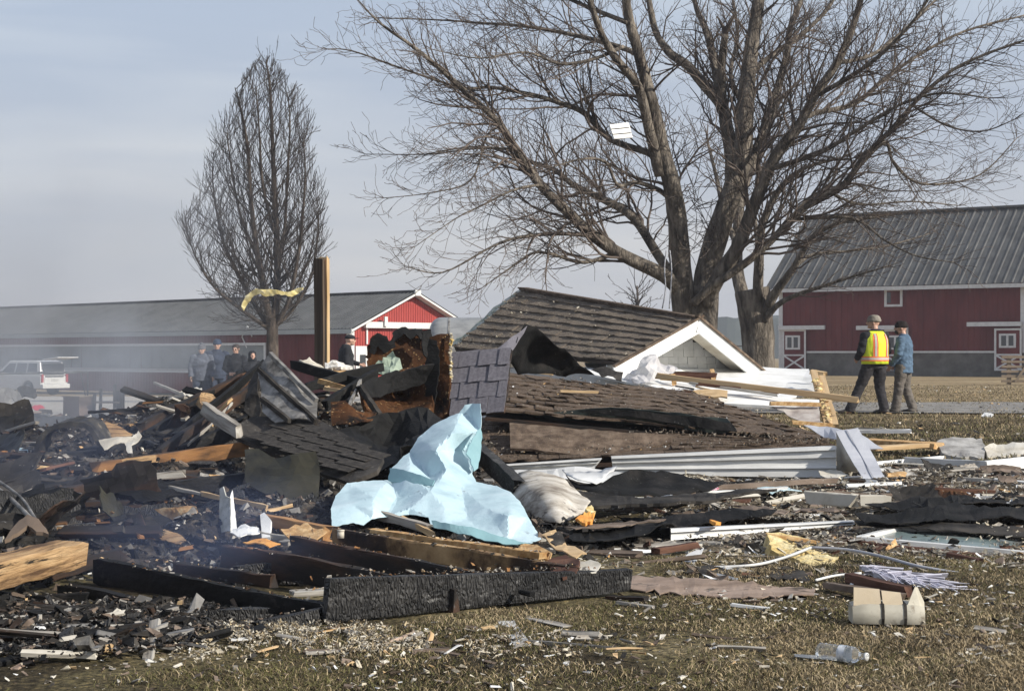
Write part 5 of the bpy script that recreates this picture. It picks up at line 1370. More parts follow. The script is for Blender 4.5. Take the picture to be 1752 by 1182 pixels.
def fascia(name, label, a0, a1, b0, b1, d0, d1, bands):
    """pressed metal trim: upper edge a0-a1, lower edge b0-b1, bands of (from, to, depth) across it"""
    root = empty(name, at(b0[0], b0[1], d0), label, 'trim'); n = 24
    for (f0, f1, dep, nm) in bands:
        mb = MB(); R0_ = []
        for i in range(n + 1):
            t = i / n; d = d0 + (d1 - d0) * t; u = (a0[0] + (a1[0] - a0[0]) * t, a0[1] + (a1[1] - a0[1]) * t); v = (b0[0] + (b1[0] - b0[0]) * t, b0[1] + (b1[1] - b0[1]) * t)
            wv = noise.noise((t * 5, f0, 3)) * .012 + noise.noise((t * 14, 2, 3)) * .004
            p = at(u[0] + (v[0] - u[0]) * f0, u[1] + (v[1] - u[1]) * f0, d - dep + wv); q = at(u[0] + (v[0] - u[0]) * f1, u[1] + (v[1] - u[1]) * f1, d - dep * 1.0 - (.01 if dep > 0 else 0) + wv)
            R0_.append([p, q, q + Vector((0, .05 + dep, 0)), p + Vector((0, .05 + dep, 0))])
        mb.loft(R0_); mb.build(nm, SIDING, root)
    return root
BANDS = ((0, .12, .05, 'lip'), (.125, .36, .035, 'upper_face'), (.365, .62, .012, 'recess'), (.625, .70, .05, 'bead'), (.705, 1, .038, 'lower_face'))
fascia('roof_fascia', 'long white metal fascia along the slumped roof edge, right of its break', (1046, 781), (1431, 763), (1050, 812), (1431, 817), 15.2, 14.9, BANDS)
fascia('roof_fascia', 'shorter white metal fascia ending in a torn point beside the blue tarp', (862, 795), (1030, 784), (880, 812), (1012, 808), 15.4, 15.25, BANDS)
patch('fascia_scrap', 'white metal scrap under the broken fascia by the grey sheet', 'trim', [(872, 806, 14.6), (1000, 800, 14.6), (1062, 806, 14.5), (1058, 826, 14.3), (960, 824, 14.2), (905, 818, 14.3)], SIDING, step=16, amp=.015)
def corner_flash():
    root = empty('bent_flashing', at(1475, 820, 14.3), 'bent grey metal corner flashing leaning off the end of the white fascia', 'flashing')
    patch('leaning_leg', None, None, [(1430, 737, 15.0), (1468, 732, 15.0), (1480, 752, 14.8), (1521, 829, 14.1), (1484, 830, 14.1), (1455, 784, 14.5)], GREYM, step=12, amp=.004, rag=.4, thick=.008, parent=root)
    patch('shaded_leg', None, None, [(1430, 738, 15.02), (1455, 784, 14.53), (1468, 806, 14.7), (1432, 809, 15.3)], CREAM, step=10, amp=.004, rag=.4, thick=.008, parent=root)
    for f in (.5,):
        a = (1430 + 38 * f, 737 - 5 * f, 14.98); b = (1484 + 37 * f, 830 - f, 14.08)
        plank('rib', None, None, at(*a), at(*b), .005, .010, GREYM, parent=root, rag=0, warp=.001)
corner_flash()
patch('flashing_sheet', 'blue-grey metal sheet poking out behind the bent flashing on the roof', 'flashing', [(1375, 727, 16.2), (1415, 729, 16.1), (1470, 742, 15.6), (1511, 766, 15.2), (1478, 768, 15.2), (1432, 752, 15.5), (1410, 748, 15.9)], GREYM, step=12, amp=.008)

# ------------------------------------------------------------- white wall panel with studs
def wall_panel():
    root = empty('fallen_wall', Vector((3.6, 23, 0)), 'fallen white wall section with broken tan studs, behind the slumped roof', 'wall')
    patch('wallboard', None, None, [(1000, 620, 25.2), (1100, 622, 25.4), (1290, 627, 25.2), (1384, 631, 25), (1398, 672, 22), (1330, 680, 21.6), (1200, 672, 21.4), (1130, 664, 21.4), (1070, 652, 21.6), (1010, 640, 22)], WHITE, step=24, amp=.004, thick=.03, parent=root)
    patch('wallboard', None, None, [(1150, 664, 21.2), (1250, 672, 21), (1402, 684, 20.8), (1402, 697, 20.4), (1330, 696, 20.4), (1240, 690, 20.5), (1170, 676, 20.8)], WHITE, step=20, amp=.004, thick=.03, parent=root)
    patch('tile_board', None, None, [(1322, 696, 20.4), (1400, 694, 20.4), (1404, 724, 19.8), (1375, 724, 19.8)], M('pink_grey_board', [(.26, .22, .20), (.38, .34, .31), (.45, .42, .39)], 5, G, .8, .4, 20), step=9, amp=.01, parent=root)
    S_ = lambda a, b, w, t, m=TAN: plank('stud', None, None, at(*a), at(*b), w, t, m, parent=root, up=(1, 0, .1))
    S_((1392, 636, 22.6), (1416, 728, 20), .09, .05); S_((1406, 645, 22.4), (1428, 728, 20), .09, .05)
    S_((1318, 690, 20.3), (1404, 692, 20.3), .05, .05, TANO); S_((1356, 722, 19.7), (1424, 728, 19.7), .05, .06, TANO); S_((1388, 636, 23.2), (1412, 640, 23), .06, .06)
    for x in (1150, 1218): S_((x, 634, 22.4), (x + 4, 656, 21.8), .06, .05, TANO)
    plank('plate', None, None, at(1146, 641, 22.2), at(1224, 644, 22), .10, .05, BROWNW, parent=root); plank('plate', None, None, at(1130, 648, 21.9), at(1226, 655, 21.7), .035, .06, TAN, parent=root)
    clumps('foam', None, None, [at(1396 + 26 * t + rnd.uniform(-5, 5), 650 + 76 * t, 22 - 2.3 * t) for t in [k / 40 for k in range(40)]], (.03, .06), [YELF, TAN], parent=root)
    for k in range(14):
        a = (rnd.uniform(1120, 1330), rnd.uniform(655, 690)); b = (a[0] + rnd.uniform(30, 90), a[1] + rnd.uniform(2, 10))
        plank('lath', None, None, at(*a, 20.9), at(*b, 20.8), .02, .02, rnd.choice([GREYW, TAN, BROWNW, SOOTD]), parent=root)
    patch('tan_board', None, None, [(1185, 668, 20.8), (1210, 666, 20.8), (1245, 668, 20.7), (1244, 679, 20.5), (1200, 677, 20.6)], TAN, step=9, amp=.01, thick=.02, parent=root)
wall_panel()
pl('loose_lumber', 'long new tan board lying across the fallen white wall, ending near the two men', 'board', (1124, 643, 21.3), (1469, 684, 20.2), .075, .06, TAN)
pl('loose_lumber', 'thin pale batten just under the long tan board', 'board', (1180, 655, 21), (1330, 676, 20.6), .035, .03, GREYW)
patch('plastic_sheet', 'crumpled translucent plastic film standing up before the white gable', 'plastic film', [(1066, 650, 21.9), (1070, 636, 22), (1100, 612, 22.1), (1114, 601, 22.1), (1132, 616, 22), (1160, 632, 21.8), (1150, 642, 21.7), (1120, 652, 21.5), (1094, 660, 21.4)], FILM, inner=[(1105, 630, 21.6), (1128, 636, 21.6)], step=8, amp=.04, ridge=.10, nscale=5, thick=.002)
patch('dark_flashing', 'dark folded metal piece on the ridge beside the plastic film', 'flashing', [(1012, 633, 21.8), (1034, 626, 21.8), (1066, 636, 21.6), (1064, 650, 21.4), (1040, 640, 21.5), (1030, 646, 21.5), (1024, 636, 21.6)], SOOTD, step=7, amp=.02)
# lilac panel, black felt, burnt walls in the middle
def lilac():
    P = [at(768, 712, 14.7), at(862, 705, 14.5), at(874, 598, 14.9), at(769, 605, 15.1)]
    root = empty('upended_roof_panel', P[0], 'upended panel of lilac-grey shingles between the burnt wall and the black sheet', 'roof panel')
    shingles(root, *P, 4, 3, LILAC, thick=.006, warp=.02)
    patch('backing', None, None, [(768, 712, 14.73), (862, 705, 14.53), (876, 598, 14.93), (769, 605, 15.13)], BURNTD, step=20, amp=.004, thick=.03, parent=root)
    patch('torn_corner', None, None, [(848, 600, 15.1), (868, 582, 15.2), (903, 556, 15.4), (890, 578, 15.3), (876, 600, 15.0)], LILAC, step=9, amp=.01, thick=.01, parent=root)
lilac()
patch('black_sheet', 'peaked black roofing felt sheet rising over the brown shingles', 'felt', [(903, 556, 15.5), (918, 562, 15.6), (940, 578, 15.9), (975, 610, 16.4), (1019, 645, 17), (975, 644, 16.8), (930, 640, 16.4), (884, 640, 15.9), (872, 610, 15.2), (880, 585, 15.2)], FELT, inner=[(915, 610, 16.3), (940, 625, 16.6)], step=10, amp=.03, ridge=.04, thick=.006, smooth_=True)
patch('burnt_panel', 'rust-brown burnt board with charred broken top, right of the white barn door', 'board', [(628, 642, 17), (628, 600, 17.1), (634, 580, 17.1), (645, 570, 17.1), (656, 574, 17.1), (666, 584, 17.1), (674, 568, 17.2), (688, 561, 17.2), (700, 566, 17.2), (715, 564, 17.2), (729, 570, 17.2), (736, 596, 17.1), (728, 620, 17), (714, 642, 16.9)], RUST, step=5, amp=.010, rag=3.2, thick=.03)
patch('charred_edge', None, None, [(630, 602, 17.03), (634, 580, 17.03), (645, 570, 17.03), (656, 573, 17.03), (666, 584, 17.03), (674, 567, 17.12), (688, 560, 17.12), (700, 565, 17.12), (715, 563, 17.12), (729, 569, 17.12), (735, 592, 17.03), (726, 586, 17.03), (716, 574, 17.05), (702, 580, 17.05), (690, 572, 17.05), (680, 578, 17.05), (672, 596, 17.03), (660, 604, 17.03), (648, 592, 17.03), (640, 606, 17.02)], CHARB, step=4, amp=.012, rag=3, thick=.02, parent=bpy.data.objects['burnt_panel'])
patch('burnt_panel', 'thin charred strip hanging beside the rust-brown board', 'board', [(720, 566, 16.9), (738, 562, 16.9), (742, 590, 16.9), (732, 612, 16.8), (724, 600, 16.8)], CHARB, step=7, amp=.03, rag=3, thick=.02)
patch('green_cloth', 'pale green cloth heaped before the rust-brown board', 'cloth', [(634, 640, 16.3), (650, 622, 16.4), (662, 608, 16.5), (672, 606, 16.5), (684, 618, 16.4), (690, 636, 16.2), (668, 640, 16.1)], M('green_cloth', [(.20, .25, .19), (.32, .38, .30)], 5, G, .8, .4, 20), step=6, amp=.03, ridge=.06, nscale=6)
def burnt_wall():
    root = empty('burnt_wall', at(745, 712, 15), 'charred standing wall corner with rust-brown face, left of the lilac shingles', 'wall')
    patch('upright_board', None, None, [(735, 577, 14.9), (752, 573, 14.9), (770, 571, 15), (769, 640, 14.9), (768, 708, 14.7), (740, 716, 14.7), (728, 690, 15), (730, 640, 15)], RUST, step=9, amp=.01, rag=1.5, thick=.05, parent=root)
    patch('charred_face', None, None, [(735, 580, 14.82), (748, 582, 14.82), (752, 640, 14.8), (744, 690, 14.7), (730, 700, 14.8), (726, 640, 14.85)], CHARB, step=8, amp=.01, rag=2.5, thick=.01, parent=root)
    patch('slumped_board', None, None, [(612, 664, 14.2), (634, 652, 14.5), (690, 636, 14.8), (734, 626, 15), (742, 700, 14.6), (700, 716, 14.3), (650, 716, 14.0), (628, 700, 14.0)], RUST, inner=[(680, 675, 15.3)], step=10, amp=.02, rag=2, thick=.03, parent=root)
    patch('charred_lip', None, None, [(608, 662, 14.0), (640, 644, 14.3), (700, 632, 14.6), (740, 622, 14.8), (738, 650, 14.9), (690, 668, 14.6), (640, 680, 14.2), (622, 676, 14.0)], CHARB, step=9, amp=.03, rag=3, thick=.02, parent=root)
    clumps('insulation', None, None, [at(771 + rnd.uniform(-1, 2), 572 + k * 2.2, 14.9) for k in range(38)], (.012, .026), [YELF, FLUFF], parent=root)
burnt_wall()
patch('brown_sheet', 'scorched brown sheet slumped below the open burnt wall', 'board', [(566, 692, 13.4), (590, 688, 13.4), (612, 702, 13.3), (645, 704, 13.5), (638, 716, 13.2), (600, 724, 13.0), (568, 728, 13.0)], RUST, step=9, amp=.03)
patch('black_sheet', 'big crumpled black sheet standing in for the dark void behind the blue tarp', 'felt', [(556, 765, 12.7), (580, 735, 12.9), (620, 712, 13.2), (680, 702, 13.4), (748, 708, 13.4), (790, 712, 13.2), (770, 740, 12.4), (715, 765, 12.0), (690, 800, 11.6), (650, 806, 11.6), (600, 790, 12.2)], CHARB, inner=[(680, 750, 13.2)], step=14, amp=.08, ridge=.06, nscale=2.5)  # black surface put in for the darkness of the void
def post():
    a = at(547, 665, 17); b = at(546, 443, 17)
    root = empty('upright_post', a, 'tall upright brown wooden post standing out of the pile before the long barn', 'post')
    ax = Vector((math.cos(R(-37)), math.sin(R(-37)), 0))
    L_ = plain('post_dark', (.20, .125, .065), .85)
    PW = M('post_wood', [(.045, .032, .022), (.078, .056, .038), (.12, .088, .06)], 4, (.2, 5, 5), .85, .4, 20)
    plank('shaded_face_board', None, None, a + ax * .0 + Z * 0, b, .125, .030, PW, up=ax, parent=root, rag=.1, warp=.002)  # dark front and pale edge paint in the post's shaded and sunlit sides
    o = Vector((-ax.y, ax.x, 0)) * .047
    plank('middle_board', None, None, a + o * .55, b + o * .55 - Z * .01, .122, .018, BURNTD, up=ax, parent=root, rag=.1, warp=.002)
    plank('sunlit_edge_board', None, None, a + o * 1.25 + ax * .004, b + o * 1.25 + ax * .004 + Z * .01, .126, .045, TAN, up=ax, parent=root, rag=.3, warp=.003)
post()
WEATHW = M('torn_batt', [(.22, .20, .17), (.50, .48, .44), (.66, .65, .62)], 14, G, .95, .8, 30)
patch('white_insulation', 'torn white insulation batt lying at the foot of the wooden post', 'insulation', [(556, 624, 16), (575, 618, 16.1), (604, 622, 16.1), (606, 632, 15.9), (582, 634, 15.8), (556, 632, 15.8)], WEATHW, step=5, amp=.05, rag=2, thick=.03)
patch('white_insulation', 'grey-white tuft of insulation left of the batt at the wooden post', 'insulation', [(512, 614, 16.2), (530, 608, 16.3), (556, 622, 16.2), (560, 632, 16), (536, 628, 16)], CREAM, step=6, amp=.04, rag=2, thick=.03)
patch('osb_sheet', 'bright tan sheathing sheet lying flat below the white batt', 'board', [(546, 633, 15.9), (575, 630, 16), (608, 633, 15.9), (620, 642, 15.4), (585, 644, 15.2), (552, 640, 15.5)], TANO, step=10, amp=.01, thick=.015)
for i, (a, b, w, m, lab) in enumerate([
    ((500, 622, 15.6), (640, 664, 14.9), .09, CHARB, 'black charred beam running down from under the post'),
    ((520, 664, 14.8), (655, 628, 15.4), .08, CHARB, 'black charred beam rising right towards the green cloth'),
    ((545, 652, 14.6), (604, 668, 14.4), .035, TANO, 'orange scorched lath inside the burnt hollow'),
    ((556, 664, 14.4), (612, 676, 14.2), .03, TAN, 'pale splintered lath inside the burnt hollow'),
    ((596, 700, 13.7), (617, 652, 14.2), .035, SOOT, 'short grey metal bar leaning in the burnt hollow'),
    ((620, 664, 14.0), (650, 712, 13.5), .06, SOOTD, 'grey angled flange below the charred lip of the wall'),
    ((300, 748, 13.4), (452, 622, 15.6), .07, CHARB, 'long charred rafter slanting up to the sooty ribbed panel'),
    ((272, 778, 12.9), (446, 655, 15.0), .09, BURNTD, 'scorched rafter slanting up, lower of the leaning pair'),
    ((240, 752, 14.0), (420, 640, 16), .08, CHARB, 'charred rafter at the back of the slanting beams'),
    ((322, 762, 12.8), (398, 690, 13.8), .018, GREYW, 'thin pale stick between the slanting rafters'),
    ((372, 706, 13.4), (398, 682, 13.6), .02, TAN, 'small tan stick against the charred rafters'),
    ((350, 699, 13.2), (408, 738, 12.4), .10, GREYW, 'short pale grey board lying across the slanting rafters'),
    ((160, 803, 12.0), (420, 768, 12.5), .11, BURNT, 'long scorched beam with a bright tan break, crossing the ash heap'),
    ((210, 790, 11.9), (268, 783, 12.0), .055, SPLIT, 'bright tan splintered face on the long scorched beam'),
    ((435, 820, 11.4), (240, 845, 10.9), .10, CHARB, 'charred beam low in the ash below the long scorched one'),
    ((200, 826, 11.2), (260, 838, 11), .05, TANO, 'small orange-brown lath end among the ash'),
    ((270, 815, 11.4), (312, 811, 11.4), .05, GREYW, 'small pale grey slatted scrap in the ash'),
    ((290, 835, 10.8), (345, 846, 10.7), .02, GREYW, 'thin pale lath near the curled tan sheet'),
    ((345, 845, 10.7), (455, 868, 10.2), .03, TAN, 'long thin tan lath behind the bent white sheet'),
    ((432, 879, 10), (500, 864, 10.2), .018, TAN, 'thin fresh splinter lying over the brown joist'),
    ((448, 890, 9.7), (566, 912, 9.35), .085, M('warm_lumber', [(.20, .10, .04), (.34, .18, .07), (.42, .25, .11)], 5, (.3, 3, 3), .8, .4, 20), 'warm brown joist end left of the blue tarp'),
    ((438, 912, 9.3), (520, 925, 9.1), .04, GREYW, 'pale strip under the warm brown joist'),
    ((820, 774, 12.3), (886, 836, 11.0), .13, CHAR, 'dark charred plank leaning against the right side of the blue tarp'),
    ((640, 880, 9.9), (735, 905, 9.6), .05, GREYW, 'weathered grey plank poking out under the blue tarp'),
    ((690, 884, 9.8), (742, 912, 9.5), .03, TAN, 'pale splintered plank poking out under the blue tarp'),
]):
    plank('burnt_beam' if w > .06 else 'splintered_lath', lab, 'beam' if w > .06 else 'lath', at(*a), at(*b), w, w * .6, m, rag=.5, warp=.008)
def sooty_panel():
    root = empty('sooty_panel', at(490, 722, 12.6), 'sooty grey ribbed metal panel leaning at the top of the ash heap', 'metal panel')
    patch('sheet', None, None, [(462, 606, 13.4), (500, 644, 13.1), (543, 687, 12.8), (542, 723, 12.5), (505, 716, 12.5), (470, 722, 12.6), (449, 705, 12.8), (446, 670, 13.1), (441, 631, 13.4)], SOOT, step=9, amp=.02, rag=1, thick=.012, parent=root)
    for a, b, m in (((462, 606, 13.33), (542, 685, 12.72), SOOT), ((443, 632, 13.32), (540, 720, 12.45), SOOTD), ((448, 682, 12.95), (496, 720, 12.5), SOOTD)):
        plank('rib', None, None, at(*a), at(*b), .035, .03, m, parent=root, rag=.1)
sooty_panel()
patch('leaning_charred_sheet', 'thin charred sheet hanging beside the sooty ribbed panel', 'sheet', [(430, 642, 13.9), (442, 628, 13.9), (448, 700, 13.3), (442, 716, 13.2), (420, 706, 13.4)], SOOTD, step=8, amp=.03)
CHROOF = M('charred_roofing', [(.024, .021, .018), (.045, .040, .035), (.075, .066, .057)], 5, G, .8, .6, 40, second=((.12, .085, .055), 3, .62, .10), flecks=((.20, .19, .17), 40, .67), rand=.08, spec=.2)
def charred_roof():
    P = [at(415, 752, 12.4), at(598, 822, 11.0), at(652, 786, 11.3), at(500, 716, 12.8)]
    root = empty('charred_roof_piece', P[0], 'large charred roof piece with faint shingle seams, left of the blue tarp', 'roof piece')
    patch('sheet', None, None, [(395, 742, 12.55), (408, 725, 12.8), (432, 713, 12.95), (500, 712, 12.88), (545, 716, 12.5), (600, 748, 11.9), (656, 784, 11.3), (645, 806, 11.05), (598, 826, 11.0), (556, 812, 11.4), (500, 790, 11.85), (440, 764, 12.3)], CHROOF, step=16, amp=.004, thick=.03, parent=root)
    for c in range(4):
        for k in range(5):
            u = (k + .5 + .3 * (c % 2)) / 5.4; v = (c + .5) / 4
            S = lambda u, v: P[0] * (1 - u) * (1 - v) + P[1] * u * (1 - v) + P[2] * u * v + P[3] * (1 - u) * v
            nrm = (P[1] - P[0]).cross(P[3] - P[0]).normalized(); a = S(u - .090, v - .118); b = S(u + .090, v - .118); d = S(u - .090, v + .118)
            q = slab_mesh('shingle', CHROOF, rnd.randrange(5)); off = nrm * (.026 + rnd.uniform(0, .003))
            o = bpy.data.objects.new('shingle', q); COL.objects.link(o); o.parent = root
            Mx = Matrix(((b - a).to_4d(), (d - a).to_4d(), (nrm * .005).to_4d(), (a + off).to_4d())).transposed(); Mx[3] = (0, 0, 0, 1)
            o.matrix_local = mw(root).inverted() @ Mx
charred_roof()
patch('hanging_sheet', 'dark olive scorched sheet hanging down in front of the charred roof piece', 'sheet', [(418, 768, 11.3), (442, 766, 11.3), (470, 786, 11.2), (498, 780, 11.1), (540, 772, 11.1), (546, 800, 11), (545, 852, 10.7), (500, 858, 10.7), (455, 845, 10.8), (420, 825, 11)], SOOTO, step=12, amp=.02, thick=.01)
def curled():
    P, _ = catmull([at(*q, 13.0) for q in ((60, 790), (62, 768), (72, 746), (96, 730), (130, 726), (152, 732), (168, 756), (182, 772))], [1] * 8, 5)
    mb = MB(); rings = []; c = at(118, 775, 13)
    for i, p in enumerate(P):
        o = (p - c).normalized(); h = .035 + .03 * abs(noise.noise(Vector((i * .3, 0, 1)))); dp = .22 + .07 * noise.noise(Vector((i * .25, 4, 1)))
        rings.append([p - o * h * .5, p + o * h * .5, p + o * h * .8 + Vector((.03, dp, .02)), p - o * h * .2 + Vector((.03, dp, .02))])
    mb.loft(rings); q = mb.build('curled_sheet', M('curled_metal', [(.012, .011, .010), (.05, .045, .035), (.24, .20, .14)], 6, G, .7, .4, 20, lo=.42, hi=.72)); tag(q, 'curled black and tan sheet arching over the ash at the left', 'sheet')
curled()
patch('tan_board', 'jagged tan board standing behind the curled sheet', 'board', [(174, 720, 14.2), (198, 728, 14.2), (226, 742, 14.1), (222, 750, 14), (190, 752, 14), (176, 748, 14.1)], SPLIT, step=7, amp=.01, thick=.02)
patch('white_scrap', 'knotted white scrap caught on the ash beside the tan board', 'scrap', [(170, 756, 13), (190, 750, 13), (226, 748, 13), (236, 736, 13.1), (242, 744, 13), (236, 756, 12.9), (226, 764, 12.8), (228, 778, 12.7), (220, 778, 12.7), (214, 760, 12.9), (196, 764, 12.9), (178, 770, 12.8)], CREAM, step=5, amp=.03, rag=1.5)
patch('blue_tarp_scrap', 'flat scrap of pale blue tarp at the left edge', 'tarp', [(-10, 766, 13.6), (20, 764, 13.6), (48, 770, 13.4), (48, 778, 13.2), (10, 782, 13.1), (-10, 786, 13)], TARP, step=8, amp=.015)
patch('curled_board', 'curled tan and brown sheet with peeling paint in front of the ash', 'sheet', [(266, 872, 9.9), (300, 868, 9.8), (336, 866, 9.8), (342, 884, 9.6), (341, 906, 9.6), (322, 912, 9.6), (306, 900, 9.6), (290, 886, 9.8)], M('peeling_tan', [(.18, .10, .045), (.34, .21, .10), (.55, .47, .32)], 8, G, .8, .5, 20), inner=[(320, 888, 9.5)], step=7, amp=.015, thick=.012)
patch('brown_scrap', 'rounded orange-brown scrap below the curled tan sheet', 'scrap', [(264, 908, 9.3), (282, 904, 9.3), (310, 914, 9.2), (320, 924, 9.1), (300, 928, 9.1), (276, 922, 9.2)], SPLIT, step=6, amp=.01)
def white_bent():
    root = empty('bent_white_sheet', at(388, 912, 9.5), 'upright bent white metal sheet with folded pointed top, in the ash', 'sheet')
    patch('left_face', None, None, [(375, 836, 9.7), (381, 832, 9.65), (386, 848, 9.6), (394, 852, 9.6), (394, 908, 9.4), (378, 910, 9.5), (375, 890, 9.6)], M('flecked_white', [(.28, .28, .24), (.42, .42, .38), (.55, .55, .52)], 8, G, .6, .2, 20, flecks=((.1, .1, .1), 40, .66)), step=7, amp=.004, rag=.5, parent=root)  # left face greyer than the right one, with dark flecks
    patch('right_face', None, None, [(394, 851, 9.6), (398, 838, 9.65), (401, 862, 9.6), (404, 890, 9.5), (406, 910, 9.4), (394, 912, 9.4)], WHITE, step=6, amp=.004, rag=.5, parent=root)
white_bent()
patch('white_scrap', 'crumpled white scrap at the foot of the bent white sheet', 'scrap', [(398, 908, 9.3), (420, 896, 9.4), (440, 902, 9.3), (444, 918, 9.1), (430, 922, 9), (408, 926, 9), (396, 920, 9.1)], WHITE, step=6, amp=.03, rag=2)
patch('white_board_end', 'short upright white board end beside the warm brown joist', 'board', [(445, 880, 9.5), (452, 876, 9.5), (463, 888, 9.4), (462, 918, 9.2), (448, 920, 9.2)], WHITE, step=8, amp=.003, thick=.02, rag=.5)
def strip_tube(name, label, cat, pts, r, mat, n=6):
    mb = MB(); P, Rr = catmull([at(*p) for p in pts], [r] * len(pts), 5); mb.tube(P, Rr, n); o = mb.build(name, mat, None, True); tag(o, label, cat); return o
strip_tube('metal_strip', 'bent grey metal strip curving over the ash at the left edge, upper one', 'metal strip', [(-20, 812, 10.6), (14, 834, 10.2), (40, 856, 9.8), (62, 890, 9.2), (80, 914, 8.8)], .010, SOOT)
strip_tube('metal_strip', 'bent grey metal strip curving over the ash at the left edge, lower one', 'metal strip', [(-20, 826, 10.4), (10, 846, 10), (34, 868, 9.6), (52, 886, 9.3)], .014, SOOT)
patch('brown_board', 'triangular brown board leaning in the ash behind the big split timber', 'board', [(8, 924, 8.6), (28, 896, 8.9), (46, 878, 9.0), (66, 888, 8.9), (84, 914, 8.7), (62, 910, 8.7), (48, 900, 8.8), (30, 914, 8.7)], plain('dull_brown', (.14, .10, .07), .9), step=8, amp=.01, thick=.02)
pl('split_timber', 'thick split timber with bright scorched grain at the left edge', 'timber', (-70, 1000, 7.0), (113, 944, 8.0), .125, .15, SPLIT, rag=.5, warp=.012, seg=16, up=(0, -.25, 1))

# ------------------------------------------------------------- charred floor frame in front
def floor_frame():
    root = empty('charred_floor_frame', Vector((0, 7.6, 0)), 'charred house floor frame of parallel joists behind a long blackened rim board', 'floor frame')
    rb = plank('rim_board', None, None, Vector((-.79, 6.98, .10)), Vector((.555, 7.84, .075)), .185, .05, CHAR, up=(0, 0, 1), parent=root, seg=30, warp=.004, taper=.55, rag=.1)
    mb = MB(); c = at(904, 1015, 7.38); dr = Vector((.54, -.84, 0)); mb.tube([c + dr * .03, c - dr * .06], .013, 14); mb.build('bolt_hole', plain('hole_black', (.002, .002, .002), 1), rb)
    TOP = []
    def J(a, b, h, t, m, lab=None, sag=0):
        p = at(*a) - Z * h / 2; q = at(*b) - Z * h / 2
        for k in range(int((q - p).length * 70)): TOP.append(p + (q - p) * rnd.random() + Z * h / 2 + Vector((rnd.gauss(0, .012), rnd.gauss(0, .012), 0)))
        plank('joist', lab, None, p, q, h, t, m, parent=root, seg=16, warp=.008, rag=.4, bow=sag)
    J((985, 968, 7.72), (572, 904, 9.0), .10, .04, M('half_burnt_joist', [(.012, .010, .009), (.05, .028, .015), (.30, .19, .09), (.42, .28, .14)], 1.6, (1, 1, 1), .8, .6, 24, lo=.40, hi=.62), 'half-burnt tan joist')
    J((872, 990, 7.48), (498, 914, 8.75), .13, .04, BURNTD)
    J((770, 1002, 7.3), (380, 930, 8.45), .13, .045, BURNTD)
    J((556, 1034, 7.05), (170, 955, 8.1), .13, .05, CHARB)
    J((400, 968, 8.15), (542, 950, 8.2), .12, .05, CHAR, 'grey crackled cross piece')
    J((362, 1048, 7.02), (112, 1000, 7.75), .17, .05, CHARB)
    J((20, 1020, 7.6), (150, 1012, 7.5), .09, .05, CHARB)
    J((364, 1046, 6.98), (451, 1040, 7.02), .10, .05, CHAR)
    J((450, 1056, 6.93), (552, 1036, 7.0), .10, .05, CHAR)
    J((300, 960, 8.3), (470, 985, 7.8), .06, .05, BURNTD)
    J((640, 905, 9.2), (930, 945, 8.2), .035, .06, TANO, 'orange split batten')
    J((1000, 972, 8.0), (720, 925, 8.9), .05, .04, SPLIT)
    J((-40, 930, 9.0), (130, 905, 9.4), .07, .06, CHARB)
    J((500, 1010, 7.5), (850, 985, 7.8), .02, .10, GREYW)
    J((610, 1000, 7.35), (960, 985, 7.75), .018, .12, BURNT)
    for k in range(260): t = rnd.random(); TOP.append(Vector((-.79, 6.98, .19)).lerp(Vector((.555, 7.84, .135)), t) + Vector((rnd.gauss(0, .05), .03 + abs(rnd.gauss(0, .10)), -.005)))
    scatter('joist_litter', 'pale crumbs and splinters lying along the charred joists', 'debris', TOP, (.003, .024), [FLUFFB, TAN, GREYW, SOOTD, BURNT], [3, .8, 3, 4, 3], tilt=.5)
floor_frame()
patch('bark_slab', 'dark red-brown curled slab at the end of the half-burnt joist', 'slab', [(938, 960, 7.9), (968, 948, 7.95), (990, 955, 7.8), (985, 975, 7.65), (962, 986, 7.6), (944, 982, 7.65)], BROWNW, step=6, amp=.02, thick=.015)
for i, (o_, m, lab) in enumerate([
    ([(985, 960, 7.9), (1010, 955, 7.9), (1028, 966, 7.8), (1020, 980, 7.7), (990, 978, 7.7)], CREAM, 'pale flat wood flake at the right end of the floor frame'),
    ([(925, 915, 8.8), (950, 907, 8.9), (975, 935, 8.5), (1003, 952, 8.2), (985, 956, 8.1), (955, 940, 8.3)], TAN, 'splintered tan plywood strip beyond the blue tarp corner'),
    ([(860, 940, 8.5), (905, 930, 8.6), (945, 945, 8.3), (940, 956, 8.2), (880, 950, 8.3)], TANO, 'torn tan plywood piece under the blue tarp corner'),
    ([(935, 912, 8.7), (960, 905, 8.8), (968, 925, 8.6), (952, 935, 8.4)], SOOTD, 'dark curled flake at the blue tarp corner'),
    ([(660, 1000, 7.5), (760, 990, 7.6), (900, 982, 7.75), (960, 985, 7.7), (820, 1000, 7.5), (700, 1008, 7.4)], TAN, 'torn pale plywood skin lying along the rim board'),
    ([(480, 905, 8.9), (520, 900, 9), (560, 912, 8.8), (540, 925, 8.6), (500, 922, 8.7)], TANO, 'curled orange flake at the back end of the joists'),
    ([(415, 925, 8.6), (450, 918, 8.7), (480, 930, 8.5), (460, 940, 8.4)], ORF, 'small bright orange flake at the back end of the joists'),
]):
    patch('wood_flake', lab, 'wood flake', o_, m, step=7, amp=.02, rag=2.5, thick=.006)
mbp = MB(); c = at(583, 920, 8.5); mbp.tube([c, c + Z * .035], .018, 14); mbp.tube([c + Z * .035, c + Z * .042], .020, 14)
tag(mbp.build('tin_can', [CREAM], None, True), 'small white and red can on the charred joist', 'can')

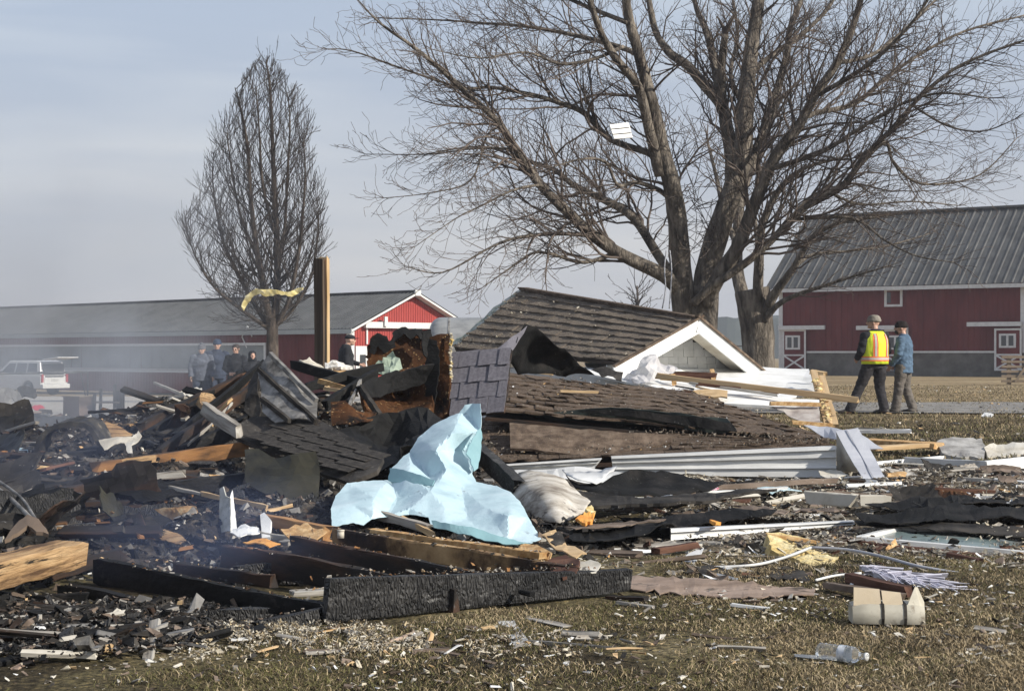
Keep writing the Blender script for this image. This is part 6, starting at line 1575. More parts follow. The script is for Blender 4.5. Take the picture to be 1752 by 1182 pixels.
# ------------------------------------------------------------- the blue tarp
def tarp():
    out = [(795, 693, 12.3), (808, 690, 12.3), (821, 690, 12.2), (824, 712, 12.1), (822, 740, 12), (816, 775, 11.7), (808, 810, 11.3), (815, 824, 11.1), (850, 830, 10.9), (874, 842, 10.6), (890, 858, 10.3), (904, 884, 9.9), (926, 921, 9.5), (908, 930, 9.4), (870, 926, 9.4), (830, 916, 9.5), (790, 908, 9.5), (760, 900, 9.6), (738, 900, 9.6), (733, 884, 9.8), (700, 880, 9.9), (660, 884, 9.8), (636, 888, 9.7), (622, 898, 9.6), (604, 894, 9.6), (568, 901, 9.5), (566, 872, 9.8), (574, 846, 10.2), (594, 826, 10.6), (640, 822, 10.9), (666, 822, 11), (669, 800, 11.2), (690, 780, 11.6), (701, 774, 11.7), (714, 748, 12), (738, 728, 12.2), (768, 714, 12.3), (786, 708, 12.3)]
    root = empty('blue_tarp', at(740, 900, 9.6), 'crumpled pale blue plastic tarp draped over the burnt debris in the middle', 'tarp')
    inner = [(775, 740, 11.55), (745, 770, 11.2), (765, 800, 11.0), (792, 770, 11.9), (700, 812, 10.75), (640, 848, 10.0), (600, 862, 9.9), (680, 850, 10.5), (735, 840, 10.3), (790, 835, 10.75), (760, 866, 9.95), (830, 868, 10.0), (870, 880, 9.65), (850, 900, 9.6), (800, 888, 9.85), (700, 868, 9.95), (640, 872, 9.75), (735, 815, 11.15), (808, 720, 12.25)]
    patch('sheet', None, None, out, TARP, inner=inner, step=4.5, amp=.0025, ridge=.0, nscale=2.6, rag=.5, thick=.003, parent=root, smooth_=True, crisp=11, facet=True, folds=(2, .30, .006))
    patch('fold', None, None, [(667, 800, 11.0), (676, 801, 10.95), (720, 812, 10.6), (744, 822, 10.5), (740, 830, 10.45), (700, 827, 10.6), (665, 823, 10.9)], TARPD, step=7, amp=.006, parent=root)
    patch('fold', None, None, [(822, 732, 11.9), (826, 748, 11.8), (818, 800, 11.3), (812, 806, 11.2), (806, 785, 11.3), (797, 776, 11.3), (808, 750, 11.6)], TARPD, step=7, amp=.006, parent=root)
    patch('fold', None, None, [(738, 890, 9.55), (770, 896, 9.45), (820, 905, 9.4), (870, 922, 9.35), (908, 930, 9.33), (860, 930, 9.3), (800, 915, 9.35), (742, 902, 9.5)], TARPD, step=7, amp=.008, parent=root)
tarp()
# ------------------------------------------------------------- debris field on the right
KEEP = [(555, 680, 935, 935, 1), (40, 705, 205, 792, 1), (250, 855, 352, 932, 1), (362, 825, 475, 930, 1), (436, 868, 572, 920, 1), (150, 905, 1010, 1090, .72), (868, 798, 1022, 900, 1), (955, 795, 1250, 850, 1),
        (1140, 878, 1472, 928, 1), (1215, 905, 1442, 978, .9), (1440, 892, 1800, 978, .9), (1405, 950, 1800, 1050, 1), (0, 915, 125, 1015, 1), (160, 760, 425, 810, .8), (340, 690, 420, 745, 1), (165, 735, 245, 785, 1)]
def blocked(p):
    px = CX + F * p.x / p.y; py = HZ + F * (EYE - p.z) / p.y
    for (a, b, c, d, k) in KEEP:
        if a < px < c and b < py < d and rnd.random() < k: return True
    return False
def WW(name, label, cat, o_, m, **k): return patch(name, label, cat, o_, m, **k)
WEATH = M('peeling_white_sheet', [(.18, .15, .12), (.42, .385, .33), (.58, .55, .50)], 6, (.45, 1, 1.6), .85, .5, 26, second=((.09, .075, .06), 9, .60, .08))
WW('peeling_sheet', 'bulging whitish sheet with peeling streaks, right of the blue tarp', 'sheet', [(874, 862, 10.9), (878, 836, 11.1), (888, 810, 11.3), (905, 805, 11.3), (935, 808, 11.2), (965, 818, 11.1), (990, 838, 10.9), (1010, 860, 10.6), (1000, 875, 10.4), (975, 890, 10.2), (958, 896, 10.1), (920, 888, 10.3), (890, 876, 10.6)], WEATH, inner=[(930, 840, 10.55), (955, 862, 10.3), (910, 850, 10.6), (960, 840, 10.6), (900, 830, 10.9)], step=8, amp=.012, thick=.012, smooth_=True)
WW('black_sheet', 'black felt sheet hollowed out below the white fascia', 'felt', [(968, 812, 11.6), (990, 826, 11.4), (1030, 826, 11.4), (1050, 812, 11.8), (1092, 801, 12.2), (1140, 806, 12.3), (1190, 816, 12.3), (1240, 824, 12.3), (1215, 838, 11.9), (1150, 846, 11.5), (1080, 850, 11.1), (1020, 842, 11.0), (985, 832, 11.2)], FELT, inner=[(1090, 825, 12.15), (1150, 826, 12.2), (1040, 832, 11.6)], step=9, amp=.015, smooth_=True)
WW('white_lip', 'curled white metal edge above the hollow black felt', 'trim', [(962, 802, 11.8), (985, 806, 11.7), (1020, 808, 11.7), (1045, 800, 11.8), (1056, 796, 11.9), (1050, 806, 11.6), (1020, 827, 11.3), (990, 822, 11.3), (970, 812, 11.5)], SIDING, step=7, amp=.012, smooth_=True)
WW('grey_board', 'long dull grey curved board below the hollow black felt', 'board', [(985, 838, 11.0), (1040, 848, 10.9), (1120, 850, 11), (1250, 838, 11.5), (1330, 834, 11.8), (1250, 850, 11.0), (1130, 862, 10.6), (1010, 866, 10.5), (985, 852, 10.7)], SOOTD, step=12, amp=.012, thick=.02)
for i, (o_, m, lab) in enumerate([
    ([(984, 884, 9.9), (1000, 876, 10), (1016, 880, 10), (1014, 890, 9.8), (996, 889, 9.8)], ORF, 'bright orange torn foam scrap beside the peeling white sheet'),
    ([(1002, 870, 10.1), (1012, 862, 10.2), (1020, 874, 10.1), (1010, 878, 10)], YELF, 'small yellow foam crumb above the orange scrap'),
    ([(1214, 896, 9.9), (1226, 890, 10), (1234, 896, 9.9), (1224, 902, 9.8)], ORF, 'orange crumb sticking out from behind the long white trim')]):
    WW('foam_scrap', lab, 'foam scrap', o_, m, step=4, amp=.03, rag=2, thick=.02)
WW('brown_lath_sheet', 'brown strip lying between the peeling sheet and the black felt', 'board', [(965, 900, 9.9), (1040, 894, 10), (1140, 888, 10.1), (1060, 902, 9.8), (985, 906, 9.7)], MUDP, step=10, amp=.01)
WW('black_felt_strip', 'long black felt strip running right from the peeling sheet', 'felt', [(968, 912, 9.7), (1060, 900, 10), (1130, 884, 10.3), (1230, 878, 10.5), (1330, 874, 10.6), (1320, 884, 10.3), (1160, 898, 9.9), (1060, 920, 9.4), (980, 926, 9.3)], FELT, step=12, amp=.025, nscale=4)
WW('roofing_felt', 'wide black roofing felt sheet lying across the right edge', 'felt', [(1462, 886, 10.1), (1470, 878, 10.3), (1580, 872, 10.6), (1560, 862, 11.0), (1600, 856, 11.4), (1690, 862, 11.3), (1790, 868, 11.2), (1800, 888, 10.3), (1680, 886, 10.2), (1560, 890, 10.0), (1480, 894, 9.9)], FELT, step=12, amp=.03, nscale=3)
WW('roofing_felt', 'narrow black felt sheet behind the wide one, above the red scraps', 'felt', [(1480, 860, 11.5), (1560, 852, 11.8), (1640, 846, 12.2), (1770, 852, 12.2), (1780, 862, 11.6), (1640, 864, 11.4), (1540, 868, 11.2)], FELT, step=12, amp=.03, nscale=3)
fascia('long_trim', 'long white metal trim piece lying flat in front of the rubble', (1148, 905), (1462, 891), (1148, 924), (1462, 897), 9.8, 10.4, ((0, .3, .012, 'edge'), (.32, .62, .0, 'groove'), (.64, 1, .012, 'edge')))
WW('dark_trim', 'dark continuation strip beyond the long white trim', 'trim', [(1462, 891, 10.3), (1600, 892, 10.2), (1790, 902, 10.0), (1790, 918, 9.8), (1600, 905, 9.9), (1470, 898, 10.1)], SOOTD, step=14, amp=.01)
def sash():
    root = empty('fallen_window', at(1600, 950, 9.4), 'white-framed window lying flat with dull teal glass at the right edge', 'window')
    WW('pane', None, None, [(1478, 920, 9.75), (1545, 907, 10.05), (1800, 920, 10.0), (1800, 948, 9.5), (1640, 935, 9.55)], TEAL, step=16, amp=.003, thick=.01, parent=root)
    for a, b, w in (((1538, 904, 10.1), (1800, 918, 10.05), .06), ((1466, 921, 9.7), (1800, 952, 9.35), .035), ((1470, 921, 9.7), (1540, 905, 10.1), .03)):
        plank('frame_bar', None, None, at(*a), at(*b), w, .04, SIDING, parent=root, rag=.1, warp=.002)
    plank('sill', None, None, at(1448, 934, 9.6), at(1800, 972, 9.25), .085, .05, BROWNW, parent=root, rag=.1, warp=.004)
sash()
def foam():
    root = empty('yellow_foam_block', at(1360, 960, 9.2), 'chunky yellow foam block with a scorched orange top edge', 'foam block')
    WW('slab', None, None, [(1311, 915, 9.5), (1340, 914, 9.6), (1378, 921, 9.6), (1420, 931, 9.5), (1422, 946, 9.3), (1400, 950, 9.2), (1378, 944, 9.2), (1350, 958, 9.1), (1318, 946, 9.2)], YELF, step=5, amp=.025, rag=2, thick=.12, parent=root)
    WW('slab', None, None, [(1352, 958, 9.0), (1385, 944, 9.1), (1435, 950, 9.1), (1424, 968, 8.9), (1390, 972, 8.8)], YELF, step=5, amp=.03, rag=2, thick=.08, parent=root)
    plank('scorched_edge', None, None, at(1311, 913, 9.5), at(1418, 930, 9.45), .018, .04, TANO, parent=root)
foam()
strip_tube('white_strip', 'bent white plastic strip curving up to the yellow foam', 'strip', [(1222, 970, 8.8), (1290, 966, 8.8), (1340, 954, 9.0), (1388, 936, 9.2)], .009, SIDING, 4)
strip_tube('grey_strip', 'long grey bent strip running right from the yellow foam', 'strip', [(1388, 936, 9.2), (1450, 940, 9.1), (1510, 952, 8.9), (1570, 968, 8.7), (1640, 980, 8.6)], .010, GREYM, 4)
strip_tube('white_strip', 'short white plastic strip lying by the red-brown boards', 'strip', [(1396, 992, 8.2), (1430, 984, 8.4), (1474, 980, 8.4)], .007, WHITE, 4)
def blind():
    root = empty('window_blind', at(1580, 1010, 8.1), 'tangled heap of lilac-white window blind slats', 'blind')
    m = M('lilac_white', [(.50, .49, .57), (.62, .61, .68), (.68, .68, .73)], 5, G, .5, .1, 20)
    for k in range(64):
        t = k / 64; x = 1476 + 150 * t + rnd.uniform(-8, 8); y = 968 + 36 * t + rnd.uniform(-4, 10)
        dx = rnd.uniform(25, 75); dy = rnd.uniform(10, 44)
        if rnd.random() < .25: dx, dy = rnd.uniform(40, 90), rnd.uniform(-3, 10)
        d = 8.5 - .8 * (y - 968) / 70
        b = (min(1672, x + dx), min(1042, y + dy))
        plank('slat', None, None, at(x, y, d), at(b[0], b[1], d - .006 * dy), .028, .003, m, parent=root, up=(rnd.uniform(-.5, .5), rnd.uniform(-1.2, -.2), 1), seg=5, warp=.004, rag=.1)
blind()
for i, (a, b, w, t, m, lab) in enumerate([
    ((1452, 992, 8.2), (1560, 1016, 7.8), .05, .05, BROWNW, 'red-brown board lying under the lilac blind slats'),
    ((1416, 1004, 8.0), (1540, 1024, 7.6), .03, .05, MUDP, 'thin brown lath in front of the red-brown board'),
    ((1120, 945, 9.2), (1190, 936, 9.4), .035, .05, BROWNW, 'short dark red strip left of the white corner scrap'),
    ((1625, 955, 9.2), (1680, 968, 9.0), .04, .04, BROWNW, 'short rust-red board below the window sill'),
    ((1560, 842, 12.9), (1700, 846, 12.9), .05, .06, BROWNW, 'dark red board lying behind the black felt'),
    ((1190, 838, 12.6), (1430, 824, 13.2), .04, .05, MUDP, 'long brown lath in front of the white fascia'),
    ((1200, 846, 12.1), (1345, 838, 12.5), .03, .04, SIDING, 'thin white batten lying below the long fascia'),
    ((1378, 856, 11.9), (1460, 862, 11.7), .09, .05, CREAM, 'cream board end half buried in the litter, left of the dark notch'),
    ((1476, 862, 11.7), (1520, 862, 11.7), .08, .05, CREAM, 'cream board end half buried in the litter, right of the dark notch'),
    ((1480, 758, 19.3), (1606, 766, 18.7), .07, .25, TANO, 'tan plywood board lying flat beyond the bent flashing'),
    ((1490, 770, 18.4), (1600, 762, 18.8), .05, .2, TAN, 'pale plywood board overlapping the tan one'),
    ((1462, 739, 20.6), (1558, 740, 20.3), .05, .05, WHITE, 'thin white batten lying on the lawn edge'),
    ((1466, 734, 21.2), (1520, 737, 21.0), .035, .05, GREYW, 'short grey batten behind the white one'),
    ((1550, 792, 17.0), (1700, 800, 16.4), .08, .05, SIDING, 'white trim board lying below the broken drywall slab'),
    ((1430, 802, 16.6), (1610, 786, 17.4), .05, .06, WHITE, 'white batten running left from the broken drywall slab'),
    ((1690, 805, 16.0), (1770, 798, 16.3), .12, .05, WHITE, 'white board end cut by the right edge'),
    ((1600, 852, 12.6), (1770, 858, 12.3), .03, .04, SIDING, 'white metal strip lying behind the wide felt sheet'),
    ((1640, 822, 14.4), (1770, 830, 14.0), .04, .05, GREYW, 'grey weathered batten in the litter at the right edge'),
    ((905, 1099, 6.55), (1072, 1112, 6.4), .012, .012, SOOT, 'thin grey rod lying on the grass in front'),
    ((640, 1112, 6.45), (712, 1088, 6.75), .026, .02, M('pinkish_board', [(.40, .29, .22), (.52, .40, .32)], 5, (.3, 3, 3), .8, .3, 20), 'pinkish stick of wood on the grass in front'),
    ((855, 1046, 7.35), (972, 1072, 6.9), .004, .05, GREYW, 'weathered flat white board on the grass below the rim board'),
    ((866, 1062, 7.05), (905, 1120, 6.35), .004, .075, SIDING, 'ridged white siding chunk pointing towards the camera'),
    ((740, 1066, 7.05), (850, 1078, 6.9), .006, .04, GREYW, 'thin grey splinter lying beside the white board'),
    ((600, 1092, 6.75), (735, 1084, 6.8), .006, .08, MUDP, 'muddy flat board on the grass below the rim board'),
    ((770, 1110, 6.45), (862, 1105, 6.5), .006, .05, CREAM, 'pale torn plywood flake in the foreground litter'),
    ((690, 1138, 6.15), (772, 1132, 6.2), .005, .02, GREYW, 'thin pale splinter low in the foreground'),
    ((830, 1131, 6.2), (915, 1132, 6.2), .006, .018, WHITE, 'thin white splinter low in the foreground'),
    ((1040, 1024, 7.75), (1105, 1026, 7.6), .02, .05, BURNTD, 'dark shard at the right end of the rim board'),
    ((1055, 1032, 7.55), (1120, 1040, 7.4), .012, .02, GREYW, 'thin grey stick beyond the right end of the rim board'),
    ((28, 1152, 6.0), (76, 1126, 6.3), .03, .03, M('pink_char_board', [(.03, .025, .02), (.36, .26, .20), (.45, .35, .28)], 4, (.4, 3, 3), .8, .4, 20), 'pinkish half-charred board end at the lower left'),
    ((-40, 1150, 6.0), (60, 1128, 6.2), .03, .07, CHARB, 'black charred board at the lower left corner'),
    ((0, 1122, 6.35), (130, 1090, 6.8), .012, .03, SOOT, 'pale grey metal strip on the char at the lower left'),
    ((60, 1118, 6.4), (215, 1108, 6.5), .05, .08, CHARB, 'thick black charred board lying along the grass edge'),
    ((150, 1096, 6.7), (250, 1078, 6.9), .05, .05, BURNTD, 'brown-black charred chunk lying along the grass edge'),
    ((255, 1068, 6.95), (310, 1052, 7.0), .05, .02, GREYW, 'small grey leaning board end beside the black floor joist'),
]):
    plank(['timber', 'batten', 'board'][i % 3] if w > .02 else 'splinter', lab, 'board' if w > .02 else 'splinter', at(*a) + Z * w * .3, at(*b) + Z * w * .3, w, t, m, rag=.5, warp=.005)
for name, lab, cat, o_, m, kw in [
    ('muddy_sheet', 'muddy flat brown board on the grass between the rim board and the box', 'board', [(1005, 988, 8.3), (1080, 984, 8.4), (1250, 994, 8.1), (1395, 1006, 7.95), (1392, 1018, 7.75), (1290, 1022, 7.7), (1180, 1014, 7.8), (1070, 1004, 8.0)], M('pinkish_ply', [(.16, .115, .085), (.27, .20, .155), (.34, .26, .21)], 4, (.5, 1, 1), .9, .5, 22, second=((.05, .04, .03), 6, .58, .08)), dict(step=12, amp=.008, rag=3)),
    ('dark_wet_sheet', 'dark wet sheet lying behind the muddy flat board', 'sheet', [(1190, 974, 8.8), (1280, 968, 8.9), (1375, 980, 8.6), (1386, 994, 8.3), (1300, 990, 8.4), (1200, 986, 8.5)], SOOTD, dict(step=9, amp=.015, rag=2)),
    ('white_corner_scrap', 'grooved white scrap pointing up left of the yellow foam', 'scrap', [(1156, 968, 8.9), (1178, 945, 9.2), (1204, 936, 9.4), (1196, 952, 9.1), (1182, 968, 8.9)], SIDING, dict(step=6, amp=.006)),
    ('drywall_slab', 'broken grey drywall slab with crumbly pale edge at the right', 'slab', [(1600, 758, 19), (1615, 750, 19.3), (1680, 750, 19.3), (1688, 764, 18.8), (1684, 782, 18), (1650, 782, 18), (1612, 776, 18.2)], M('grey_drywall', [(.20, .19, .18), (.32, .31, .29), (.42, .41, .39)], 5, G, .9, .5, 20), dict(step=8, amp=.008, rag=3, thick=.05)),
    ('drywall_slab', 'second drywall slab with cream foam edge, cut by the right edge', 'slab', [(1684, 765, 18.6), (1700, 757, 19), (1790, 760, 19), (1790, 776, 18.4), (1730, 778, 18.3), (1690, 782, 18.2)], CREAM, dict(step=8, amp=.008, rag=3, thick=.05)),
    ('white_siding', 'white siding panel with square seams at the right edge', 'siding', [(1622, 976, 8.8), (1690, 966, 9.0), (1800, 974, 8.9), (1800, 996, 8.5), (1730, 988, 8.5)], WHITE, dict(step=12, amp=.004)),
    ('ridged_siding', 'ridged grey-white siding strip running to the right edge', 'siding', [(1594, 976, 8.7), (1640, 980, 8.6), (1800, 1022, 7.9), (1800, 1034, 7.7), (1740, 1020, 7.9), (1660, 998, 8.3)], SIDING, dict(step=9, amp=.006)),
    ('plastic_scrap', 'torn white flat scrap on the grass behind the bottle', 'scrap', [(1548, 1084, 6.75), (1568, 1080, 6.8), (1578, 1090, 6.7), (1594, 1100, 6.55), (1578, 1098, 6.6), (1556, 1096, 6.6)], WHITE, dict(step=5, amp=.006, rag=1.5)),
    ('paper_scrap', 'large white crumpled paper lying on the char at the lower left', 'paper', [(300, 1106, 6.5), (330, 1098, 6.6), (368, 1094, 6.7), (400, 1102, 6.6), (426, 1128, 6.3), (380, 1126, 6.3), (340, 1118, 6.4)], WHITE, dict(step=7, amp=.014, rag=2)),
    ('metal_scrap', 'curled pale metal scrap at the lower left, beside the grey beam end', 'scrap', [(62, 1050, 7.2), (85, 1042, 7.3), (112, 1040, 7.3), (114, 1058, 7.1), (104, 1072, 6.95), (84, 1066, 7.0)], CREAM, dict(step=6, amp=.015, rag=2)),
    ('white_scrap', 'white torn scrap at the left edge above the grass', 'scrap', [(-10, 1042, 7.2), (8, 1036, 7.3), (16, 1056, 7.1), (34, 1072, 6.9), (24, 1074, 6.9), (-8, 1066, 7.0)], CREAM, dict(step=6, amp=.012, rag=2)),
    ('grey_lump', 'pale rumpled plastic scrap on the lawn beside the drive', 'scrap', [(1676, 712, 30), (1684, 706, 30.4), (1700, 710, 30.2), (1696, 714, 29.6), (1682, 714, 29.8)], WHITE, dict(step=4, amp=.03)),
    ('white_speck', 'small white scrap on the lawn by the right edge', 'scrap', [(1744, 712, 30), (1756, 710, 30), (1760, 714, 29.6), (1746, 715, 29.7)], WHITE, dict(step=4, amp=.03)),
    ('white_bits', 'flat pale sheet remains under the bent flashing foot', 'scrap', [(1400, 806, 14.6), (1432, 804, 14.8), (1452, 814, 14.4), (1420, 820, 14.2), (1404, 814, 14.4)], CREAM, dict(step=6, amp=.01)),
    ('blue_white_litter', 'crumpled pale blue sheet in the litter below the fascia', 'sheet', [(1295, 832, 12.9), (1310, 824, 13.2), (1345, 828, 13.1), (1372, 838, 12.6), (1340, 840, 12.4), (1300, 840, 12.4)], TARP, dict(step=6, amp=.02, rag=2)),
    ('printed_wrapper', 'small white wrapper with a red blotch below the fascia', 'wrapper', [(1205, 832, 12.6), (1222, 828, 12.8), (1230, 836, 12.5), (1214, 842, 12.2)], M('red_white_wrapper', [(.7, .7, .72), (.7, .7, .72), (.6, .03, .10)], 30, G, .5, 0, lo=.4, hi=.6), dict(step=4, amp=.012)),
    ('yellow_scrap', 'yellow crumpled foam tuft below the fascia, left of the wrapper', 'foam scrap', [(1172, 836, 12.4), (1180, 824, 12.7), (1192, 826, 12.6), (1190, 838, 12.3)], YELF, dict(step=4, amp=.03, rag=2)),
    ('rust_scrap', 'orange-red torn scrap beside the bent flashing', 'scrap', [(1514, 812, 14.6), (1535, 806, 14.8), (1552, 808, 14.8), (1548, 822, 14.3), (1530, 824, 14.2), (1518, 820, 14.3)], TANO, dict(step=5, amp=.03, rag=2)),
    ('rust_scrap', 'red-brown torn scrap lying on the narrow black felt', 'scrap', [(1580, 850, 12.4), (1600, 844, 12.6), (1640, 846, 12.6), (1676, 838, 12.9), (1670, 850, 12.4), (1610, 856, 12.1)], RUST, dict(step=6, amp=.03, rag=2)),
    ('pale_board', 'pale flat board lying in front of the narrow felt', 'board', [(1148, 880, 10.8), (1230, 872, 11), (1420, 868, 11), (1450, 872, 10.8), (1330, 882, 10.5), (1200, 888, 10.4)], MUDP, dict(step=10, amp=.02, rag=3)),
]:
    patch(name, lab, cat, o_, m, **kw)
def seams():
    o = bpy.data.objects['white_siding']
    for k in range(3):
        a = (1650 + 40 * k, 971 + 2 * k, 8.9); b = (1690 + 36 * k, 984 + 3 * k, 8.62)
        plank('seam', None, None, at(*a) + Z * .012, at(*b) + Z * .012, .006, .006, SOOTD, parent=o, rag=0, warp=0)
seams()
# cream box with two dark straps and torn flaps
def box_():
    d = 6.95; c = at(1516, 1062, d); c.z = .012
    root = empty('cream_box', c, 'dented cream box with two dark straps and torn open flaps on the grass', 'box')
    root.rotation_euler = (0, 0, R(-4)); root.location = c
    mC = M('box_cream', [(.34, .31, .24), (.45, .42, .34), (.52, .49, .41)], 3, G, .6, .3, 14, second=((.17, .13, .09), 9, .58, .12)); mI = M('box_inner', [(.42, .34, .23), (.52, .44, .32)], 4, G, .8, .2, 20)
    P_ = lambda mb, n, m, sm=False: (lambda o: (setattr(o, 'parent', root), o)[1])(mb.build(n, m, None, sm))
    mb = MB(); L_ = .30; rings = []
    for i in range(9):
        x = -L_ / 2 + L_ * i / 8; k = 1 - .10 * (i in (0, 8)) + .09 * noise.noise((i * .7, 2, 2))
        rings.append([Vector((x, y * k, z * k)) for y, z in ((-.075, .004), (-.088, .03), (-.083, .062), (-.07, .085), (.05, .088), (.07, .06), (.07, .004))])
    mb.loft(rings); P_(mb, 'body', mC, True).data.set_sharp_from_angle(angle=R(50))
    for x in (-.025, .068):
        mb = MB(); mb.loft([[Vector((x + dx, y * 1.03, z * 1.03)) for y, z in ((-.075, .004), (-.088, .03), (-.083, .062), (-.07, .087), (.05, .09), (.07, .06), (.07, .004))] for dx in (-.006, .006)]); P_(mb, 'strap', SOOTD)
    def flap(pts, m, n='flap'):
        mb = MB(); q = [Vector(p) for p in pts]; nn = (q[1] - q[0]).cross(q[2] - q[0]).normalized() * .003
        k = len(q); mb.add(q + [p - nn for p in q], [tuple(range(k)), tuple(range(2 * k - 1, k - 1, -1))] + [(i, i + k, (i + 1) % k + k, (i + 1) % k) for i in range(k)]); P_(mb, n, m)
    flap([(-.145, -.062, .080), (-.030, -.062, .083), (-.028, .0, .142), (-.135, .005, .148)], mI)
    flap([(-.022, -.062, .084), (.062, -.062, .084), (.060, .0, .128), (-.020, .0, .136)], mI)
    flap([(.075, -.075, .080), (.150, -.080, .010), (.115, -.03, .155)], mC)
    flap([(.115, -.03, .155), (.150, -.080, .010), (.158, -.01, .09), (.135, .02, .15)], mC)
box_()
def bottle():
    r = .032; a = at(1400, 1130, 6.15); b = at(1484, 1129, 6.02); a.z = b.z = r + .006
    root = empty('plastic_bottle', a, 'empty clear plastic water bottle lying on the grass in front', 'bottle')
    d = (b - a); L_ = d.length; d.normalize()
    pts = []; rad = []
    for k in range(46):
        t = k / 45; x = t * L_
        if t < .04: q = .024
        elif t < .70: q = r * (1 - (.05 if (k % 4) < 2 and not .42 < t < .62 else 0))
        elif t < .90: q = r + (.011 - r) * smooth(.70, .90, t)
        else: q = .0115
        pts.append(a + d * x + Vector((0, 0, noise.noise((t * 6, 0, 2)) * .002))); rad.append(q)
    mb = MB(); mb.tube(pts, rad, 20); mb.build('shell', CLEAR, root, True)
    lb = M('bottle_label', [(.62, .64, .66), (.62, .64, .66), (.25, .30, .36)], 60, (1, 1, 1), .4, 0, lo=.35, hi=.62)
    mb = MB(); mb.tube([a + d * L_ * .45, a + d * L_ * .60], r * 1.015, 24, cap=False); mb.build('label', lb, root, True)
    mb = MB(); mb.tube([a + d * L_ * .955, a + d * L_ * 1.0], .015, 16); mb.build('cap', WHITE, root, True)
bottle()

# caught in the trees
patch('wind_blown_sheet', 'white grooved panel scrap caught in the big tree beside its left stem', 'panel', [(1043, 213, 28.3), (1075, 210, 28.9), (1083, 235, 28.85), (1050, 238, 28.25)], WHITE, step=7, amp=.01, rag=.6, thick=.03)
for k, (a, b) in enumerate((((1046, 221, 28.27), (1077, 218, 28.85)), ((1048, 230, 28.24), (1080, 227, 28.83)))):
    plank('groove', None, None, at(*a), at(*b), .008, .02, SOOTD, parent=bpy.data.objects['wind_blown_sheet'], rag=0, warp=0)
YST = M('yellow_strip', [(.46, .36, .12), (.62, .52, .22), (.66, .60, .36)], 5, G, .7, .4, 12)
patch('insulation_strip', 'long yellow insulation strip hanging in the egg-shaped tree', 'insulation', [(413, 524, 57.5), (420, 506, 57.4), (436, 495, 57.3), (466, 496, 57.2), (492, 500, 57.2), (518, 492, 57.2), (517, 496, 57.2), (500, 508, 57.2), (488, 504, 57.2), (470, 504, 57.2), (455, 508, 57.3), (446, 502, 57.3), (434, 506, 57.4), (424, 520, 57.5), (417, 532, 57.5)], YST, step=5, amp=.06, rag=1.2, thick=.06)
def cords():
    for i, (x, dx) in enumerate(((1140, -3), (1146, 3))):
        strip_tube('cord', ['thin pale cord hanging by the big trunk, straight one', 'thin pale cord hanging by the big trunk, slightly bowed one'][i], 'cord', [(x, 428, 31.2), (x + dx, 460, 31.2), (x + dx * .5, 495, 31.2), (x - 4 + dx, 528, 31.3)], .012, GREYM)
cords()

# ------------------------------------------------------------- far-left yard litter behind the ash heap
CLOTHR = plain('red_cloth', (.55, .04, .07), .8)
def on_(px, d, h): p = on(px, d); p.z += h; return p
def yard():
    d = 38; s = d / F
    root = empty('steel_rail', on(150, d), 'thin dark steel rail frame standing before the parked car', 'rail')
    top = at(150, 636, d)
    mb = MB(); mb.tube([on(150, d), top], .022, 6); mb.build('post', SOOTD, root)
    mb = MB(); mb.tube([top, at(-30, 640, d)], .03, 6); mb.build('rail', SOOT, root)
    mb = MB(); mb.tube([at(138, 638, d), on_(150, d, .25)], .016, 6); mb.build('brace', SOOTD, root)
    # brown carton
    d = 34; g = on(134, d); m = plain('brown_carton', (.17, .12, .095), .85); m2 = plain('carton_top', (.30, .24, .18), .85)
    root = empty('brown_box', g, 'brown wooden box standing in the yard, left of the charred frame', 'box')
    h = at(0, 679, d).z - g.z
    mb = MB(); mb.box(g + Z * h / 2, (.46, .4, h), Matrix.Rotation(R(-30), 3, 'Z'), j=.01); mb.build('body', m, root)
    mb = MB(); mb.box(g + Z * (h + .012), (.50, .44, .02), Matrix.Rotation(R(-30), 3, 'Z')); mb.build('lid', m2, root)
    # charred chair frame
    g = on(184, d); root = empty('charred_chair', g, 'burnt chair frame with a pale seat board, right of the brown box', 'chair')
    H = at(0, 662, d).z - g.z
    for x, k in ((-.30, .82), (-.16, .95), (.16, 1.08), (.30, .9)):
        mb = MB(); mb.bar(g + Vector((x, 0, -.1)), g + Vector((x * .9, .03, H * k)), .07, .05, (0, 1, 0)); mb.build('leg', SOOTD, root)
    mb = MB(); mb.box(g + Z * H * .55, (.50, .35, .035), None, j=.01); mb.build('seat', MUDP, root)
    mb = MB(); mb.box(g + Vector((.22, .05, H * .5)), (.2, .04, H * .8), None, j=.02); mb.build('backrest', SOOTD, root)
yard()
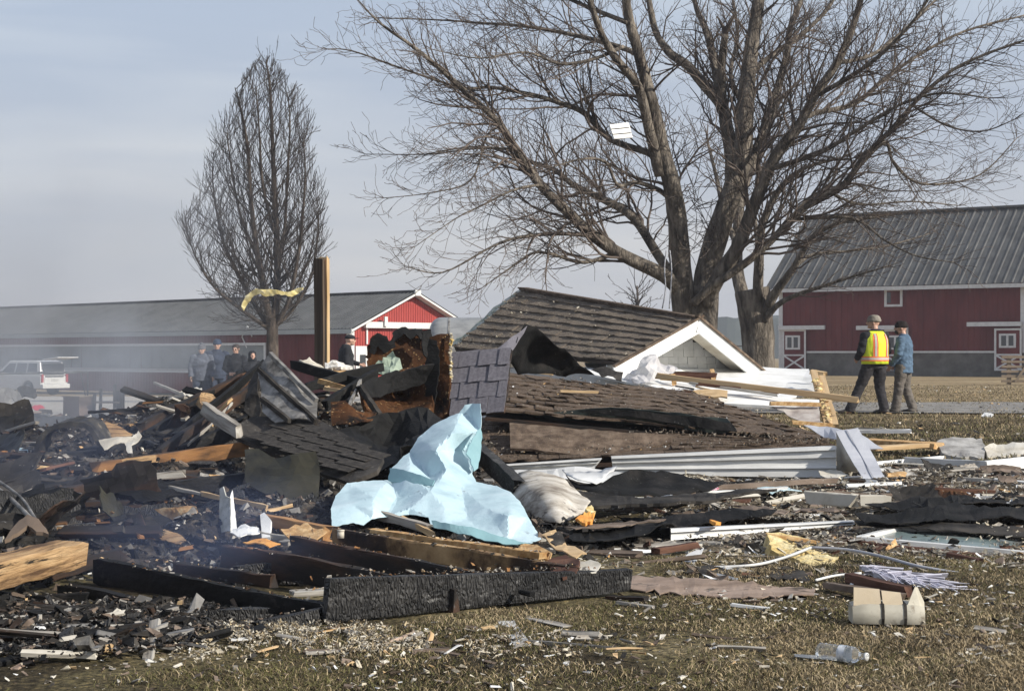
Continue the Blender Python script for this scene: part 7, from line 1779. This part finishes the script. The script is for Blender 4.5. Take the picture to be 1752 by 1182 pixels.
for name, lab, cat, o_, m, kw in [
    ('curved_metal', 'curved dusty metal panel propped at the left edge of the yard', 'metal panel', [(-20, 668, 30), (14, 664, 30), (32, 670, 29.8), (42, 690, 29.6), (44, 712, 29.3), (36, 712, 29.3), (30, 692, 29.6), (20, 680, 29.8), (18, 715, 29.2), (-20, 716, 29.2)], M('dusty_metal', [(.16, .15, .14), (.26, .25, .23)], 4, G, .8, .2, 20), dict(step=6, amp=.03, thick=.03)),
    ('black_hood', 'black rounded burnt hood beside the curved dusty panel', 'metal panel', [(28, 662, 31), (44, 658, 31), (56, 662, 31), (64, 678, 30.8), (58, 682, 30.8), (40, 674, 30.8), (32, 680, 30.8)], SOOTD, dict(step=5, amp=.04, thick=.04)),
    ('red_cloth', 'small red cloth lying in the far rubble at the left', 'cloth', [(50, 698, 28), (58, 691, 28), (68, 693, 28), (77, 700, 27.7), (60, 702, 27.6)], CLOTHR, dict(step=4, amp=.03)),
    ('pale_slab', 'pale slab fragment at the far edge of the ash heap', 'slab', [(306, 672, 24), (320, 667, 24.3), (346, 664, 24.5), (344, 670, 24), (322, 676, 23.6)], CREAM, dict(step=5, amp=.03, thick=.03)),
    ('grey_sheet', 'flat grey sheet in the far rubble below the red cloth', 'sheet', [(20, 724, 23), (70, 712, 25), (120, 712, 25), (100, 726, 23), (60, 732, 22.3), (24, 732, 22.3)], SOOTD, dict(step=9, amp=.04, thick=.03)),
    ('grey_sheet', 'dusty sheet sloping in the far rubble at the left edge', 'sheet', [(-10, 734, 22), (24, 732, 22.4), (58, 728, 23), (56, 738, 21.6), (10, 744, 21)], MUDP, dict(step=8, amp=.03, thick=.03)),
    ('brown_lump', 'orange-brown burnt stump on the slope of the ash heap', 'stump', [(342, 680, 14.6), (350, 672, 14.7), (364, 674, 14.7), (374, 680, 14.6), (364, 690, 14.4), (352, 700, 14.2), (344, 692, 14.3)], SPLIT, dict(step=5, amp=.03, thick=.12)),
    ('grey_scrap', 'flat torn grey scrap on the slope of the ash heap', 'scrap', [(296, 706, 14.4), (318, 700, 14.6), (350, 698, 14.5), (330, 710, 14.1), (310, 714, 14.0)], GREYW, dict(step=6, amp=.03, thick=.02)),
]:
    patch(name, lab, cat, o_, m, **kw)
pl('pale_stick', 'thin pale stick lying in the yard beyond the ash heap', 'stick', (264, 655, 30), (316, 676, 27), .04, .04, GREYW)

# ------------------------------------------------------------- many small boards, one object each
def strew(n, label, group, cat, name, sampler, lens, ws, mats, tilt=.12, seg=5):
    for k in range(n):
        p, dirv = sampler(); L_ = rnd.uniform(*lens); w = rnd.uniform(*ws)
        d = Vector((math.cos(dirv), math.sin(dirv), rnd.gauss(0, tilt))).normalized()
        plank(name, label, cat, p - d * L_ / 2, p + d * L_ / 2, w * .5, w, rnd.choice(mats), group=group, rag=.7, seg=seg, warp=.006, up=(rnd.gauss(0, .5), rnd.gauss(0, .5), 1))
def s_heap():
    while True:
        y = rnd.uniform(7.6, 17); x = rnd.uniform(-.33 * y, .3)
        if y < 7.2 + max(0, x + .8) * .6 + .3: continue
        z = mound_n(x, y)
        if z < .05 and rnd.random() < .5: continue
        px = CX + F * x / y; py = HZ + F * (EYE - z) / y
        if (555 < px < 935 and 680 < py < 935) or px > 800 or (380 < px < 660 and 700 < py < 860): continue
        q = Vector((x, y, z + rnd.uniform(0, .06)))
        if blocked(q): continue
        return q, rnd.choice((rnd.uniform(0, 3.14), rnd.gauss(-.1, .35)))
strew(120, 'charred stick or board among the many strewn over the black ash heap', 'charred boards on the ash heap', 'charred board', 'charred_board', s_heap, (.12, .75), (.02, .075), [CHARB, CHARB, CHAR, SOOTD, BURNTD, BURNTD, GREYW])
strew(95, 'small scorched tan or orange wood piece strewn over the black ash heap', 'scorched wood pieces on the ash heap', 'wood piece', 'scorched_piece', s_heap, (.06, .40), (.012, .045), [TANO, SPLIT, BURNT, TAN, BROWNW, BURNT, MUDP, GREYW])
def s_right():
    while True:
        y = rnd.uniform(8.6, 17); x = rnd.uniform(.04 * y, .33 * y)
        if y < 8.2 + .22 * x: continue
        if y > 14.4 and x < .19 * y: continue
        px = CX + F * x / y; py = HZ + F * EYE / y
        if px > 1450 and 895 < py < 975 and rnd.random() < .8: continue
        q = Vector((x, y, max(0, rub(x, y)) + .02))
        if blocked(q): continue
        return q, rnd.gauss(0, .45)
strew(95, 'small splintered board among the pale litter on the right side', 'splintered boards in the litter', 'splintered board', 'splintered_board', s_right, (.08, .65), (.010, .055), [MUDP, MUDP, GREYW, SOOTD, BURNTD, SIDING, FELT, CREAM, FLUFFB, SHINGD], tilt=.06)
def s_far():
    y = rnd.uniform(20, 34); u = rnd.uniform(-.32, -.17 - (34 - y) * .001); x = u * y
    return Vector((x, y, gz(x, y) + rnd.uniform(.03, .14))), rnd.uniform(0, 3.14)
strew(80, 'dusty board or scrap in the low far rubble at the left', 'far rubble boards', 'scrap board', 'scrap_board', s_far, (.2, 1.3), (.05, .2), [SOOTD, MUDP, GREYW, CHARB, BROWNW, GREYW], tilt=.18)

def sheets(n, label, group, cat, name, sampler, size, mats, tiltm=.5):
    """ragged crumpled sheets lying or leaning on the heap, each its own object"""
    for k in range(n):
        p, az = sampler(); a = rnd.uniform(*size); b = a * rnd.uniform(.35, .8); nx, ny = 9, 6; s0 = rnd.uniform(0, 90)
        vs = []; cv = rnd.uniform(-1.2, 1.2); fs = []
        for j in range(ny + 1):
            for i in range(nx + 1):
                u = i / nx * 2 - 1; v = j / ny * 2 - 1
                x = u * a / 2 * (1 + .22 * noise.noise((v * 2, s0, 1)) * (abs(u) > .9)); y = v * b / 2 * (1 + .45 * noise.noise((u * 2.6, s0, 2 if v > 0 else 5)) * (abs(v) > .9))
                z = cv * x * x * .9 + .05 * a * noise.noise((u * 1.6 + s0, v * 1.6, 0)) + .03 * a * noise.noise((u * 4 + s0, v * 4, 0))
                vs.append((x, y, z))
        W_ = nx + 1; fs = [(j * W_ + i, j * W_ + i + 1, (j + 1) * W_ + i + 1, (j + 1) * W_ + i) for j in range(ny) for i in range(nx)]
        m = len(vs); vs += [(x, y, z - .008) for x, y, z in vs]; top = list(fs); fs += [tuple(q + m for q in reversed(f)) for f in top]
        for i in range(nx): fs.append((i + m, i + 1 + m, i + 1, i)); q = ny * W_ + i; fs.append((q, q + 1, q + 1 + m, q + m))
        for j in range(ny): q = j * W_; fs.append((q, q + W_, q + W_ + m, q + m)); q += nx; fs.append((q + W_, q, q + m, q + W_ + m))
        me = bpy.data.meshes.new(name); me.from_pydata(vs, [], fs); me.materials.append(rnd.choice(mats)); me.update()
        o = bpy.data.objects.new(name, me); COL.objects.link(o)
        o.rotation_euler = (rnd.gauss(.35, tiltm), rnd.gauss(0, tiltm * .6), az); o.location = p + Z * b * .12
        tag(o, label, cat, group)
def s_heap2():
    while True:
        p, a = s_heap()
        px = CX + F * p.x / p.y; py = HZ + F * (EYE - p.z) / p.y
        if p.y > 9.3 and px < 330 and not (30 < px < 260 and 700 < py < 810): return p, rnd.gauss(0, .6)
        if p.y > 9.3 and px < 760 and py > 850: return p, rnd.gauss(0, .6)
sheets(40, 'ragged charred sheet or board among those heaped on the black ash', 'charred sheets on the ash heap', 'charred sheet', 'charred_sheet', s_heap2, (.22, .62), [CHARB, SOOTD, SOOTD, BURNTD, SOOTD, BURNTD, CHAR, SOOTO])
sheets(16, 'small pale torn scrap caught among the black ash', 'pale scraps on the ash heap', 'scrap', 'pale_scrap', s_heap, (.05, .15), [CREAM, SOOT, WEATH, GREYW])
def s_edge():
    px = rnd.uniform(-20, 360); py = rnd.uniform(1062, 1142 - .06 * px); d = fd(py)
    p = at(px, py, d); p.z = .03 + rnd.random() * .03; return p, rnd.choice((rnd.gauss(.35, .3), rnd.uniform(0, 3.1)))
strew(40, 'thin grey or charred strip at the front edge of the ash by the grass', 'strips at the front edge of the ash', 'strip', 'metal_scrap_strip', s_edge, (.10, .50), (.010, .050), [SOOT, GREYW, CHARB, SOOTD, BURNTD, MUDP, CREAM])
def s_fore():
    while True:
        px = rnd.uniform(330, 1760); py = rnd.uniform(1030, 1132)
        if px < 1080 and py < 1075: continue
        if px > 1380 and py < 1080: continue
        if rnd.random() > (.9 if px < 1000 else .4): continue
        p = at(px, py, fd(py)); p.z = .012; return p, rnd.choice((rnd.gauss(-.2, .35), rnd.uniform(0, 3.1)))
strew(46, 'thin pale splinter or strip lying on the foreground grass', 'pale splinters on the foreground grass', 'splinter', 'pale_splinter', s_fore, (.03, .20), (.005, .024), [GREYW, WEATH, MUDP, GREYW, SIDING, MUDP, TAN], tilt=.04)
def s_r2():
    while True:
        p, a = s_right(); px = CX + F * p.x / p.y; py = HZ + F * (EYE - p.z) / p.y
        if (px > 1440 and py > 880) or (1290 < px < 1450 and py > 900): continue
        return p, rnd.gauss(0, .4)
sheets(30, 'torn flat sheet piece among the litter on the right side', 'torn sheets in the litter', 'torn sheet', 'torn_sheet', s_r2, (.10, .36), [SOOTD, MUDP, WEATH, GREYW, FELT, MUDP], .14)
def heavy():
    L_ = [((100, 838, 11.2), (330, 818, 11.8), .10, 'thick charred beam lying low in the ash, left of the hanging olive sheet'), ((-30, 870, 10.4), (150, 842, 11), .12, 'thick charred beam running in from the left edge'),
          ((180, 905, 9.9), (330, 880, 10.3), .09, 'black beam just behind the curled tan sheet'), ((-20, 905, 9.6), (110, 880, 10), .08, 'black beam end behind the bent metal strips'),
          ((60, 790, 12.9), (260, 762, 13.6), .12, 'charred beam at the foot of the arching curled sheet'), ((-20, 800, 12.6), (150, 786, 12.9), .14, 'long black beam at the left edge under the tarp scrap'),
          ((250, 730, 14.6), (425, 648, 15.8), .13, 'heavy charred rafter at the far side of the slanting beams'), ((318, 770, 12.9), (470, 700, 13.6), .12, 'heavy charred board wedged under the sooty ribbed panel'),
          ((560, 690, 13.9), (640, 640, 14.6), .09, 'charred stud leaning over the brown scorched sheet'), ((70, 985, 8.1), (210, 950, 8.6), .07, 'charred beam pointing at the big split timber')]
    for a, b, w, lab in L_: plank('charred_beam', lab, 'beam', at(*a), at(*b), w, w * .6, rnd.choice([CHARB, CHAR, BURNTD]), rag=.8, warp=.012, seg=14)
heavy()

# ------------------------------------------------------------- litter nobody could count
def chips():
    P = []; NEAR = []
    for k in range(29000):
        y = 6.1 + 11.4 * rnd.random() ** 1.5; x = rnd.uniform(-.335 * y, min(.75, 1.3))
        if y < FR(x) + .08 - .25 * rnd.random(): continue
        z = mound_n(x, y)
        if y < 7.7 and x < -.8 and rnd.random() < .55: NEAR.append((x, y, z)); continue
        if y < 7.7 and x < -.8 and rnd.random() < .6: continue
        if z < -.02 or (x > -.1 and y > 10.5): continue
        P.append((x, y, z))
    rnd.shuffle(P)
    scatter('char_chips', 'countless charred chips and ash flakes on the heap', 'char chips', P[:12000], (.012, .10), [CHARB, SOOTD, CHAR, SOOT, BURNTD, MUDP], [5, 5, 4, 1.6, 2.5, 1.5], tilt=.6, power=2.4)
    scatter('pale_flakes', 'countless pale ash and wood flakes on the heap', 'ash flakes', P[12000:], (.006, .045), [SOOT, GREYW, CREAM, TANO, WHITE, MUDP, TAN], [4, 5, 2.5, 1.5, 1.2, 5, 1.5], tilt=.7, power=2.4)
    NEAR += [(a + rnd.gauss(0, .06), b + rnd.gauss(0, .06), c) for a, b, c in NEAR for _ in range(3)]
    scatter('fine_char', 'fine soot crumbs and ash at the front edge of the heap', 'char crumbs', NEAR, (.004, .040), [CHARB, SOOTD, CHAR, SOOT, MUDP, GREYW], [6, 5, 3, 1.2, 2, 1], aspect=(1, .35, .15), tilt=.4, power=2.2)
    P = []
    for k in range(9000):
        y = 8.3 + 8.7 * rnd.random(); x = rnd.uniform(.03 * y, .335 * y)
        if y < 8.1 + .22 * x or (y > 14.6 and x < .19 * y): continue
        P.append((x, y, max(-.01, rub(x, y))))
    scatter('splinters', 'countless splinters and shreds littering the right side', 'splinters', P[:5200], (.015, .16), [MUDP, FLUFFB, GREYW, SIDING, SOOTD, BROWNW, WHITE, TANO], [5, 5, 4, .8, 5, 2.5, .5, .8], tilt=.25, power=2.4, aspect=(1, .22, .07))
    clumps('torn_insulation', 'grey-brown torn insulation tufts littering the right side', 'insulation', [(a, b, c) for a, b, c in P[5200:6600] if noise.noise((a * 1.2, b * 1.2, 0)) > -.15], (.008, .030), [FLUFFB, FLUFFB, FLUFF, MUDP], flat=.5)
    scatter('shreds', 'countless cream and grey shreds of torn insulation and paper on the right side', 'shreds', [(a + rnd.gauss(0, .1), b + rnd.gauss(0, .1), c + rnd.random() * .03) for a, b, c in P for _ in range(2) if noise.noise((a * .9, b * .9, 4)) > -.12], (.006, .050), [FLUFF, FLUFFB, CREAM, WHITE, GREYW], [4, 6, 1.6, .6, 3], aspect=(1, .32, .09), tilt=.5, power=2.1)
    # cream fluff spilled along the front of the floor frame
    Q = []
    for k in range(3000):
        t = rnd.random(); px = 285 + 400 * t + rnd.gauss(0, 24); py = 1094 + 30 * rnd.gauss(0, .6) - 10 * t + 6 * math.sin(t * 9)
        if py < 1072 or noise.noise((px * .02, py * .05, 1)) + .6 * noise.noise((px * .07, py * .16, 1)) < -.05: continue
        p = at(px, py, fd(py)); Q.append((p.x, p.y, .005 + rnd.random() * .014))
    for k in range(900):
        px = rnd.uniform(560, 1000); py = 1112 + rnd.gauss(0, 12) - (px - 560) * .01
        if noise.noise((px * .015, py * .05, 9)) < .05: continue
        p = at(px, py, fd(py)); Q.append((p.x, p.y, .006))
    Q = [(a + rnd.gauss(0, .012), b + rnd.gauss(0, .012), c + rnd.random() * .016) for a, b, c in Q for _ in range(3)]
    scatter('insulation_fluff', 'cream insulation fluff spilled on the grass along the floor frame', 'insulation', Q, (.003, .020), [FLUFF, FLUFFB, CREAM, STRAW, BRGR], [5, 4, 2, 4, 3], aspect=(1, .24, .16), tilt=.9, power=1.6)
    clumps('fluff_wads', 'soft cream wads of insulation in the spill along the floor frame', 'insulation', [q for q in Q[::26] if noise.noise((q[0] * 4, q[1] * 4, 7)) > -.05], (.005, .012), [FLUFF, FLUFFB], flat=.6)
    Q = []
    for k in range(7500):
        px = rnd.uniform(-20, 1780); py = 1182 - 190 * rnd.random() ** 1.3
        if px < 1050 and py < 1075: continue
        if px < 1150 and rnd.random() < .0: continue
        w = smooth(1182, 1030, py) + .12 + (.25 if 560 < px < 1000 else 0)
        if rnd.random() > w * .8: continue
        p = at(px, py, fd(py)); Q.append((p.x, p.y, .008))
    scatter('lawn_litter', 'countless small white and pale scraps strewn over the foreground grass', 'litter', Q, (.005, .042), [WHITE, CREAM, FLUFF, GREYW, TAN, SOOTD, MUDP], [1.6, 2.4, 3, 3, 1.5, 3, 5], aspect=(1, .38, .08), tilt=.3, power=2.8)
    Q = []
    for k in range(500):
        y = rnd.uniform(16.5, 60); x = rnd.uniform(.12 * y, .33 * y); Q.append((x, y, gz(x, y) + .04))
    scatter('far_litter', 'pale specks of litter on the lawn beyond the wreckage', 'litter', Q, (.02, .10), [CREAM, GREYW, TAN, SOOTD], [1, 2, 2, 3], tilt=.3, power=3)
    Q = []
    for k in range(1300):
        y = rnd.uniform(19, 36); u = rnd.uniform(-.33, -.14); x = u * y; Q.append((x, y, gz(x, y) + .05))
    scatter('far_rubble', 'low dusty rubble in the yard behind the ash heap', 'rubble', Q, (.04, .35), [SOOTD, MUDP, GREYW, CHARB, CREAM, BROWNW], [4, 4, 3, 4, .6, 1], tilt=.3, power=2)
chips()
# ------------------------------------------------------------- smoke and air
def vol_mat(name, dens, col, scale, thr, width, stretch=(1, 1, 1), soft=1.0, aniso=.25):
    m = bpy.data.materials.new(name); m.use_nodes = True; t = m.node_tree; t.nodes.clear(); L = t.links
    o = N(t, 'ShaderNodeOutputMaterial'); v = N(t, 'ShaderNodeVolumePrincipled'); L.new(v.outputs[0], o.inputs['Volume'])
    v.inputs['Color'].default_value = (*col, 1); v.inputs['Anisotropy'].default_value = aniso
    if scale:
        tc = N(t, 'ShaderNodeTexCoord'); mp = N(t, 'ShaderNodeMapping'); mp.inputs['Scale'].default_value = stretch
        L.new(tc.outputs['Object'], mp.inputs[0]); n = N(t, 'ShaderNodeTexNoise'); n.inputs['Scale'].default_value = scale; n.inputs['Detail'].default_value = 3; n.inputs['Distortion'].default_value = .6
        L.new(mp.outputs[0], n.inputs[0]); r = N(t, 'ShaderNodeMapRange'); r.interpolation_type = 'SMOOTHSTEP'; r.inputs[1].default_value = thr; r.inputs[2].default_value = thr + width; L.new(n.outputs[0], r.inputs[0])
        ln = N(t, 'ShaderNodeVectorMath', operation='LENGTH'); L.new(tc.outputs['Generated'], ln.inputs[0])
        sb = N(t, 'ShaderNodeVectorMath', operation='SUBTRACT'); L.new(tc.outputs['Generated'], sb.inputs[0]); sb.inputs[1].default_value = (.5, .5, .5)
        ln = N(t, 'ShaderNodeVectorMath', operation='LENGTH'); L.new(sb.outputs[0], ln.inputs[0])
        f = N(t, 'ShaderNodeMapRange'); f.interpolation_type = 'SMOOTHSTEP'; f.inputs[1].default_value = .5; f.inputs[2].default_value = .5 - .42 * soft; L.new(ln.outputs['Value'], f.inputs[0])
        a = N(t, 'ShaderNodeMath', operation='MULTIPLY'); L.new(r.outputs[0], a.inputs[0]); L.new(f.outputs[0], a.inputs[1])
        b = N(t, 'ShaderNodeMath', operation='MULTIPLY'); L.new(a.outputs[0], b.inputs[0]); b.inputs[1].default_value = dens
        L.new(b.outputs[0], v.inputs['Density'])
    else: v.inputs['Density'].default_value = dens
    return m
def puff(name, label, lo, hi, mat, rot=0):
    lo = Vector(lo); hi = Vector(hi); c = (lo + hi) / 2; h = (hi - lo) / 2
    mb = MB(); mb.loft(ell((0, 0, 0), (h.x, h.y, h.z), 16, 10)); o = mb.build(name, mat); o.location = c; o.rotation_euler = (0, 0, rot); tag(o, label, 'smoke', None, 'stuff'); return o
SM = vol_mat('smoke_veil', .19, (.93, .95, 1.0), .26, .44, .30, (1, .6, 1.1))
puff('smoke', 'bluish smoke drifting across the yard before the long barn', (-15.5, 22, -.6), (-3.6, 44, 6.6), SM)
SM2 = vol_mat('smoke_low', .50, (.86, .91, 1.0), .8, .40, .25, (1, 1, 1.2))
puff('smoke', 'blue smoke welling up behind the ash heap at the left', (-6.3, 14.0, -.1), (-2.2, 19.5, 1.85), SM2)
SM3 = vol_mat('smoke_wisp', .30, (.50, .62, 1.0), 1.7, .38, .22, (.7, 1, 1.4))
puff('smoke', 'thin blue smoke lying between the charred floor joists', (-2.5, 7.25, -.1), (-.55, 9.3, .62), SM3)
SM4 = vol_mat('smoke_thin', .16, (.60, .70, 1.0), 1.2, .40, .25, (.8, 1, 1.4))
puff('smoke', 'faint blue smoke over the ash at the left edge', (-4.4, 8.8, 0), (-1.5, 12.6, 1.0), SM4)
HZM = vol_mat('thin_haze', .0007, (.86, .90, 1.0), 0, 0, 0, aniso=.1)
mb = MB(); mb.box((0, 330, 9), (760, 760, 26)); q = mb.build('haze', HZM); tag(q, 'thin morning haze over the fields', None, None, 'stuff')
